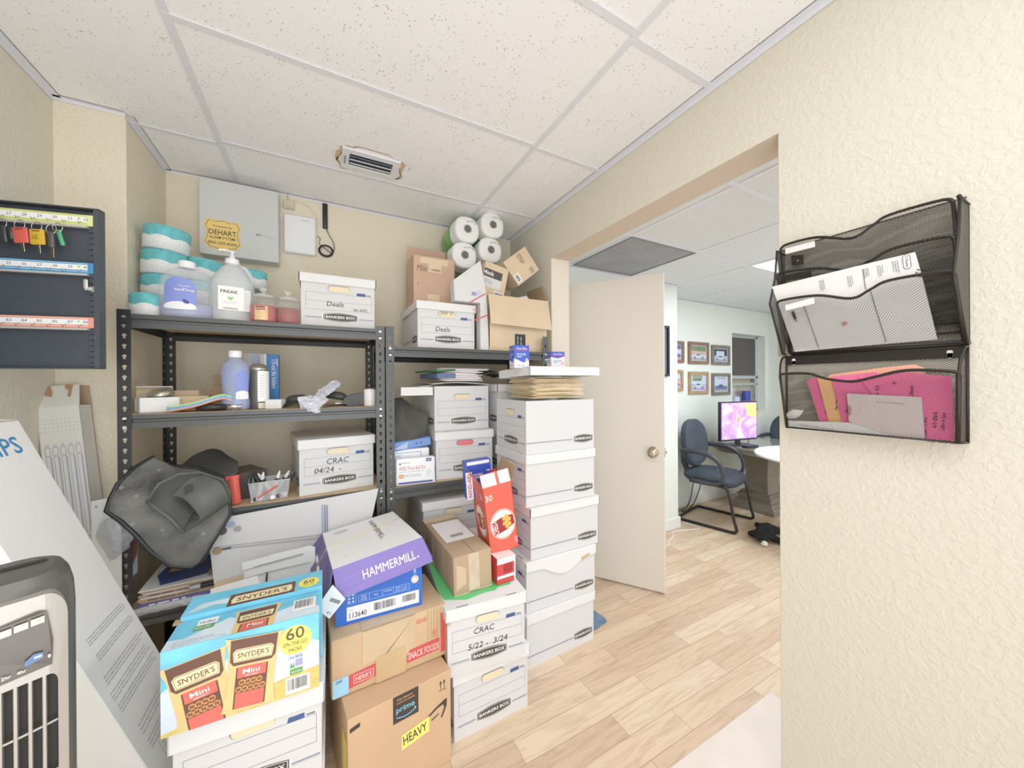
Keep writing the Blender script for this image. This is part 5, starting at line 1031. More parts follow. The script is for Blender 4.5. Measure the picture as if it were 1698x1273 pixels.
# glossy poster sliver and clear bag at the corner post
g = G(); p = [zq for zq in (PT(*Zp(475, 270), 1.86), PT(*Zp(566, 200), 1.88), PT(*Zp(560, 560), 1.88), PT(*Zp(470, 640), 1.86))]; g.poly(p, mat('leaflet_grey_blue', (190, 196, 208), .4)); g.poly([tuple(Vector(q)+Vector((0, -.001, 0))) for q in (PT(*Zp(500, 220), 1.862), PT(*Zp(566, 200), 1.878), PT(*Zp(560, 360), 1.878), PT(*Zp(510, 490), 1.862))], mat('leaflet_red_brown', (150, 92, 84), .5)); tag(g.build('leaflet', None), 'pale leaflet with a red-brown streak standing beside the corner post', 'leaflet')
a = aty(200, 880, 1.77)
crumple('clear_bag', 'clear plastic bag with white tissue hooked at the corner post under the mats', [[PT(165, 868, 1.79), PT(185, 858, 1.76), PT(215, 862, 1.77)], [PT(160, 890, 1.79), PT(185, 885, 1.75), PT(222, 886, 1.765)], [PT(175, 915, 1.79), PT(192, 905, 1.76), PT(216, 900, 1.775)], [PT(182, 932, 1.795), PT(196, 922, 1.785), PT(214, 908, 1.79)]], mat('tissue_film', (218, 220, 230), .15, alpha=.34, coat=.6), 8, .003)
# white board standing by the post
g = G(); A_ = PT(151.8, 831, 1.80); Bb = PT(214, 815, 1.80); g.poly([(A_[0], 1.80, A_[2]), (Bb[0]-.02, 1.80, Bb[2]-.01), (Bb[0]-.02, 1.80, .001), (A_[0], 1.80, .001)], mat('board_milky', (224, 228, 224), .35)); g.ell(Fr((0, 1.799, 0), (1, 0, 0), (0, 0, 1)), A_[0]+.012, A_[2]-.02, .003, .003, INKL); tag(g.build('white_board', None, solid=.004), 'milky white plastic board standing against the corner post', 'board')
# flattened cartons leaning on the shelf front
Zs = lambda x, y: (330+x/5.145, 790+y/5.145)
def zs(x, y, Y): return PT(*Zs(x, y), Y)
t = thing('flattened_carton', 'large flattened white file carton with four coloured dots, leaning on the low shelf', 'carton')
g = G(); q = [zs(50, 380, 1.792), zs(1530, 100, 1.792), zs(1475, 350, 1.786), zs(1440, 500, 1.782), zs(390, 870, 1.772), zs(130, 920, 1.772), zs(95, 620, 1.782)]
g.poly([q[0], q[1], q[2], q[3], q[4], q[5], q[6]][::-1], WBOX)
o_ = Vector(zs(130, 920, 1.69)); uu = (Vector(q[1])-Vector(q[0])).normalized(); tl = Vector(q[0]); vv = (Vector(q[6])-tl); fr = Fr(tl, uu, -vv)
# printed dots and the stripe pair, on the sheet's own plane
def onsheet(px, py):
    d_ = ray(*Zs(px, py)); n_ = fr.n; tt = (tl-EYE).dot(n_)/d_.dot(n_); w_ = EYE+d_*tt-tl; return w_.dot(fr.u), w_.dot(fr.v)
for x, y, m_ in ((180, 408, mat('dot_blue', (74, 104, 160), .5)), (180, 455, mat('dot_brown', (96, 84, 80), .5)), (270, 390, mat('dot_pale_blue', (156, 168, 200), .5)), (316, 425, mat('dot_grey', (160, 156, 148), .5))):
    a, b = onsheet(x, y); rr_ = .017 if x < 200 else .012; g.ell(fr, a, b, rr_, rr_*.95, m_, .0034)
for x, m_ in ((1062, INKB), (1080, INKB), (1042, mat('aid_pale_blue'))):
    a = onsheet(x, 160); b = onsheet(x-28, 450); g.line(fr, a, b, .0026, m_, .0034)
FS_ = mat('fold_shadow', (176, 174, 174), .8); a = onsheet(90, 610); b = onsheet(1010, 425); g.line(fr, a, b, .0018, FS_, .0034); a = onsheet(100, 628); b = onsheet(1010, 450); g.line(fr, a, b, .0012, FS_, .0034)
a = onsheet(165, 620); b = onsheet(240, 600); g.line(fr, a, b, .006, LOGO, .0034); a, b = onsheet(122, 638); g.ell(fr, a, b, .014, .013, mat('hole_tan', (170, 148, 110), .8), .0036)
g.build('sheet_panel', t, solid=.004)
g = G(); A1 = Vector(zs(132, 905, 1.762)); A2 = Vector(zs(400, 830, 1.762)); P = [tuple(A1), tuple(A2), (A2.x, 1.745, .003), (A1.x, 1.745, .003)]; g.poly(P[::-1], CARD2); tag(g.build('cardboard_sheet', None, solid=.003), 'narrow strip of bare brown cardboard under the flattened white carton', 'cardboard')
t = thing('folded_carton', 'folded white carton with a dark slot, standing behind the pretzel cartons', 'carton'); g = G()
P = [zs(370, 735, 1.60), zs(585, 680, 1.60), zs(600, 670, 1.60), zs(940, 590, 1.60), zs(990, 600, 1.60), zs(995, 850, 1.585), (zs(985, 1010, 1.57)[0], 1.578, .003), (zs(380, 1120, 1.57)[0], 1.578, .003), zs(385, 800, 1.60), zs(372, 790, 1.60)]
g.poly(P[::-1], WLID); tl2 = Vector(P[0]); fr = Fr(tl2, Vector(P[3])-tl2, (0, .08, 1))
def on2(px, py, fr=fr, tl=tl2):
    d_ = ray(*Zs(px, py)); tt = (tl-EYE).dot(fr.n)/d_.dot(fr.n); w_ = EYE+d_*tt-tl; return w_.dot(fr.u), w_.dot(fr.v)
for (p_, q_) in (((385, 798), (900, 690)), ((388, 870), (600, 820)), ((600, 820), (960, 760)), ((480, 770), (900, 680))): g.line(fr, on2(*p_), on2(*q_), .0014, mat('fold_shadow', (176, 174, 174), .8), .0034)
g.line(fr, on2(595, 828), on2(595, 912), .006, mat('slot_dark', (70, 66, 60), .8), .0036); g.build('carton_panel', t, solid=.004)
t = thing('folded_carton', 'white folded carton lid lying under the folded carton, beside the pretzel carton corner', 'carton', tuple(atz(385, 985, .70)+Vector((.0, .05, -.03))), R(12)); g = G(); g.cbox(.12, .10, .022, WLID, bev=.002); g.build('lid_panel', t)

# ================================================================== FOREGROUND STACKS
# two file boxes + pretzel cartons
SX, SY, SYAW = -.168, 1.163, -1.5
bankers((-.158, 1.345, 0), -1.5, 'white file box on the floor beneath the pretzel cartons', bh=.243)
bankers((-.156, 1.342, .248), -1.5, 'white file box directly carrying the pretzel cartons', lidh=.055, bh=.243)
SKY = mat('pretzel_sky', (112, 200, 232), .4, var=(7, .25, (1, 1, 2.2))); CLOUD = mat('pretzel_cloud', (214, 232, 244), .4, var=(9, .12)); WHEAT = mat('pretzel_wheat', (214, 192, 108), .45, var=(60, .12)); BAG = mat('bag_gold', (228, 198, 132), .45, var=(10, .08)); BRN = mat('bag_brown', (104, 70, 58), .45); CREAM = mat('bag_cream', (240, 226, 176), .5); BRED = mat('bag_red', (222, 104, 94), .45); PRZ = mat('pretzel_brown', (170, 100, 54), .6); YOV = mat('oval_yellow', (244, 232, 110), .45); GRN = mat('badge_green', (96, 160, 84), .5)
def bagart(g, fr, cx, cy, w, h, rot, full=True, clip=0., l=.0012):
    c_, s_ = math.cos(rot), math.sin(rot)
    def T(a, b): return (cx+a*w*c_-b*h*s_, cy+a*w*s_+b*h*c_)
    b0 = clip
    g.dec(fr, [T(-.5, b0), T(.5, b0), T(.44, max(b0, .3)), T(.47, .8), T(.56, 1.0), T(.44, .98), T(-.44, .98), T(-.56, 1.0), T(-.47, .8), T(-.44, max(b0, .3))], BAG, l)
    g.dec(fr, [T(-.43, .68), T(-.36, .62), T(.36, .62), T(.43, .68), T(.45, .97), T(-.45, .97)], BRN, l+.0004)
    g.dec(fr, [T(-.36, .665), T(.36, .665), T(.39, .80), T(.33, .84), T(-.33, .84), T(-.39, .80)], CREAM, l+.0008)
    g.dec(fr, [T(-.34, .675), T(.34, .675), T(.37, .80), T(.32, .83), T(-.32, .83), T(-.37, .80)], BRN, l+.0010); g.dec(fr, [T(-.335, .682), T(.335, .682), T(.36, .80), T(.31, .823), T(-.31, .823), T(-.36, .80)], CREAM, l+.0012)
    q = T(-.30, .715); g.text(fr, q[0], q[1], "SNYDER'S", h*.075, BRN, w=w*.60, l=l+.0016, bold=True, rot=rot); q = T(-.14, .692); g.text(fr, q[0], q[1], 'OF HANOVER', h*.016, BRN, w=w*.28, l=l+.0016, rot=rot)
    g.dec(fr, [T(-.30, max(b0, .03)), T(.30, max(b0, .03)), T(.30, .585), T(-.30, .585)], BRN, l+.0004); g.dec(fr, [T(-.27, max(b0, .03)), T(.27, max(b0, .03)), T(.27, .59), T(-.27, .59)], BRED, l+.0008)
    q = T(-.17, .49); g.text(fr, q[0], q[1], 'Mini', h*.065, WHT, w=w*.32, l=l+.0014, bold=True, rot=rot); q = T(-.12, .455); g.text(fr, q[0], q[1], 'PRETZELS', h*.018, WHT, w=w*.24, l=l+.0014, bold=True, rot=rot)
    if full:
        g.dec(fr, [T(-.27, .24), T(.27, .24), T(.27, .44), T(-.27, .44)], BRN, l+.0011)
        for i in range(9):
            a = -.22+.11*(i % 5)+.05*(i//5); b = .29+.09*(i//5); q = T(a, b)
            g.ell(fr, q[0], q[1], w*.062, h*.042, mat('pretzel_tan', (206, 142, 84), .6), l+.0014+.00005*i, 12, rot); g.ell(fr, q[0]-w*.02, q[1], w*.018, h*.022, BRN, l+.0020, 8, rot); g.ell(fr, q[0]+w*.02, q[1], w*.018, h*.022, BRN, l+.0020, 8, rot)
def sky_panel(g, fr, w, h, wheat=True):
    g.rect(fr, 0, 0, w, h, SKY, .0004); g.dec(fr, [(0, 0), (w, 0), (w, h*.62), (w*.8, h*.80), (w*.62, h*.66), (w*.45, h*.80), (w*.3, h*.6), (w*.12, h*.66), (0, h*.52)], CLOUD, .0006)
    if wheat: g.dec(fr, [(0, 0), (w, 0), (w, h*.30), (w*.75, h*.26), (w*.4, h*.16), (0, h*.04)], WHEAT, .0008)
w, d, h = .322, .110, .200
t = thing('pretzel_carton', 'sky blue pretzel carton printed with two snack bags and a yellow 60 oval, in front', 'carton', (SX, SY, .505), R(SYAW))
g = G(); g.cbox(w, d, h, SKY, bev=.0015); fr = boxfr(w, d, h, 'front'); sky_panel(g, fr, w, h)
g.clip = (0, 0, w, h); bagart(g, fr, w*.27, -h*.06, w*.36, h*.92, R(9)); bagart(g, fr, w*.515, h*.04, w*.34, h*.90, R(-5), l=.0040); g.clip = None
g.ell(fr, w*.83, h*.72, w*.115, h*.19, YOV, .0012, 36, R(6)); g.text(fr, w*.83, h*.73, '60', h*.155, BRN, w=w*.13, al='c', l=.0018, bold=True); g.text(fr, w*.83, h*.655, 'ON-THE-GO', h*.05, BRN, w=w*.17, al='c', l=.0018, bold=True); g.line(fr, (w*.75, h*.64), (w*.91, h*.64), .0006, BRN, .0016); g.text(fr, w*.83, h*.575, 'PACKS', h*.045, BRN, w=w*.09, al='c', l=.0018, bold=True); g.text(fr, w*.83, h*.48, '1.5oz BAGS', h*.04, INKB, w=w*.10, al='c', l=.0018, bold=True)
g.rect(fr, w*.79, h*.27, w*.88, h*.345, GRN, .0012); g.text(fr, w*.80, h*.29, 'NON GMO', h*.025, WHT, w=w*.07, l=.0018); g.rect(fr, w*.83, h*.37, w*.88, h*.46, mat('badge_lilac', (160, 160, 210), .5), .0012); g.dec(fr, [(w*.79, h*.36), (w*.80, h*.44), (w*.81, h*.38), (w*.82, h*.44), (w*.825, h*.36)], GRN, .0014)
g.barcode(fr, w*.76, h*.03, w*.93, h*.24, 5)
fr = boxfr(w, d, h, 'top'); g.rect(fr, 0, 0, w, d, SKY, .0004); g.dec(fr, [(0, 0), (w, 0), (w, d*.3), (w*.8, d*.6), (w*.55, d*.3), (w*.35, d*.75), (w*.1, d*.3), (0, d*.35)], CLOUD, .0006)
b0 = 0.; g.dec(fr, [(w*.40, 0), (w*.68, 0), (w*.685, d*.55), (w*.71, d*.88), (w*.38, d*.88), (w*.405, d*.55)], BAG, .0010); g.dec(fr, [(w*.415, d*.42), (w*.43, d*.36), (w*.65, d*.36), (w*.67, d*.42), (w*.675, d*.84), (w*.41, d*.84)], BRN, .0014); g.dec(fr, [(w*.43, d*.44), (w*.655, d*.44), (w*.66, d*.66), (w*.425, d*.66)], CREAM, .0018); g.text(fr, w*.445, d*.475, "SNYDER'S", d*.13, BRN, w=w*.195, l=.0022, bold=True)
g.rect(fr, w*.445, 0, w*.64, d*.30, BRN, .0014); g.rect(fr, w*.455, 0, w*.63, d*.31, BRED, .0018); g.text(fr, w*.50, d*.10, 'Mini', d*.13, WHT, w=w*.10, l=.0022, bold=True)
g.barcode(fr, w*.80, d*.28, w*.97, d*.78, 8); g.text(fr, w*.05, d*.14, '60 - 1.5 OZ (42.5g) BAGS', d*.06, INKL, w=w*.24, l=.0012); g.text(fr, w*.05, d*.05, 'NET WT 90 OZ (5 LB 10 OZ) 2.55kg', d*.05, INKL, w=w*.32, l=.0012)
g.rect(fr, w*.13, d*.50, w*.26, d*.68, GRN, .0012); g.rect(fr, w*.14, d*.68, w*.27, d*.92, WHT, .0012); g.text(fr, w*.15, d*.74, 'Verified', d*.10, INKB, w=w*.10, l=.0016, bold=True); g.text(fr, w*.14, d*.54, 'NON GMO', d*.09, WHT, w=w*.10, l=.0016)
g.build('carton_body', t); TR = mat('tray_white_cutout', (224, 220, 214), .7)
# second carton behind
w2, d2, h2 = .325, .10, .212
t = thing('pretzel_carton', 'sky blue pretzel carton directly behind the other, showing a brown banner and yellow oval', 'carton', (SX+.006, SY+.112, .505), R(SYAW+.6)); g = G(); g.cbox(w2, d2, h2, SKY, bev=.0015); fr = boxfr(w2, d2, h2, 'top'); g.rect(fr, 0, 0, w2, d2, SKY, .0004); g.dec(fr, [(w2*.02, .01), (w2*.2, .03), (w2*.3, .02), (w2*.4, .05), (w2*.1, .05)], CLOUD, .0006)
g.rect(fr, w2*.29, 0, w2*.78, d2*.62, BRN, .0010); g.dec(fr, [(w2*.32, d2*.10), (w2*.74, d2*.10), (w2*.76, d2*.2), (w2*.75, d2*.48), (w2*.33, d2*.48), (w2*.31, d2*.3)], CREAM, .0014); g.text(fr, w2*.35, d2*.17, "SNYDER'S", d2*.22, BRN, w=w2*.37, l=.0018, bold=True)
g.ell(fr, w2*.89, d2*.36, w2*.085, d2*.28, YOV, .0012, 30); g.text(fr, w2*.89, d2*.30, '60', d2*.22, BRN, w=w2*.09, al='c', l=.0018, bold=True); g.text(fr, w2*.89, d2*.18, 'ON-THE-GO', d2*.07, BRN, w=w2*.09, al='c', l=.0018); g.build('carton_body', t)
g = G(); g.M = Matrix.Translation((-w2/2-.004, -d2/2-.001, 0)); g.box(-.006, .012, -.002, .012, h2-.03, h2-.024, mat('tray_white_cutout')); g.box(-.010, .010, -.002, .016, h2-.016, h2-.010, CARD3); g.build('flap', t)

# shipping carton (floor), snack carton, paper carton, its lid
AX, AY, AZ = .212, 1.345, 7.
w, d, h = .335, .30, .322
t = thing('delivery_carton', 'brown delivery carton with black tape and a yellow HEAVY label, on the floor', 'carton', (AX, AY, 0), R(AZ)); g = G(); AM = mat('cardboard_delivery', (202, 166, 130), .8, bump=(60, .12, .002), var=(6, .05))
g.cbox(w, d, h-.004, AM, bev=.002); fr = boxfr(w, d, h-.004, 'front'); BT = mat('tape_black', (58, 52, 48), .35); PB = mat('print_sky', (120, 196, 224), .5)
g.rect(fr, w*.40, h*.72, w*.65, h-.004, BT, .0008); g.text(fr, w*.43, h*.80, 'prime', h*.07, PB, w=w*.18, l=.0014, bold=True)
P = [(w*.43+w*.18*i/10, h*.775-h*.022*math.sin(PI*i/10)) for i in range(11)]; 
for i in range(10): g.line(fr, P[i], P[i+1], .0028, PB, .0014)
g.dec(fr, [(w*.60, h*.795), (w*.625, h*.80), (w*.62, h*.765), (w*.612, h*.782)], PB, .0014); g.text(fr, w*.44, h*.90, 'prime fast shipping', h*.022, mat('print_copper', (214, 160, 120), .5), w=w*.17, l=.0014, bold=True); g.text(fr, w*.44, h*.935, 'Free Returns', h*.022, mat('print_copper'), w=w*.15, l=.0014, bold=True)
for a in (.885, .925): g.line(fr, (w*a, h*.83), (w*a, h*.905), .0022, INK, .001); g.dec(fr, [(w*(a-.014), h*.885), (w*(a+.014), h*.885), (w*a, h*.92)], INK, .0012)
g.line(fr, (w*.865, h*.815), (w*.945, h*.815), .0022, INK, .001)
P = [(w*(.76+.20*math.cos(R(-150+14*i))*.8), h*(.52+.16*math.sin(R(-150+14*i))*.9)) for i in range(0)]
sw = [(.74, .56), (.80, .585), (.86, .62), (.905, .67)]
g.dec(fr, [(w*.74, h*.61), (w*.83, h*.66), (w*.93, h*.70), (w*.955, h*.70), (w*.95, h*.62), (w*.90, h*.52), (w*.885, h*.53), (w*.925, h*.62), (w*.91, h*.655), (w*.85, h*.645), (w*.75, h*.595)], BT, .001); g.dec(fr, [(w*.78, h*.555), (w*.86, h*.585), (w*.87, h*.575), (w*.79, h*.545)], BT, .001)
g.dec(fr, [(w*.48, h*.42), (w*.76, h*.46), (w*.76, h*.61), (w*.48, h*.57)], YOV, .0012); g.text(fr, w*.50, h*.46, 'HEAVY', h*.09, INK, w=w*.24, l=.0018, bold=True, rot=R(6)); g.text(fr, w*.04, h*.9, '', .01, INK) if False else None
g.dec(fr, [(.006, h*.90), (.035, h*.92), (.035, h*.88), (.006, h*.86)], BT, .001); fr = boxfr(w, d, h-.004, 'left'); g.rect(fr, d*.72, h*.3, d*.96, h*.75, YOV, .001)
g.build('carton_body', t)
w, d, h = .380, .255, .188
t = thing('snack_carton', 'battered brown snack carton patched with tan tape, red SNACK FOOD print', 'carton', (.207, 1.405, .320), R(3)); HC = mat('cardboard_snack', (200, 168, 130), .75, bump=(30, .25, .004), var=(7, .08))
RP2 = mat('print_snack_red', (206, 74, 76), .55); g = G(); g.cbox(w, d, h, HC, bev=.006, seg=2); fr = boxfr(w, d, h, 'front')
g.dec(fr, [(w*.12, h*.10), (w*.35, h*.14), (w*.35, h*.37), (w*.12, h*.33)], RP2, .001); g.frame(fr, w*.17, h*.16, w*.33, h*.30, .0012, WHT, .0014); g.text(fr, w*.185, h*.19, "HERR'S", h*.08, mat('print_pale_pink', (240, 214, 206), .5), w=w*.13, l=.0016, bold=True)
g.dec(fr, [(w*.62, h*.14), (w*.93, h*.17), (w*.93, h*.40), (w*.62, h*.36)], RP2, .001); g.text(fr, w*.63, h*.19, 'SNACK FOODS', h*.13, mat('print_pale_pink'), w=w*.295, l=.0016, bold=True)
g.rect(fr, w*.945, h*.10, w*.995, h*.85, RP2, .001); g.text(fr, w*.71, h*.80, 'GOOD', h*.08, RP2, w=w*.10, l=.0012, bold=True); g.text(fr, w*.86, h*.52, 'CC', h*.07, RP2, w=w*.05, l=.0012); g.text(fr, w*.86, h*.44, 'CC', h*.07, RP2, w=w*.05, l=.0012)
for i in range(5): g.line(fr, (w*(.82+.03*i), h*.42), (w*(.82+.03*i), h*.98), .0012, mat('crease_dark', (140, 110, 80), .8), .0009)
g.rect(fr, w*.01, h*.03, w*.13, h*.34, mat('sticker_sky', (150, 206, 234), .5), .0013); g.text(fr, w*.03, h*.26, '249', h*.06, INKB, w=w*.05, l=.0018, bold=True); g.lines(fr, w*.03, h*.06, w*.11, h*.22, 4, .001, INKB, 8)
g.build('carton_body', t); g = G()
g.dec(fr, [(w*.24, h*.42), (w*.36, h*.44), (w*.36, h*.28), (w*.34, h*.30), (w*.62, h*.30), (w*.70, h*.52), (w*.70, h*.995), (w*.24, h*.995)], TAPE, .0022); g.dec(fr, [(w*.35, .002), (w*.61, .002), (w*.61, h*.50), (w*.35, h*.46)], mat('parcel_tape_light', (198, 168, 126), .3, bump=(25, .3, .003), var=(12, .07)), .0030); g.rect(boxfr(w, d, h, 'top'), w*.24, 0, w*.70, d, TAPE, .0015); g.build('tape', t)
w, d, h = .286, .40, .160
t = thing('paper_carton', 'blue printer paper carton numbered 113640, open, under the tilted purple lid', 'carton', (.188, 1.528, .5100), R(-2)); PBL = mat('carton_royal_blue', (38, 98, 196), .45); g = G(); wt = .004
g.box(-w/2, w/2, -d/2, -d/2+wt, 0, h, PBL); g.box(-w/2, w/2, d/2-wt, d/2, 0, h, PBL); g.box(-w/2, -w/2+wt, -d/2+wt, d/2-wt, 0, h, CARD3); g.box(w/2-wt, w/2, -d/2+wt, d/2-wt, 0, h, PBL); g.box(-w/2+wt, w/2-wt, -d/2+wt, d/2-wt, 0, .005, CARD3)
fr = boxfr(w, d, h, 'front'); LB = mat('print_light_blue', (176, 204, 244), .5)
g.rect(fr, w*.12, h*.07, w*.96, h*.36, WGLOSS, .0008); g.text(fr, w*.15, h*.11, '113640', h*.12, INK, w=w*.19, l=.0014, bold=True); g.text(fr, w*.15, h*.27, 'ITEM', h*.03, mat('print_copper'), w=w*.04, l=.0014); g.barcode(fr, w*.40, h*.10, w*.70, h*.34, 12, False); g.barcode(fr, w*.74, h*.12, w*.94, h*.34, 13, False)
g.frame(fr, w*.25, h*.42, w*.84, h*.56, .001, LB, .001); [g.line(fr, (w*a, h*.42), (w*a, h*.56), .001, LB, .001) for a in (.37, .52, .65)]
for s_, a, b, ww in (('20LB', .275, .50, .06), ('75GSM', .27, .44, .07), ('92', .42, .47, .05), ('4,000', .54, .49, .09), ('8.5 x 11', .68, .50, .13), ('216 x 279', .67, .44, .14)): g.text(fr, w*a, h*b, s_, h*.045, LB, w=w*ww, l=.0014, bold=True)
g.ell(fr, w*.91, h*.62, w*.045, h*.085, WHT, .001); g.ell(fr, w*.91, h*.62, w*.037, h*.07, mat('badge_orange', (220, 160, 100), .5), .0014); g.ell(fr, w*.91, h*.62, w*.027, h*.05, WHT, .0018); g.dec(fr, [(w*.895, h*.78), (w*.925, h*.78), (w*.92, h*.84), (w*.91, h*.88), (w*.90, h*.84)], LB, .001); g.text(fr, w*.895, h*.735, 'FSC', h*.03, LB, w=w*.035, l=.0014, bold=True)
g.frame(fr, w*.13, h*.42, w*.22, h*.64, .001, LB, .001); [g.ell(fr, w*(.15+.04*(i % 2)), h*(.46+.07*(i//2)), w*.013, h*.025, LB, .0012, 10) for i in range(6)]
g.rect(fr, w*.50, h*.86, w*.93, h*.985, mat('label_pinkish', (226, 206, 202), .5), .001)
g.build('carton_body', t)
# hammer lid: tilted, splayed side panels
t = thing('purple_box_cover', 'white-topped purple box cover bound with string, tilted on the blue paper carton', 'box cover', (.174, 1.528, .640), (R(-5.2), R(-7.1), R(4.2)))
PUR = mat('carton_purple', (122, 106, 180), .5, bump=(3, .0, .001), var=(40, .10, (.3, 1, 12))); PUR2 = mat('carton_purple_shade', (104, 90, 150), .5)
w, d, h = .298, .450, .080; g = G(); g.box(-w/2, w/2, -d/2, d/2, h-.004, h, mat('cover_top_white', (246, 246, 246), .55)); fr = Fr((-w/2, -d/2, h), (1, 0, 0), (0, 1, 0))
g.text(fr, w*.60, d*.90, 'HAMMERMILL.', .020, LOGO, w=d*.62, l=.001, rot=R(-90)); g.ell(fr, w*.22, d*.86, w*.10, d*.045, mat('seal_grey', (206, 206, 210), .6, var=(90, .2)), .0006); g.text(fr, w*.14, d*.16, 'FSC', .006, INKL, l=.001)
g.build('top_panel', t)
g = G(); fr = Fr((-w/2, -d/2, h), (1, 0, 0), Vector((0, .22, 1))); g.poly([fr.p(0, 0), fr.p(0, -.094), fr.p(w+.02, -.094), fr.p(w, 0)], PUR); fr2 = fr; g.text(fr2, w*.28, -.062, 'HAMMERMILL', .028, WHT, w=w*.60, l=.0022); g.ell(fr2, w*.905, -.058, .003, .003, WHT, .0012); g.build('front_panel', t, solid=.003)
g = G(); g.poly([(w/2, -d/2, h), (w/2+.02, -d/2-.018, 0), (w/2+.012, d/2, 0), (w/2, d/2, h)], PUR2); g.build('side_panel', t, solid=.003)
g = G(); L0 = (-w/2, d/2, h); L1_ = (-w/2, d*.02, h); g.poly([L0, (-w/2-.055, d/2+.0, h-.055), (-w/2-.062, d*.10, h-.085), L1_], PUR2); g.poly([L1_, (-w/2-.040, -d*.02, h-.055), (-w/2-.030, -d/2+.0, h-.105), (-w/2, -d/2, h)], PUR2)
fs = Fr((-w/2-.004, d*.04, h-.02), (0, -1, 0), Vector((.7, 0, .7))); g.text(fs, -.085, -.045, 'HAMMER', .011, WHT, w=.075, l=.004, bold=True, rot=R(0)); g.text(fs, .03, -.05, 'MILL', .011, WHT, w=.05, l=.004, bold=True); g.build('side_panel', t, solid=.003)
g = G(); fr = Fr((-w/2-.030, -d/2-.022, h-.075), Vector((.93, -.36, 0)), Vector((.25, .05, .97))); g.M = Matrix.Identity(4); g.poly([fr.p(-.028, -.018), fr.p(.016, -.058), fr.p(.058, -.012), fr.p(.014, .040)], WLID); g.text(fr, .010, -.006, '0000', .010, INK, w=.034, l=.002, bold=True, rot=R(-28)); g.text(fr, .006, -.040, '0 1', .006, INKB, w=.012, l=.002, rot=R(-28)); g.build('corner_tab', t, solid=.002)
g = G(); SY_ = mat('string_yellow', (222, 212, 150), .6); g.tube([(w/2, d*.20, h+.001), (w*.1, d*.10, h+.002), (-w*.3, d*.03, h+.002), (-w/2-.001, d*.0, h+.001), (-w/2-.03, d*.05, h-.045), (-w/2-.058, d*.11, h-.088)], .0016, SY_, 6); g.build('string', t)

# ================================================================== LEFT FOREGROUND
# long white carton leaning on the left wall
T_ = aty(30.8, 696, 1.61); B_ = aty(269, 1088, 1.61); L_ = (B_-T_).normalized(); nrm = Vector((L_.z*-1, 0, L_.x)); nrm = nrm if nrm.x > 0 else -nrm
k_ = (T_.z-.004-0)/(-L_.z); LEN = k_-.10*abs(nrm.z)/abs(L_.z)-.01
W_ = .285; TH_ = .098
t = thing('long_carton', 'long white lighting carton leaning against the left wall behind the fan', 'carton'); t.matrix_world = Matrix(((0, L_.x*-1, nrm.x, T_.x), (1, 0, 0, T_.y), (0, L_.z*-1, nrm.z, T_.z), (0, 0, 0, 1))).copy()
# local axes: x = toward the back wall, y = up along the carton, z = out of the face; origin = upper far corner of the face
PHW = mat('carton_bright_white', (252, 252, 250), .5, var=(4, .02))
g = G(); g.box(-W_, 0, -LEN, 0, -TH_, 0, PHW, .003); fr = Fr((-W_, -LEN, 0), (1, 0, 0), (0, 1, 0))
PHB = mat('print_philips_blue', (60, 142, 200), .5)
g.text(fr, W_-.285, LEN-.096, 'PHILIPS', .050, PHB, w=.235, l=.001, bold=True)
GL = mat('print_grey', (150, 150, 156), .6)
for (b0, b1, n_, a0) in ((.86, .885, 3, .06), (.81, .835, 3, .06), (.745, .775, 3, .04), (.70, .73, 3, .03), (.66, .69, 3, .03), (.56, .60, 3, .05), (.51, .545, 3, .05)): g.lines(fr, a0+.0, b0-.30+.05, W_-.02, b1-.30+.05, n_, .0022, GL, int(b0*100), .12)
g.frame(fr, .08, .19, W_-.03, .26, .001, GL); g.lines(fr, .09, .195, W_-.04, .255, 5, .0018, GL, 71, .1)
g.ell(fr, W_-.03, .075, .022, .022, GL, .0007); g.ell(fr, W_-.03, .075, .020, .020, PHW, .001); g.ell(fr, W_-.03, .075, .012, .012, GL, .0013)
g.line(fr, (0, .15), (W_, .15), .001, mat('crease_pale', (214, 212, 206), .7)); g.build('carton_body', t)
g = G(); g.grid([[(-W_, 0, -TH_), (-W_*.5, .010, -TH_), (0, .004, -TH_)], [(-W_, .030, -.05), (-W_*.5, .040, -.05), (0, .022, -.05)], [(-W_, 0, 0), (-W_*.5, .004, 0), (0, 0, 0)]], PHW); g.build('end_flap', t)
# fluorescent tube carton
FC0, FC1 = aty(62.7, 674, 1.93), aty(136.4, 672.8, 1.93); xr0 = FC0.x; xr1 = FC1.x; hz = 1.245
t = thing('tube_light_carton', 'tall open white carton printed with blue tube outlines, leaning in the corner', 'carton', ((xr0+xr1)/2+.108, 1.930, .006), (R(-1.5), R(-5.2), 0)); w = xr1-xr0; d = .075; h = hz-.001; FW = mat('carton_off_white', (226, 226, 218), .6)
g = G(); wt = .003; g.box(-w/2, w/2, -d/2, -d/2+wt, 0, h, FW); g.box(-w/2, w/2, d/2-wt, d/2, 0, h, CARD3); g.box(-w/2, -w/2+wt, -d/2, d/2, 0, h, FW); g.box(w/2-wt, w/2, -d/2, d/2, 0, h, FW); fr = boxfr(w, d, h, 'front'); TBL = mat('print_tube_blue', (112, 122, 168), .6)
for i in range(5):
    a = w*(.10+.175*i); ww = w*.115; g.frame(fr, a, h-.175, a+ww, h-.145, .0012, TBL); g.frame(fr, a+.001, h-.47, a+ww-.001, h-.178, .0010, TBL); g.line(fr, (a+ww*.3, h-.145), (a+ww*.3, h-.133), .001, TBL); g.line(fr, (a+ww*.7, h-.145), (a+ww*.7, h-.133), .001, TBL); g.line(fr, (a+ww+.001, h-.18), (a+ww+.001, h-.47), .003, mat('print_tube_shade', (170, 176, 204), .6), .0009)
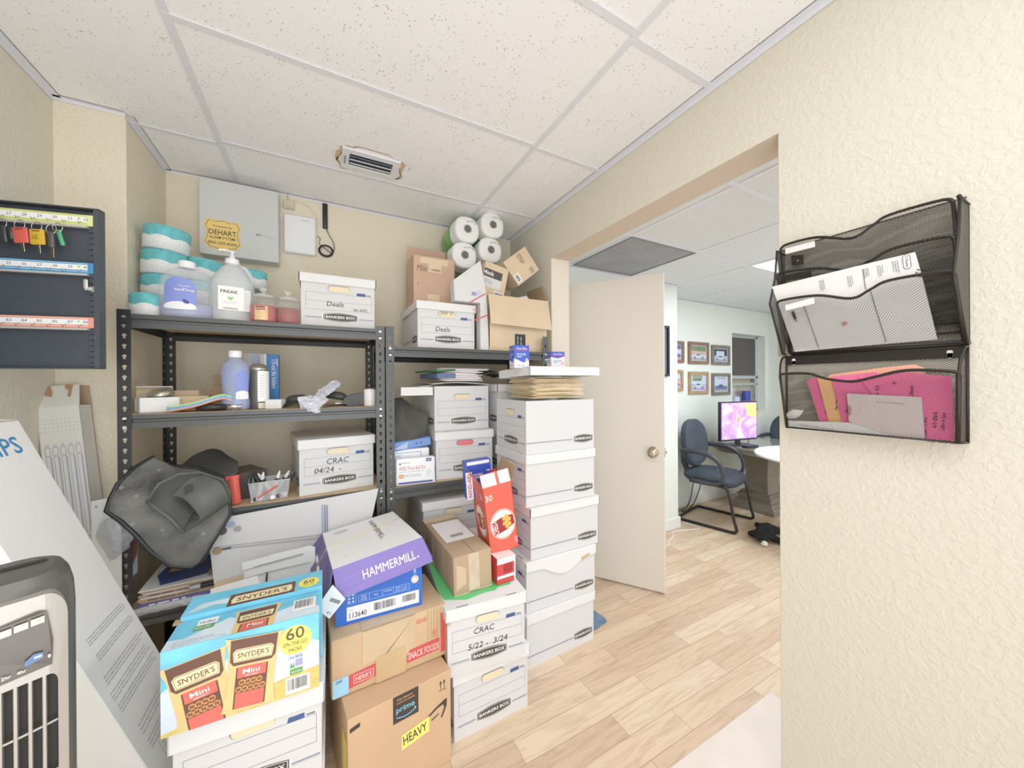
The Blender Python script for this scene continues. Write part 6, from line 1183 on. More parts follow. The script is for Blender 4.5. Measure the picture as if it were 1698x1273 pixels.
for i in range(4):
    for j in range(10): g.ell(fr, w*(.06+.095*j), h-.045-.014*i, .0014, .0012, TBL, .0008, 6)
g.rect(fr, 0, h-.505, w, h-.480, mat('print_band_grey', (184, 196, 204), .6), .0008); fl = boxfr(w, d, h, 'left'); g.frame(fl, d*.2, h-.30, d*.8, h-.12, .0014, TBL); g.build('carton_body', t)
g = G(); f1 = Fr((-w/2, -d/2, h), (1, 0, 0), Vector((0, .55, .83))); g.poly([f1.p(0, 0), f1.p(w, 0), f1.p(w*.86, .095), f1.p(-.030, .095)], FW); TRN = mat('torn_board', (178, 138, 98), .8)
g.dec(f1, [(-.004, .09), (.022, .092), (.030, .07), (.034, .045), (.018, .05), (.008, .07)], TRN, .0035); g.dec(f1, [(w*.55, .094), (w*.72, .094), (w*.74, .04), (w*.68, .04), (w*.66, .07), (w*.56, .08)], TRN, .0035); g.build('front_flap', t, solid=.003)
g = G(); f2 = Fr((-w/2, d/2, h), (0, -1, 0), Vector((-.75, 0, .65))); g.poly([f2.p(0, 0), f2.p(d, 0), f2.p(d*.9, .055), f2.p(.0, .060)], CARD2); g.build('side_flap', t, solid=.003)
g = G(); f3 = Fr((-w/2, d/2, h), (1, 0, 0), Vector((0, .1, 1))); g.poly([f3.p(.02, 0), f3.p(w, 0), f3.p(w*.98, .075), f3.p(.05, .08)], CARD3); g.build('back_flap', t, solid=.003)

# tower fan
t = thing('tower_fan', 'dark grey and silver oscillating tower fan standing in the left foreground', 'fan', (-.487, .985, 0), R(27)); t.scale = (.78, .94, 1.008)
FD = mat('fan_charcoal', (88, 88, 82), .35, .25); FS = mat('fan_silver', (178, 174, 168), .32, .35); FB = mat('fan_inner_dark', (40, 38, 34), .6); H0, H1 = .06, .985
def ov(rx, ry, n=40, y0=0, p=2.6): return [(math.copysign(abs(math.cos(2*PI*i/n))**(2/p), math.cos(2*PI*i/n))*rx, y0+math.copysign(abs(math.sin(2*PI*i/n))**(2/p), math.sin(2*PI*i/n))*ry) for i in range(n)]
g = G(); rings = []
for z, k_ in ((H0, 1), (H1-.075, 1), (H1-.040, .975), (H1-.018, .91), (H1-.004, .80), (H1, .66)):
    rings.append([(x*k_, y*k_, z+.0*x) for x, y in ov(.090, .082)])
n = 40
for i in range(len(rings)-1): g.add(rings[i]+rings[i+1], [(j, (j+1) % n, n+(j+1) % n, n+j) for j in range(n)], FD, True)
g.poly(rings[-1], FD); g.poly(rings[0][::-1], FD); g.build('housing', t)
g = G(); g.stad(Fr((0, .01, H1+.001), (1, 0, 0), (0, 1, 0)), 0, 0, .10, .018, FB, .0008); g.build('carry_slot', t)
g = G(); yf = -.098; fr = Fr((0, yf, 0), (1, 0, 0), (0, 0, 1))
# silver face frame with an open grille window
fw, fh0, fh1 = .071, .085, H1-.028; gw, gz0, gz1 = .056, .12, H1-.165
def rr2(w, z0, z1, r, n=6):
    P = []
    for cx, cz, a0 in ((w-r, z0+r, -90), (w-r, z1-r*1.4, 0), (-w+r, z1-r*1.4, 90), (-w+r, z0+r, 180)):
        for i in range(n+1): th = R(a0+90*i/n); P.append((cx+r*math.cos(th), cz+(r*1.4 if a0 in (0, 90) else r)*math.sin(th)))
    return P
O = rr2(fw, fh0, fh1, .032); I = rr2(gw, gz0, gz1, .012); n = len(O)
bend = lambda p, dz: (p[0], yf+p[0]**2+dz, p[1])
g.add([bend(p, 0) for p in O]+[bend(p, -.003) for p in I], [(i, (i+1) % n, n+(i+1) % n, n+i) for i in range(n)], FS, False)
g.add([bend(p, 0) for p in O]+[bend(p, .038) for p in O], [(i, n+i, n+(i+1) % n, (i+1) % n) for i in range(n)], FS, False); g.build('face_frame', t)
g = G(); g.poly([bend(p, .012) for p in I], FB); g.box(-gw*.9, gw*.9, yf+.03, yf+.04, gz0, gz1, FB)
g.build('grille_back', t)
gg = G(); nv = 5
for i in range(nv+2):
    x = -gw+2*gw*i/(nv+1)
    if 0 < i < nv+1: gg.box(x-.0026, x+.0026, yf-.003+x*x, yf+.008+x*x, gz0, gz1, FS, .0008)
for j in range(10):
    z = gz1-.085*(j+1)
    if z > gz0: 
        for i in range(nv+1):
            xa = -gw+2*gw*i/(nv+1); xb = -gw+2*gw*(i+1)/(nv+1); gg.add([(xa, yf+xa*xa, z-.0018), (xb, yf+xb*xb, z-.0018+.0), (xb, yf+xb*xb, z+.0018), (xa, yf+xa*xa, z+.0018)], [(0, 1, 2, 3)], FS)
gg.build('grille', t)
for i in range(5):
    x = -gw+2*gw*(i+.5)/6+.01; g = G(); g.box(x, x+.004, yf+.012, yf+.026, gz0, gz1, mat('fan_louver_grey', (104, 100, 92), .4)); g.build('louver', t)
g = G(); DK = mat('fan_display_dark', (88, 84, 78), .18, .3); zc0, zc1 = gz1+.012, H1-.052
P = [(-.048, zc0), (.048, zc0+.004), (.050, zc0+.045), (.042, zc1-.004), (.03, zc1), (-.045, zc1-.010), (-.052, zc0+.05)]; g.poly([(a, yf+a*a-.0045, b) for a, b in P], DK)
fr = Fr((0, yf-.0062, 0), (1, 0, 0), (0, 0, 1)); BTN = mat('fan_button_grey', (200, 198, 192), .4)
for i in range(4): a = -.034+.021*i; g.poly([(a+dx, yf-.0066, zc1-.020+dz+.0035*i*.5) for dx, dz in ((-.009, -.006), (.009, -.005), (.009, .006), (-.009, .005))], BTN)
for i, s_ in enumerate(('1hr', '2hr', '4hr')): g.text(fr, -.036+.019*i, zc0+.010, s_, .005, WHT, w=.012, l=.001, bold=True)
g.dec(fr, [(.012, zc0+.018), (.036, zc0+.022), (.036, zc0+.032), (.024, zc0+.034), (.012, zc0+.026)], mat('fan_led_blue', (90, 120, 160), .4), .0008); g.rect(fr, .024, zc0+.026, .034, zc0+.029, WHT, .0014); g.ell(fr, .044, zc0+.022, .002, .003, WHT, .0014); g.build('control_panel', t)
g = G(); g.lathe([(.13, 0), (.135, .006), (.13, .018), (.09, .026), (.07, .06)], FD, 36); g.build('base', t)
# ================================================================== KEY CABINET (open door) ON THE LEFT WALL
KM = mat('cabinet_slate', (72, 78, 86), .45, .2, var=(30, .05)); KD = mat('cabinet_slate_dark', (56, 60, 66), .5, .2)
t = thing('key_cabinet', 'open slate grey steel key cabinet with three rows of numbered coloured hook strips', 'key cabinet')
e0 = Vector((-.607, 1.624, 0)); dirx = Vector((.974, -.225, 0)).normalized(); DWk = .345; hg = e0-dirx*DWk
zt = aty(175, 352, e0.y).z; zb = aty(175, 612, e0.y).z; H = zt-zb
def onpl(px, py):
    d_ = ray(px, py); n_ = Vector((-dirx.y, dirx.x, 0)); k = (e0-EYE).dot(n_)/d_.dot(n_); w_ = EYE+d_*k-hg; return w_.dot(dirx), w_.z-zb
t.location = (hg.x, hg.y, zb); t.rotation_euler = (0, 0, math.atan2(dirx.y, dirx.x))
g = G(); g.box(0, DWk, 0, .003, 0, H, KM); g.box(DWk-.004, DWk, -.022, 0, 0, H, KM); g.box(0, DWk, -.022, 0, H-.004, H, KD); g.box(0, DWk, -.022, 0, 0, .003, KM); g.box(DWk-.013, DWk-.004, -.022, -.019, 0, H, KM); g.build('door', t)
g = G(); g.box(-.006, 0, -.002, .006, 0, H, KD); g.build('door_hinge', t)
g = G(); rx1 = onpl(162, 400)[0]; rx0 = onpl(153, 400)[0]; g.box(rx0, rx1, -.012, 0, .008, H-.012, KM)
for i in range(26):
    z = .018+i*(H-.04)/26; g.box(rx0+.002, rx1-.003, -.0128, -.0118, z, z+.0028, mat('slot_black', (18, 18, 20), .7))
g.build('slotted_rail', t)
def strip(py, hh, c1, c2, nums, seed):
    s = G(); z = onpl(165, py)[1]; x1 = rx1+.001; s.box(.0, x1, -.020, -.012, z-hh/2, z+hh/2, c1, .0015); s.box(.0, rx0, -.021, -.010, z-hh/2-.006, z-hh/2, SILVER)
    fr = Fr((0, -.0204, z-hh/2), (1, 0, 0), (0, 0, 1)); s.rect(fr, 0, hh*.30, x1-.012, hh*.78, WHT, .0005); s.rect(fr, 0, hh*.12, x1-.012, hh*.22, c2, .0005); s.rect(fr, 0, hh*.84, x1-.012, hh*.92, c2, .0005)
    for i, nn in enumerate(nums[::-1]):
        px = onpl(148-25*i, py)[0]; s.text(fr, px, hh*.42, nn, hh*.26, INKL, l=.001, bold=True)
    s.ell(fr, onpl(141, py)[0], hh*.60, .0042, .0032, mat('dot_green', (150, 226, 120), .5), .0012, 12)
    o = s.build('hook_strip', t)
    hk = G()
    for i in range(7):
        px = onpl(148-25*i, py)[0]-.005; hk.tube([(px, -.021, z-hh*.15), (px+.002, -.030, z-hh*.30), (px+.004, -.036, z-hh*.45), (px+.003, -.038, z-hh*.25)], .0011, CHROME, 5)
    hk.build('hooks', o)
    return z
zy = strip(371, .034, mat('strip_yellow', (226, 232, 150), .45), mat('strip_yellow_deep', (206, 214, 120), .45), [str(n) for n in range(26, 33)], 1)
zbl = strip(448.5, .034, mat('strip_blue', (66, 140, 196), .45), mat('strip_blue_pale', (150, 200, 230), .45), [str(n) for n in range(34, 41)], 2)
zr = strip(537, .034, mat('strip_coral', (232, 150, 128), .45), mat('strip_coral_pale', (240, 190, 172), .45), ['B2', 'B3', 'B4', 'B5', 'B6', 'B7', 'B8'], 3)
g = G(); kx_, kz_ = onpl(158, 478); g.M = Matrix.Translation((kx_+.004, -.014, kz_-.008)) @ Matrix.Rotation(R(90), 4, 'X'); g.lathe([(.011, -.004), (.011, .006), (.006, .007)], CHROME, 6, smooth=False); g.M = Matrix.Identity(4); g.box(kx_-.012, kx_-.002, -.026, -.022, kz_-.008, kz_+.022, SILVER, .003, 2); g.box(kx_-.010, kx_+.006, -.025, -.021, kz_-.012, kz_-.002, SILVER, .001); g.build('lock_cam', t)
g = G(); BX = -.887; g.M = t.matrix_basis.inverted(); g.M = (Matrix.Translation((hg.x, hg.y, zb)) @ Matrix.Rotation(math.atan2(dirx.y, dirx.x), 4, 'Z')).inverted(); g.box(BX, hg.x-.012+.012, hg.y-.36, hg.y-.004, zb, zb+H, KM); g.build('cabinet_body', t)
# keys hanging on rings
def keyset(px, py, col, label, shape, hh=.052, tilt=0, blade=True, ring=True, w=.030):
    a, z = onpl(px, py); p = hg+dirx*a+Vector((dirx.y, -dirx.x, 0))*.040
    k = thing('car_key', label, 'car key', (p.x, p.y, zb+z), (0, R(tilt), math.atan2(dirx.y, dirx.x)), None)
    g = G(); m_ = mat('key_'+col[0], col[1], .35, coat=.3)
    if shape == 'tag': g.box(-w/2, w/2, -.004, .004, -hh, 0, m_, .003, 2); g.stad(Fr((-w/2, -.0045, -hh), (1, 0, 0), (0, 0, 1)), w/2, hh-.006, w*.55, .003, mat('tag_hole_dark', (120, 50, 40), .5), .0004)
    else: g.lathe([(.2, 0), (.8, .08), (1, .35), (.95, .7), (.6, .95), (.15, 1)], m_, 20, sx=w/2, sy=.008) if False else g.box(-w/2, w/2, -.007, .007, -hh, 0, m_, .006, 3)
    g.build('fob', k)
    if col[0] == 'yellow': g = G(); g.text(Fr((-w/2, -.0045, -hh), (1, 0, 0), (0, 0, 1)), .008, hh*.5, '5 28', .006, mat('tag_ink_brown', (130, 100, 30), .5), w=.012, l=.0008); g.lines(Fr((-w/2, -.0045, -hh), (1, 0, 0), (0, 0, 1)), .007, hh*.32, .022, hh*.48, 2, .0015, mat('tag_ink_brown'), 2); g.build('tag_writing', k)
    if blade: g = G(); g.box(-.004, .004, -.0012, .0012, -hh-.026, -hh+.002, NICKEL, .0005); g.build('key_blade', k)
    if ring:
        g = G(); g.tube([(.012*math.cos(2*PI*i/20), .002*math.sin(2*PI*i/20), .008+.015*math.sin(2*PI*i/20)) for i in range(20)], .0011, CHROME, 6, closed=True); g.build('key_ring', k)
keyset(10, 382, ('red', (214, 88, 74)), 'red key tag at the left picture edge with a steel key', 'tag', .046, 12, True, w=.022)
keyset(27, 384, ('black', (44, 46, 48)), 'black oval remote car key hanging between two red tags', 'fob', .050, -6, False, w=.024)
keyset(56, 386, ('red', (214, 88, 74)), 'larger red car key tag hanging under the yellow strip', 'tag', .046, -6, True, w=.034)
keyset(42, 387, ('black', (44, 46, 48)), 'black car key mostly hidden behind the larger red tag', 'fob', .036, -4, False, ring=False, w=.014)
keyset(83, 389, ('yellow', (214, 170, 48)), 'mustard yellow key tag with handwriting hanging under the yellow strip', 'tag', .046, -4, True, w=.034)
keyset(106, 393, ('grey_black', (70, 72, 68)), 'grey-black car key with a white stripe and a long blade reaching the blue strip', 'fob', .050, -2, True, w=.016)
keyset(117, 390, ('green', (70, 170, 110)), 'green plastic key tag, rightmost key in the cabinet', 'tag', .048, -14, False, ring=True, w=.010)

# ================================================================== WALL FILE ORGANIZERS (near right)
MB_ = mat('organizer_black', (40, 37, 32), .4, .35)
def on_x(x, y, X): 
    q = at(1270+x/2.829, 310+y/2.829, 'x', X); return (q.x, q.y, q.z)
def smooth(P, n=5):
    P = [Vector(p) for p in P]; o = []
    for i in range(len(P)-1):
        p0, p1, p2, p3 = P[max(i-1, 0)], P[i], P[i+1], P[min(i+2, len(P)-1)]
        for k in range(n): t = k/n; o.append(.5*((2*p1)+(p2-p0)*t+(2*p0-5*p1+4*p2-p3)*t*t+(3*p1-p0-3*p2+p3)*t**3))
    return o+[P[-1]]
t = thing('wall_file_organizer', 'black wire mesh three-tier wall file holder, upper of the two on the near wall', 'file organizer')
YL, YR = .572, .233
def tier(rim, bl, br, name='pocket', label=None):
    r = smooth(rim); o = [Vector(bl)]+r+[Vector(br)]
    g = G(); g.poly([tuple(p) for p in o], LATT); f = g.build(name, t)
    g = G(); g.tube([tuple(p) for p in r], .0036, MB_, 8); g.tube([bl, r[0]], .0030, MB_, 8); g.tube([r[-1], br], .0040, MB_, 8); g.tube([bl, br], .0030, MB_, 8); g.build('rim', f)
    return f
X1_, X2_, X3_ = 1.262, 1.238, 1.214
tier([on_x(68, 292, X1_), on_x(100, 268, X1_), on_x(240, 235, X1_), on_x(400, 240, X1_), on_x(500, 180, X1_), on_x(580, 130, X1_), on_x(830, 60, X1_), on_x(878, 72, X1_)], (1.284, YL, 1.452), (1.284, YR, 1.452), 'back_pocket')
tier([on_x(55, 430, X2_), on_x(75, 402, X2_), on_x(240, 380, X2_), on_x(385, 388, X2_), on_x(490, 345, X2_), on_x(600, 287, X2_), on_x(840, 232, X2_), on_x(885, 245, X2_)], (1.280, YL, 1.430), (1.280, YR, 1.430), 'middle_pocket')
f3 = tier([on_x(52, 548, X3_), on_x(80, 530, X3_), on_x(240, 508, X3_), on_x(400, 522, X3_), on_x(490, 480, X3_), on_x(580, 437, X3_), on_x(840, 395, X3_), on_x(885, 412, X3_)], (1.268, YL, 1.408), (1.268, YR, 1.408), 'front_pocket')
g = G(); g.poly([(1.286, .612, 1.40), (1.286, .612, 1.735), (1.286, .232, 1.735), (1.286, .232, 1.40)], LATT); bk = g.build('back_panel', t)
g = G(); g.tube([(1.286, .232, 1.40), (1.286, .232, 1.712), (1.245, .236, 1.728)], .004, MB_, 8); g.tube([(1.286, YL+.004, 1.405), (1.286, .612, 1.735)], .003, MB_, 8); g.tube([(1.286, .612, 1.733), (1.286, .232, 1.733)], .0015, MB_, 6); g.tube([(1.283, YL, 1.404), (1.283, YR, 1.404)], .004, MB_, 8); g.build('frame', bk)
for Y_, nm in ((YR-.004, 'side_panel'), (YL+.018, 'side_panel')):
    g = G(); g.poly([(1.286, Y_, 1.405), (1.268, Y_, 1.405), (1.212, Y_+.008, 1.56), (1.238, Y_+.006, 1.64), (1.250, Y_+.006, 1.725), (1.286, Y_, 1.715)], mat('side_mesh_grey', (92, 90, 80), .5, .2, alpha=.72)); sp_ = g.build(nm, t)
    g = G(); g.tube([(1.286, Y_, 1.405), (1.268, Y_, 1.405), (1.212, Y_+.008, 1.558), (1.238, Y_+.006, 1.64), (1.250, Y_+.006, 1.725), (1.286, Y_, 1.715)], .003, MB_, 8); g.build('edge', sp_)
CLP = mat('label_card_white', (236, 236, 234), .5)
for (x0, y0, x1, y1, X_, par) in ((90, 275, 228, 318, X1_, 0), (90, 540, 225, 580, X3_, 1)):
    g = G(); A = Vector(on_x(x0, y0+14, X_-.006)); Bq = Vector(on_x(x1, y0-22, X_-.006)); g.poly([tuple(A), tuple(Bq), tuple(Bq-Vector((-.004, 0, .016))), tuple(A-Vector((-.004, 0, .016)))], CLP); o = g.build('label_holder', t, solid=.001)
g = G(); A = Vector(on_x(78, 415, X2_-.006)); Bq = Vector(on_x(212, 390, X2_-.006)); g.poly([tuple(A), tuple(Bq), tuple(Bq-Vector((-.004, 0, .018))), tuple(A-Vector((-.004, 0, .018)))], MB_); g.build('label_holder', t, solid=.001)
g = G(); g.poly([on_x(118, 322, 1.280), on_x(175, 318, 1.280), on_x(178, 362, 1.280), on_x(122, 368, 1.280)], mat('clip_black', (48, 46, 42), .4)); g.ell(Fr(on_x(150, 345, 1.279), (0, -1, 0), (0, 0, 1)), 0, 0, .003, .003, CHROME, .001, 12); g.build('mount_clip', t)
# paper in the front pocket
PX = 1.229
t2 = thing('invoice_sheet', 'white printed parts store invoice stuck in the front tier of the upper wall organizer', 'paper'); g = G()
q = [on_x(28, 468, PX-.006), on_x(700, 305, PX-.006), on_x(728, 400, PX+.004), on_x(805, 715, PX+.038), on_x(135, 772, PX+.038), on_x(55, 540, PX+.006)]
g.poly(q, PAPERW); o0 = Vector(q[0]); fr = Fr(q[0], Vector(q[1])-o0, Vector(q[0])-Vector(q[5]))
nn = (Vector(q[1])-o0).cross(Vector(q[4])-o0)
def onsh(px, py, X_): return Vector(on_x(px, py, X_))
def sheet_fr(pts, px, py, ang):
    """frame on the sheet's plane at a photo-measured spot"""
    n_ = nn.normalized(); n_ = -n_ if n_.x > 0 else n_; d_ = ray(1270+px/2.829, 310+py/2.829); k = (o0-EYE).dot(n_)/d_.dot(n_); p = EYE+d_*k
    u = (Vector(q[1])-o0).normalized(); v = n_.cross(u); return Fr(p+n_*.0015, u*math.cos(ang)+v*math.sin(ang), v*math.cos(ang)-u*math.sin(ang))
f = sheet_fr(q, 660, 330, R(-90)); g.stad(f, .010, .0, .034, .013, INK, .0004); g.stad(f, .010, .0, .032, .011, WHT, .0007); g.text(f, -.004, -.0035, "O'Reilly", .006, INK, w=.027, l=.001, bold=True)
f = sheet_fr(q, 80, 478, 0)
for (x_, y_, n__, ww, th) in ((250, 440, 5, .030, .0012), (380, 420, 8, .034, .0010), (455, 385, 6, .028, .0012), (520, 370, 7, .03, .001), (590, 350, 5, .03, .0012)):
    f = sheet_fr(q, x_, y_, R(-88)); g.lines(f, 0, 0, ww, .012, 3, th, INKL, x_, .3)
for (x0, x1) in ((190, 250), (500, 570)): pass
for (xa, ya, xb, yb) in ((180, 555, 250, 755), (490, 480, 565, 725), (455, 385, 470, 480)):
    a_ = sheet_fr(q, xa, ya, 0).o; b_ = sheet_fr(q, xb, yb, 0).o; g.tube([a_, b_], .0006, INKL, 4)
f = sheet_fr(q, 120, 585, R(-80)); g.lines(f, 0, 0, .034, .008, 2, .003, INK, 5, .1); f = sheet_fr(q, 370, 640, 0); g.ell(f, 0, 0, .006, .006, mat('stamp_pink', (226, 150, 160), .6), .0004, 12)
f = sheet_fr(q, 690, 420, R(-30)); g.lines(f, 0, 0, .02, .02, 3, .002, INK, 4, .2)
g.build('sheet', t2, solid=.0006)

t = thing('wall_file_organizer', 'black wire mesh single-pocket wall file holder, lower of the two on the near wall', 'file organizer')
LX = 1.222
rim = smooth([on_x(66, 884, LX), on_x(85, 876, LX), on_x(200, 875, LX), on_x(280, 898, LX), on_x(400, 912, LX), on_x(500, 893, LX), on_x(620, 865, LX), on_x(720, 858, LX), on_x(880, 866, LX), on_x(905, 880, LX)])
bl, br = on_x(98, 1130, 1.240), on_x(903, 1203, 1.240)
bl = (1.240, bl[1], 1.183); br = (1.240, br[1], 1.183)
g = G(); g.poly([bl]+[tuple(p) for p in rim]+[br], LATT); f_ = g.build('front_pocket', t)
g = G(); g.tube([tuple(p) for p in rim], .0036, MB_, 8); g.tube([bl, tuple(rim[0])], .0036, MB_, 8); g.tube([tuple(rim[-1]), br], .0046, MB_, 8); g.tube([bl, br], .0026, MB_, 8); g.build('rim', f_)
yl, yr = .588, .232
g = G(); g.poly([(1.286, yl, 1.178), (1.286, yl, 1.375), (1.286, yr, 1.375), (1.286, yr, 1.178)], LATT); g.poly([(1.286, yl, 1.180), (1.286, yr, 1.180), br, bl], LATT); bk = g.build('back_panel', t)
g = G(); g.box(1.2835, 1.2885, yr, yl, 1.372, 1.400, MB_, .001); 
for yy in (.257, .567): g.ell(Fr((1.283, yy, 1.386), (0, -1, 0), (0, 0, 1)), 0, 0, .005, .0045, CLP, .0006, 16); g.stad(Fr((1.283, yy, 1.3785), (0, -1, 0), (0, 0, 1)), 0, 0, .005, .012, CLP, .0007)
g.build('mount_plate', t)
for Y_, ry in ((yr, -1), (yl, 0)):
    g = G(); r0 = rim[-1] if ry else rim[0]; b_ = br if ry else bl
    cur = smooth([(1.286, Y_, 1.398), (1.262, Y_, 1.393), (1.238, Y_*.5+r0.y*.5, 1.372), tuple(r0)], 5)
    g.poly([tuple(p) for p in cur]+[b_, (1.286, Y_, 1.180)], LATT); sp_ = g.build('side_panel', t); g = G(); g.tube([tuple(p) for p in cur], .003, MB_, 8); g.tube([(1.286, Y_, 1.398), (1.286, Y_, 1.180)], .003, MB_, 8); g.tube([b_, (1.286, Y_, 1.180)], .003, MB_, 8); g.build('edge', sp_)
def sheetx(name, pts, X_, m, label, cat='paper', writing=(), dx=0.):
    P = [on_x(x, y, X_+dx*(y-900)/300) for x, y in pts]; g = G(); g.poly(P, m); 
    for (x, y, s_, h_, w_, ang, mm) in writing:
        p = Vector(on_x(x, y, X_+dx*(y-900)/300-.0012)); g.text(Fr(p, Vector((0, -math.cos(R(ang)), math.sin(R(ang)))), Vector((0, math.sin(R(ang)), math.cos(R(ang))))), 0, 0, s_, h_, mm, w=w_, l=.0004)
    return tag(g.build(name, None, solid=.0004), label, cat)
PK = mat('note_pink', (240, 110, 160), .65); PK2 = mat('note_salmon', (250, 178, 152), .65); PO = mat('note_peach', (248, 190, 130), .65); PKL = mat('note_light_pink', (246, 158, 176), .65)
sheetx('salmon_sheet', [(285, 905), (300, 880), (560, 845), (700, 832), (745, 850), (745, 930), (300, 960)], 1.272, PK2, 'salmon pink sheet standing at the back of the lower wall organizer')
sheetx('pink_note', [(192, 908), (240, 890), (310, 1095), (262, 1130)], 1.262, PK, 'narrow pink note slip, first of the slanted slips in the lower organizer', writing=((285, 1060, 'Silver', .006, .022, 80, PEN),), dx=.004)
sheetx('peach_note', [(240, 892), (310, 890), (372, 1110), (300, 1120)], 1.258, PO, 'peach orange note slip between two pink slips in the lower organizer', writing=((335, 1045, 'Rear 7320', .006, .030, 84, PEN),), dx=.004)
sheetx('pink_note', [(305, 890), (520, 868), (520, 1120), (365, 1120)], 1.254, PK, 'pink note slip right of the peach one, behind the white receipt', writing=((385, 1060, '26 t13', .006, .026, 84, PEN),), dx=.004)
sheetx('pink_paper', [(430, 885), (640, 868), (872, 888), (884, 1195), (640, 1185), (600, 1100)], 1.250, PK, 'large bright pink handwritten sheet filling the right of the lower organizer', writing=((800, 1130, 'o.t clark', .008, .038, 86, PEN), (838, 1140, 'Labor A Liner', .007, .040, 86, PEN), (690, 985, 'e Bound', .007, .026, 86, PEN), (610, 925, '4', .006, .005, 86, PEN), (528, 972, 's 55', .006, .022, 86, PEN), (752, 1180, 'rotate 1-2 blue', .006, .05, 88, PEN), (760, 1196, 'ne ed ile', .004, .045, 0, PEN)), dx=.004)
sheetx('white_receipt', [(380, 968), (730, 985), (748, 1190), (660, 1188), (390, 1100)], 1.246, PAPERP, 'white receipt with a small red banner in front of the pink sheets', writing=((400, 1070, 'RECEIPT', .006, .026, 88, mat('receipt_red', (190, 70, 70), .6)), (520, 1010, 'lines total parts', .003, .05, -3, INKL), (440, 1060, 'green stamp', .003, .03, 84, mat('stamp_green_pale', (190, 206, 180), .6))), dx=.003)
g = G(); P0 = Vector(on_x(105, 1060, 1.262)); 
g.grid([[tuple(P0+Vector((0, -.0, -.018))), tuple(P0+Vector((-.004, -.028, -.010))), tuple(P0+Vector((0, -.04, .012)))], [tuple(P0+Vector((-.012, -.0, -.002))), tuple(P0+Vector((-.014, -.02, .012))), tuple(P0+Vector((-.006, -.038, .010)))], [tuple(P0+Vector((-.01, .0, -.012))), tuple(P0+Vector((-.012, -.02, -.006))), tuple(P0+Vector((-.004, -.032, -.004)))]], PAPERW); tag(g.build('curled_paper', None, solid=.0006), 'curled strip of white receipt paper at the left of the lower organizer', 'paper')
sheetx('folded_papers', [(105, 1095), (400, 1105), (650, 1135), (655, 1180), (110, 1135)], 1.250, PAPERW, 'long folded white papers lying in the bottom of the lower organizer', writing=((160, 1118, 'invoice parts account', .004, .08, -4, INKL),))

# ================================================================== FAR ROOM
BF = mat('chair_fabric_navy_black', (58, 66, 78), .75, bump=(180, .3, .001), var=(9, .15)); BA = mat('chair_arm_black', (56, 60, 68), .35); BT_ = mat('chair_tube_black', (26, 27, 28), .3)
def cushion(g, rows, m, thick): g.grid(rows, m, True, 5)
def chair(label, loc, rot, group=None):
    t = thing('office_chair', label, 'chair', loc, rot, group); t.scale = (1.02, 1.0, 1.02)
    # seat: rounded pad
    g = G(); n = 32
    def pad(z, k, dz=0): return [(math.copysign(abs(math.cos(2*PI*i/n))**.62, math.cos(2*PI*i/n))*.245*k, -.0+math.copysign(abs(math.sin(2*PI*i/n))**.62, math.sin(2*PI*i/n))*.245*k, z-.015*(math.sin(2*PI*i/n) < -.5)+dz) for i in range(n)]
    R_ = [pad(.375, .70), pad(.385, .90), pad(.41, .99), pad(.435, 1.0), pad(.458, .94), pad(.470, .75), pad(.474, .4), pad(.475, .05)]
    for i in range(len(R_)-1): g.add(R_[i]+R_[i+1], [(j, (j+1) % n, n+(j+1) % n, n+j) for j in range(n)], BF, True)
    g.poly(R_[0][::-1], BF); g.build('seat', t)
    g = G()
    def bk(y, k, kz=1): 
        o = []
        for i in range(n):
            a = 2*PI*i/n; x = math.copysign(abs(math.cos(a))**.75, math.cos(a))*.250*k; zz = .70+math.sin(a)*.215*k*kz+.02*(math.sin(a) > 0); o.append((x, y-.055+.10*(zz-.5)-.25*x*x, zz))
        return o
    R_ = [bk(.185, .3), bk(.180, .75), bk(.19, .93), bk(.21, 1.0), bk(.24, .99), bk(.262, .92), bk(.27, .7), bk(.272, .2)]
    for i in range(len(R_)-1): g.add(R_[i]+R_[i+1], [(j, (j+1) % n, n+(j+1) % n, n+j) for j in range(n)], BF, True)
    g.poly(R_[0], BF); g.poly(R_[-1], BF); g.build('backrest', t)
    g = G(); g.tube([(0, .16, .39), (0, .25, .42), (0, .285, .50), (0, .29, .60)], [.03, .03, .028, .025], BA, 10); g.build('back_support', t)
    for s in (-1, 1):
        g = G(); P = smooth([(s*.265, .20, .665), (s*.272, .05, .668), (s*.278, -.04, .655), (s*.282, -.13, .60), (s*.28, -.165, .50), (s*.275, -.14, .425), (s*.265, -.06, .40), (s*.26, .12, .405)], 5)
        g.tube([tuple(p) for p in P], [.020+.004*math.sin(i*.2) for i in range(len(P))], BA, 10); o = g.build('armrest', t)
    g = G(); hw = .235
    P = smooth([(-hw, .10, .385), (-hw, -.12, .385), (-hw-.004, -.19, .35), (-hw-.006, -.235, .12), (-hw-.006, -.255, .035), (-hw-.006, -.225, .013)], 4)+smooth([(-hw-.006, .20, .013), (-hw+.03, .25, .013), (hw-.03, .25, .013), (hw+.006, .20, .013)], 4)+smooth([(hw+.006, -.225, .013), (hw+.006, -.255, .035), (hw+.006, -.235, .12), (hw+.004, -.19, .35), (hw, -.12, .385), (hw, .10, .385)], 4)
    g.tube([tuple(p) for p in P], .0125, BT_, 10); g.build('sled_base', t)
    g = G(); g.box(-.20, .20, -.13, .13, .366, .380, BT_, .003); g.build('seat_plate', t)
chair('black fabric office chair with curved arms in front of the pedestal table', (3.33, 2.13, 0), R(14))
chair('black office chair standing behind the table, partly hidden by the monitor', (4.70, 2.12, 0), R(-84))
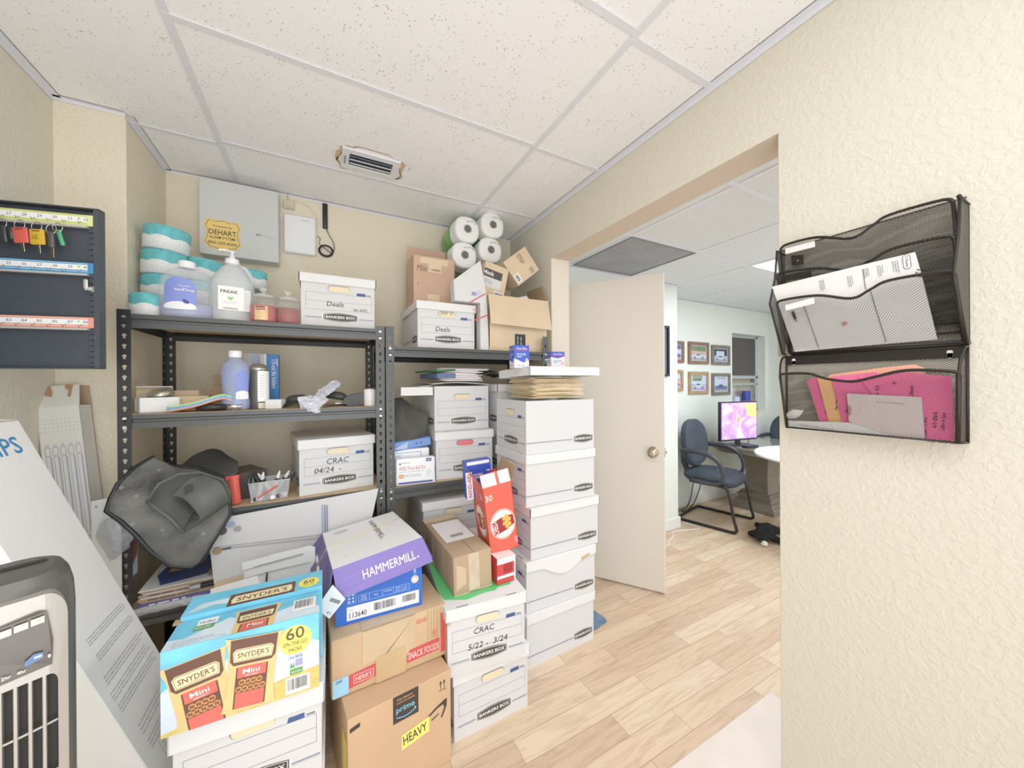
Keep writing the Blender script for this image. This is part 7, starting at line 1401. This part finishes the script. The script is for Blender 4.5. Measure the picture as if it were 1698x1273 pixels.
# pedestal table
TW = mat('weathered_grey_wood', (128, 120, 108), .5, bump=(40, .2, .002), var=(8, .16, (1, 1, 6))); TT = mat('table_top_greywood', (140, 138, 132), .18, var=(8, .14, (1, 7, 1)), coat=.5)
t = thing('pedestal_table', 'grey weathered wood pedestal table with a clipped-corner top, carrying the monitor', 'table', (4.09, 2.10, 0))
def octa(a, b, c): return [(-a+c, -b), (a-c, -b), (a, -b+c), (a, b-c), (a-c, b), (-a+c, b), (-a, b-c), (-a, -b+c)]
FZ = Fr((0, 0, 0), (1, 0, 0), (0, 1, 0)); g = G(); g.prism(octa(.46, .38, .19), FZ, .655, .672, TT); g.prism(octa(.45, .37, .185), FZ, .612, .655, TW); g.prism(octa(.42, .34, .17), FZ, .598, .612, TW); g.build('tabletop', t, bevel=.003)
g = G(); prof = [(.118, .18), (.108, .22), (.105, .40), (.118, .52), (.150, .575), (.20, .598)]
def sqlathe(g, prof, m, off=0):
    for (r0, z0), (r1, z1) in zip(prof, prof[1:]):
        a = [(-r0, -r0, z0), (r0, -r0, z0), (r0, r0, z0), (-r0, r0, z0)]; b = [(-r1, -r1, z1), (r1, -r1, z1), (r1, r1, z1), (-r1, r1, z1)]; g.add(a+b, [(i, (i+1) % 4, 4+(i+1) % 4, 4+i) for i in range(4)], m)
sqlathe(g, prof, TW); g.build('pedestal', t)
g = G(); sqlathe(g, [(.215, 0), (.215, .035), (.205, .04), (.195, .06), (.185, .065), (.175, .095), (.160, .10), (.155, .125), (.165, .13), (.165, .150), (.145, .155), (.145, .175), (.118, .18)], TW); g.poly([(-.118, -.118, .18), (.118, -.118, .18), (.118, .118, .18), (-.118, .118, .18)], TW); g.build('stepped_base', t)
# monitor
t = thing('computer_monitor', 'flat monitor with a glowing purple and pink picture on the pedestal table', 'monitor', (3.81, 2.17, .673), R(-9)); w, h = .51, .40; g = G(); g.box(-w/2, w/2, 0, .035, .045, .045+h, BLACKP, .004); g.build('bezel', t)
def screen_mat():
    m = mat('screen_picture', (200, 150, 230), .15); nt = m.node_tree; N = nt.nodes; L = nt.links; b = N['Principled BSDF']
    tc = N.new('ShaderNodeTexCoord'); w_ = N.new('ShaderNodeTexNoise'); w_.inputs['Scale'].default_value = 2.0; w_.inputs['Detail'].default_value = 1.5; w_.inputs['Distortion'].default_value = 1.2
    mp = N.new('ShaderNodeMapping'); mp.inputs['Scale'].default_value = (2.6, 1, 2.6); L.new(tc.outputs['Object'], mp.inputs[0]); L.new(mp.outputs[0], w_.inputs['Vector'])
    r = N.new('ShaderNodeValToRGB'); e = r.color_ramp.elements; e[0].position = .30; e[0].color = lin((244, 190, 200))+(1,); e[1].position = .72; e[1].color = lin((214, 206, 120))+(1,)
    for p, c in ((.42, (178, 130, 236)), (.52, (204, 160, 244)), (.62, (236, 206, 232))): k = e.new(p); k.color = lin(c)+(1,)
    L.new(w_.outputs['Fac'], r.inputs[0]); L.new(r.outputs[0], b.inputs['Base Color']); L.new(r.outputs[0], b.inputs['Emission Color']); b.inputs['Emission Strength'].default_value = .55
    return m
g = G(); fr = Fr((-w/2, -.0005, .045), (1, 0, 0), (0, 0, 1)); g.rect(fr, .012, .018, w-.012, h-.012, screen_mat(), .0006)
g.ell(fr, w*.47, h*.54, w*.075, h*.13, mat('screen_peach', (246, 190, 190), .3, emit=.5), .0012, 30); g.ell(fr, w*.47, h*.54, w*.045, h*.09, mat('screen_coral', (240, 160, 150), .3, emit=.45), .0018, 24); g.dec(fr, [(w*.66, h*.95), (w*.975, h*.95), (w*.975, h*.60), (w*.72, h*.62)], mat('screen_lime', (206, 208, 120), .3, emit=.5), .0012); g.dec(fr, [(w*.40, h*.06), (w*.60, h*.06), (w*.54, h*.36), (w*.44, h*.36)], mat('screen_ice', (208, 206, 246), .3, emit=.5), .0014)
g.build('screen', t); g = G(); g.box(-.03, .03, .01, .03, .006, .05, BLACKP, .003); g.box(-.12, .12, -.06, .09, 0, .008, BLACKP, .003); g.build('stand', t)
t = thing('media_box', 'small black box lying in front of the monitor foot on the table', 'media box', (3.74, 2.03, .673), R(-9)); g = G(); g.cbox(.15, .07, .024, BLACKP, bev=.003); g.text(boxfr(.15, .07, .024, 'front'), .06, .008, 'X2', .006, INKL, w=.012, l=.001); g.build('case_body', t)
def cord(name, pts, r, m, label, cat='cord'): g = G(); g.tube([tuple(p) for p in smooth(pts, 5)], r, m, 6); tag(g.build(name, None), label, cat)
cord('monitor_cord', [(4.07, 2.15, .98), (4.13, 2.2, 1.0), (4.25, 2.3, .96), (4.31, 2.34, .88), (4.32, 2.36, .76), (4.31, 2.36, .68)], .005, BLACKP, 'black cord arching up behind the right side of the monitor')
cord('table_cord', [(3.62, 2.3, .69), (3.47, 2.36, .69), (3.43, 2.42, .62), (3.50, 2.46, .40), (3.48, 2.47, .2), (3.36, 2.44, .04), (3.2, 2.44, .008), (3.1, 2.42, .008)], .005, BLACKP, 'black cord dropping from the table behind the first office chair')
cord('table_cord', [(3.44, 2.40, .6), (3.60, 2.44, .35), (3.55, 2.46, .12), (3.40, 2.44, .01), (3.22, 2.41, .01)], .005, BLACKP, 'second black cord slanting to the floor under the first office chair')
cord('extension_cable', [(2.45, 1.96, .004), (2.56, 2.03, .004), (2.66, 2.07, .004), (2.74, 2.13, .004), (2.86, 2.10, .004), (3.0, 2.06, .004), (3.03, 2.12, .004), (3.0, 2.24, .004)], .0035, WPLAST, 'thin white cord on the floor between the door and the office chair')
t = thing('power_strip', 'dark power adapter with a white round plug on the floor by the column', 'power strip', (3.02, 2.42, 0), R(10)); g = G(); g.cbox(.20, .05, .04, BLACKP, bev=.004); g.build('strip_body', t); g = G(); g.lathe([(.018, 0), (.020, .01), (.014, .03)], WPLAST, 16, cx=-.03, cy=-.0, z0=.04); g.build('plug', t)
# white round table at the wall edge
t = thing('round_table', 'white round table cut off by the near wall edge', 'table', (3.50, 1.30, 0)); g = G(); g.lathe([(.46, .0), (.495, .006), (.50, .016), (.495, .026), (.48, .030), (.02, .030)], mat('table_white_laminate', (236, 238, 242), .3), 56, z0=.71); g.build('tabletop', t); g = G(); g.lathe([(.26, 0), (.26, .02), (.06, .04), (.035, .08), (.035, .68), (.12, .71)], SILVER, 32); g.build('pedestal', t)
# plush toy lying on the floor
FUR = mat('plush_black_fur', (22, 21, 22), .95, bump=(220, 1., .004)); t = thing('plush_dog', 'black plush dog lying face down on the far room floor', 'plush toy', (3.33, 1.68, .0), R(18))
def skin(name, pts, edges, rad, m, parent, sub=2):
    me = bpy.data.meshes.new(name); me.from_pydata(pts, edges, []); me.materials.append(m); o = bpy.data.objects.new(name, me); C.objects.link(o); o.parent = parent
    md = o.modifiers.new('skin', 'SKIN'); md.use_smooth_shade = True
    for i, v in enumerate(me.skin_vertices[0].data): v.radius = (rad[i], rad[i]*.95); v.use_root = (i == 0)
    s_ = o.modifiers.new('sub', 'SUBSURF'); s_.levels = sub; s_.render_levels = sub
    tx = o.modifiers.new('fuzz', 'DISPLACE'); tt_ = bpy.data.textures.new('fur_clouds', 'CLOUDS'); tt_.noise_scale = .018; tx.texture = tt_; tx.strength = .012; tx.mid_level = .5
    return o
P = [(.02, 0, .06), (-.06, .0, .065), (-.13, .0, .06), (-.17, .005, .055), (-.215, .01, .04), (.10, .0, .055), (.14, -.06, .035), (.17, -.13, .028), (.15, .05, .035), (.19, .11, .028), (-.09, -.07, .035), (-.10, -.14, .026), (-.09, .07, .035), (-.08, .12, .03), (.17, .0, .04), (.22, .02, .03), (-.14, -.05, .06), (-.13, -.075, .045), (-.14, .055, .06), (-.13, .08, .045)]
E_ = [(0, 1), (1, 2), (2, 3), (3, 4), (0, 5), (5, 6), (6, 7), (5, 8), (8, 9), (1, 10), (10, 11), (1, 12), (12, 13), (5, 14), (14, 15), (3, 16), (16, 17), (3, 18), (18, 19)]
skin('body', P, E_, [.055, .05, .045, .045, .024, .052, .03, .025, .03, .026, .03, .026, .03, .026, .016, .010, .018, .016, .018, .016], FUR, t)
g = G(); g.lathe([(.003, 0), (.022, .006), (.026, .02), (.018, .034), (.003, .04)], mat('plush_white_muzzle', (232, 228, 222), .9, bump=(200, .8, .002)), 16, cx=-.212, cy=-.02, z0=.004); g.build('muzzle', t)
g = G(); g.lathe([(.002, 0), (.011, .004), (.011, .012), (.002, .016)], BLACKP, 12, cx=-.240, cy=-.0, z0=.035); g.build('nose', t)
# photo frames
WOODF = [mat('frame_brown_wood', (128, 96, 74), .5, var=(20, .15)), mat('frame_grey_wood', (112, 106, 96), .5, var=(20, .15)), mat('frame_oak_wood', (164, 134, 98), .5, var=(20, .15))]
def frame(px0, py0, px1, py1, fm, kind, label, name='picture_frame'):
    a = aty(px0, py0, YF-.012); b = aty(px1, py1, YF-.012); w = b.x-a.x; h = a.z-b.z
    t = thing(name, label, 'framed photo', ((a.x+b.x)/2, YF-.001, b.z)); g = G(); f_ = .035
    for x0, x1, z0, z1 in ((-w/2, w/2, 0, f_), (-w/2, w/2, h-f_, h), (-w/2, -w/2+f_, f_, h-f_), (w/2-f_, w/2, f_, h-f_)): g.box(x0, x1, -.022, 0, z0, z1, fm, .003)
    g.build('frame', t); g = G(); g.box(-w/2+f_, w/2-f_, -.008, -.002, f_, h-f_, mat('photo_mat_white', (226, 230, 240), .4)); W = w-2*f_; Hh = h-2*f_; fr = Fr((-w/2+f_, -.0085, f_), (1, 0, 0), (0, 0, 1)); g.clip = (W*.04, Hh*.04, W*.96, Hh*.96)
    c = dict(sky=mat('photo_sky', (190, 204, 226), .4), tree=mat('photo_tree', (104, 126, 92), .4, var=(60, .4)), road=mat('photo_road', (150, 156, 178), .4), lil=mat('photo_lilac', (160, 150, 206), .4), car=mat('photo_car_silver', (196, 204, 214), .3), cb=mat('photo_car_blue', (84, 96, 150), .3), red=mat('photo_red', (190, 96, 96), .4), dk=mat('photo_dark', (52, 54, 66), .4), crowd=mat('photo_crowd', (190, 160, 150), .5, var=(90, .6)))
    g.dec(fr, [(0, 0), (W, 0), (W, Hh), (0, Hh)], c['sky'], .0006)
    if kind in (0, 3): g.dec(fr, [(0, Hh*.6), (W, Hh*.55), (W, Hh), (0, Hh)], c['tree'] if kind == 0 else c['sky'], .0009); g.dec(fr, [(0, Hh*.38), (W, Hh*.38), (W, Hh*.62), (0, Hh*.66)], c['crowd'], .0011)
    if kind in (1, 5): g.dec(fr, [(0, Hh*.45), (W*.2, Hh*.45), (W*.2, Hh*.8), (W*.75, Hh*.8), (W*.75, Hh*.45), (W, Hh*.45), (W, Hh*.98), (0, Hh*.98)], c['dk'], .0009) if kind == 1 else g.text(fr, W*.2, Hh*.84, 'CAR WASH', Hh*.08, c['dk'], w=W*.6, l=.0014, bold=True)
    if kind == 2: g.dec(fr, [(0, Hh*.68), (W, Hh*.68), (W, Hh), (0, Hh)], c['cb'], .0009)
    if kind == 4: g.dec(fr, [(W*.12, Hh*.62), (W*.70, Hh*.62), (W*.74, Hh*.95), (W*.12, Hh*.98)], c['tree'], .0009); g.text(fr, W*.16, Hh*.82, 'Corvettes', Hh*.08, WHT, w=W*.5, l=.0014, bold=True)
    g.dec(fr, [(0, 0), (W, 0), (W, Hh*(.22 if kind in (0, 3) else .38)), (0, Hh*(.26 if kind in (0, 3) else .42))], c['lil'] if kind in (2, 4) else c['road'], .0013)
    cc = c['cb'] if kind in (2, 5) else (c['red'] if kind == 3 else c['car'])
    y0 = Hh*.14; X = lambda a: W*(.1+.82*a)
    g.dec(fr, [(X(0), y0+Hh*.04), (X(1), y0+Hh*.04), (X(1), y0+Hh*.14), (X(.86), y0+Hh*.20), (X(.70), y0+Hh*.22), (X(.60), y0+Hh*.33), (X(.34), y0+Hh*.33), (X(.22), y0+Hh*.22), (X(.04), y0+Hh*.18)], cc, .0016); g.dec(fr, [(X(.28), y0+Hh*.22), (X(.64), y0+Hh*.22), (X(.57), y0+Hh*.30), (X(.37), y0+Hh*.30)], c['dk'], .0019)
    for a_ in (.2, .8): g.ell(fr, X(a_), y0+Hh*.06, W*.075, Hh*.085, c['dk'], .0020, 18); g.ell(fr, X(a_), y0+Hh*.06, W*.035, Hh*.04, c['car'], .0023, 12)
    g.clip = None; g.build('photo', t)
frame(1107.5, 564, 1134, 601.5, WOODF[0], 2, 'brown-framed blue photo, upper row, cut off by the white column')
frame(1141.5, 566, 1175, 604, WOODF[0], 0, 'brown-framed photo of a silver car before a crowd, upper row middle')
frame(1180, 571.5, 1210, 605.5, WOODF[1], 1, 'grey-framed photo of a pale car at a garage, upper row beside the window')
frame(1106, 613, 1132.5, 648, WOODF[2], 3, 'oak-framed photo of a red car, lower row, cut off by the white column')
frame(1142, 616, 1174.5, 652.5, WOODF[2], 4, 'oak-framed photo with a green sign above a parked car, lower row middle')
frame(1180.5, 618.5, 1210.5, 654, WOODF[1], 5, 'grey-framed photo of a blue car, lower row beside the window')
# black frame on the column, half behind the door
a = aty(1103, 540, 2.17); b = aty(1108.8, 624, 2.17); t = thing('wall_frame', 'black framed picture on the white column, almost hidden behind the door', 'framed picture', (b.x-.20, 2.179, b.z)); hh = a.z-b.z
g = G(); ff = .02
for x0, x1, z0, z1 in ((-.20, .20, 0, ff), (-.20, .20, hh-ff, hh), (-.20, -.20+ff, ff, hh-ff), (.20-ff, .20, ff, hh-ff)): g.box(x0, x1, -.025, 0, z0, z1, BLACKP, .002)
g.build('frame', t); g = G(); g.box(-.18, .18, -.008, -.002, ff, hh-ff, mat('frame_slate_print', (96, 108, 120), .3)); g.build('print', t)
# items on the window sill
a = aty(1235, 649, YF+.06); t = thing('spray_can', 'blue and white can standing on the far window sill above the monitor', 'can', (a.x+.02, YF+.055, WZ0+.012)); g = G(); g.lathe([(.05, 0), (.052, .004), (.052, .14)], mat('can_white_speckle', (214, 216, 226), .4, var=(60, .3)), 20); g.lathe([(.0525, .14), (.0525, .27), (.045, .28)], mat('can_blue', (44, 60, 160), .4), 20); g.build('can_body', t)
t.scale = (.9, .9, (aty(1235, 648, t.location.y).z-t.location.z)/.28)
a = aty(1219, 656, YF+.06); t = thing('tissue_packet', 'white and pale blue packet on the far window sill beside the can', 'packet', (a.x, YF+.06, WZ0+.012)); hq = aty(1219, 656, YF+.06).z-t.location.z; g = G(); g.cbox(.10, .06, hq, mat('packet_white_blue', (206, 214, 230), .5, var=(40, .15)), bev=.004); g.rect(boxfr(.10, .06, hq, 'front'), 0, hq*.94, .10, hq*.985, mat('packet_blue', (70, 100, 170), .5)); g.build('packet_body', t)
# blue mat behind the file stack on the floor
g = G(); q1 = atz(982, 1048, .004); q2 = atz(1003, 1026, .004); g.prism([(1.10, 1.83), (q2.x-.03, 1.83), (q2.x, q2.y+.01), (q2.x-.004, q2.y-.02), (q1.x-.01, q1.y+.0), (1.24, 1.60), (1.24, 1.83)], Fr((0, 0, 0), (1, 0, 0), (0, 1, 0)), .001, .010, mat('foam_blue', (98, 122, 148), .8, var=(20, .25))); tag(g.build('blue_foam_mat', None, bevel=.003), 'small blue foam mat on the floor behind the tall file stack', 'mat')
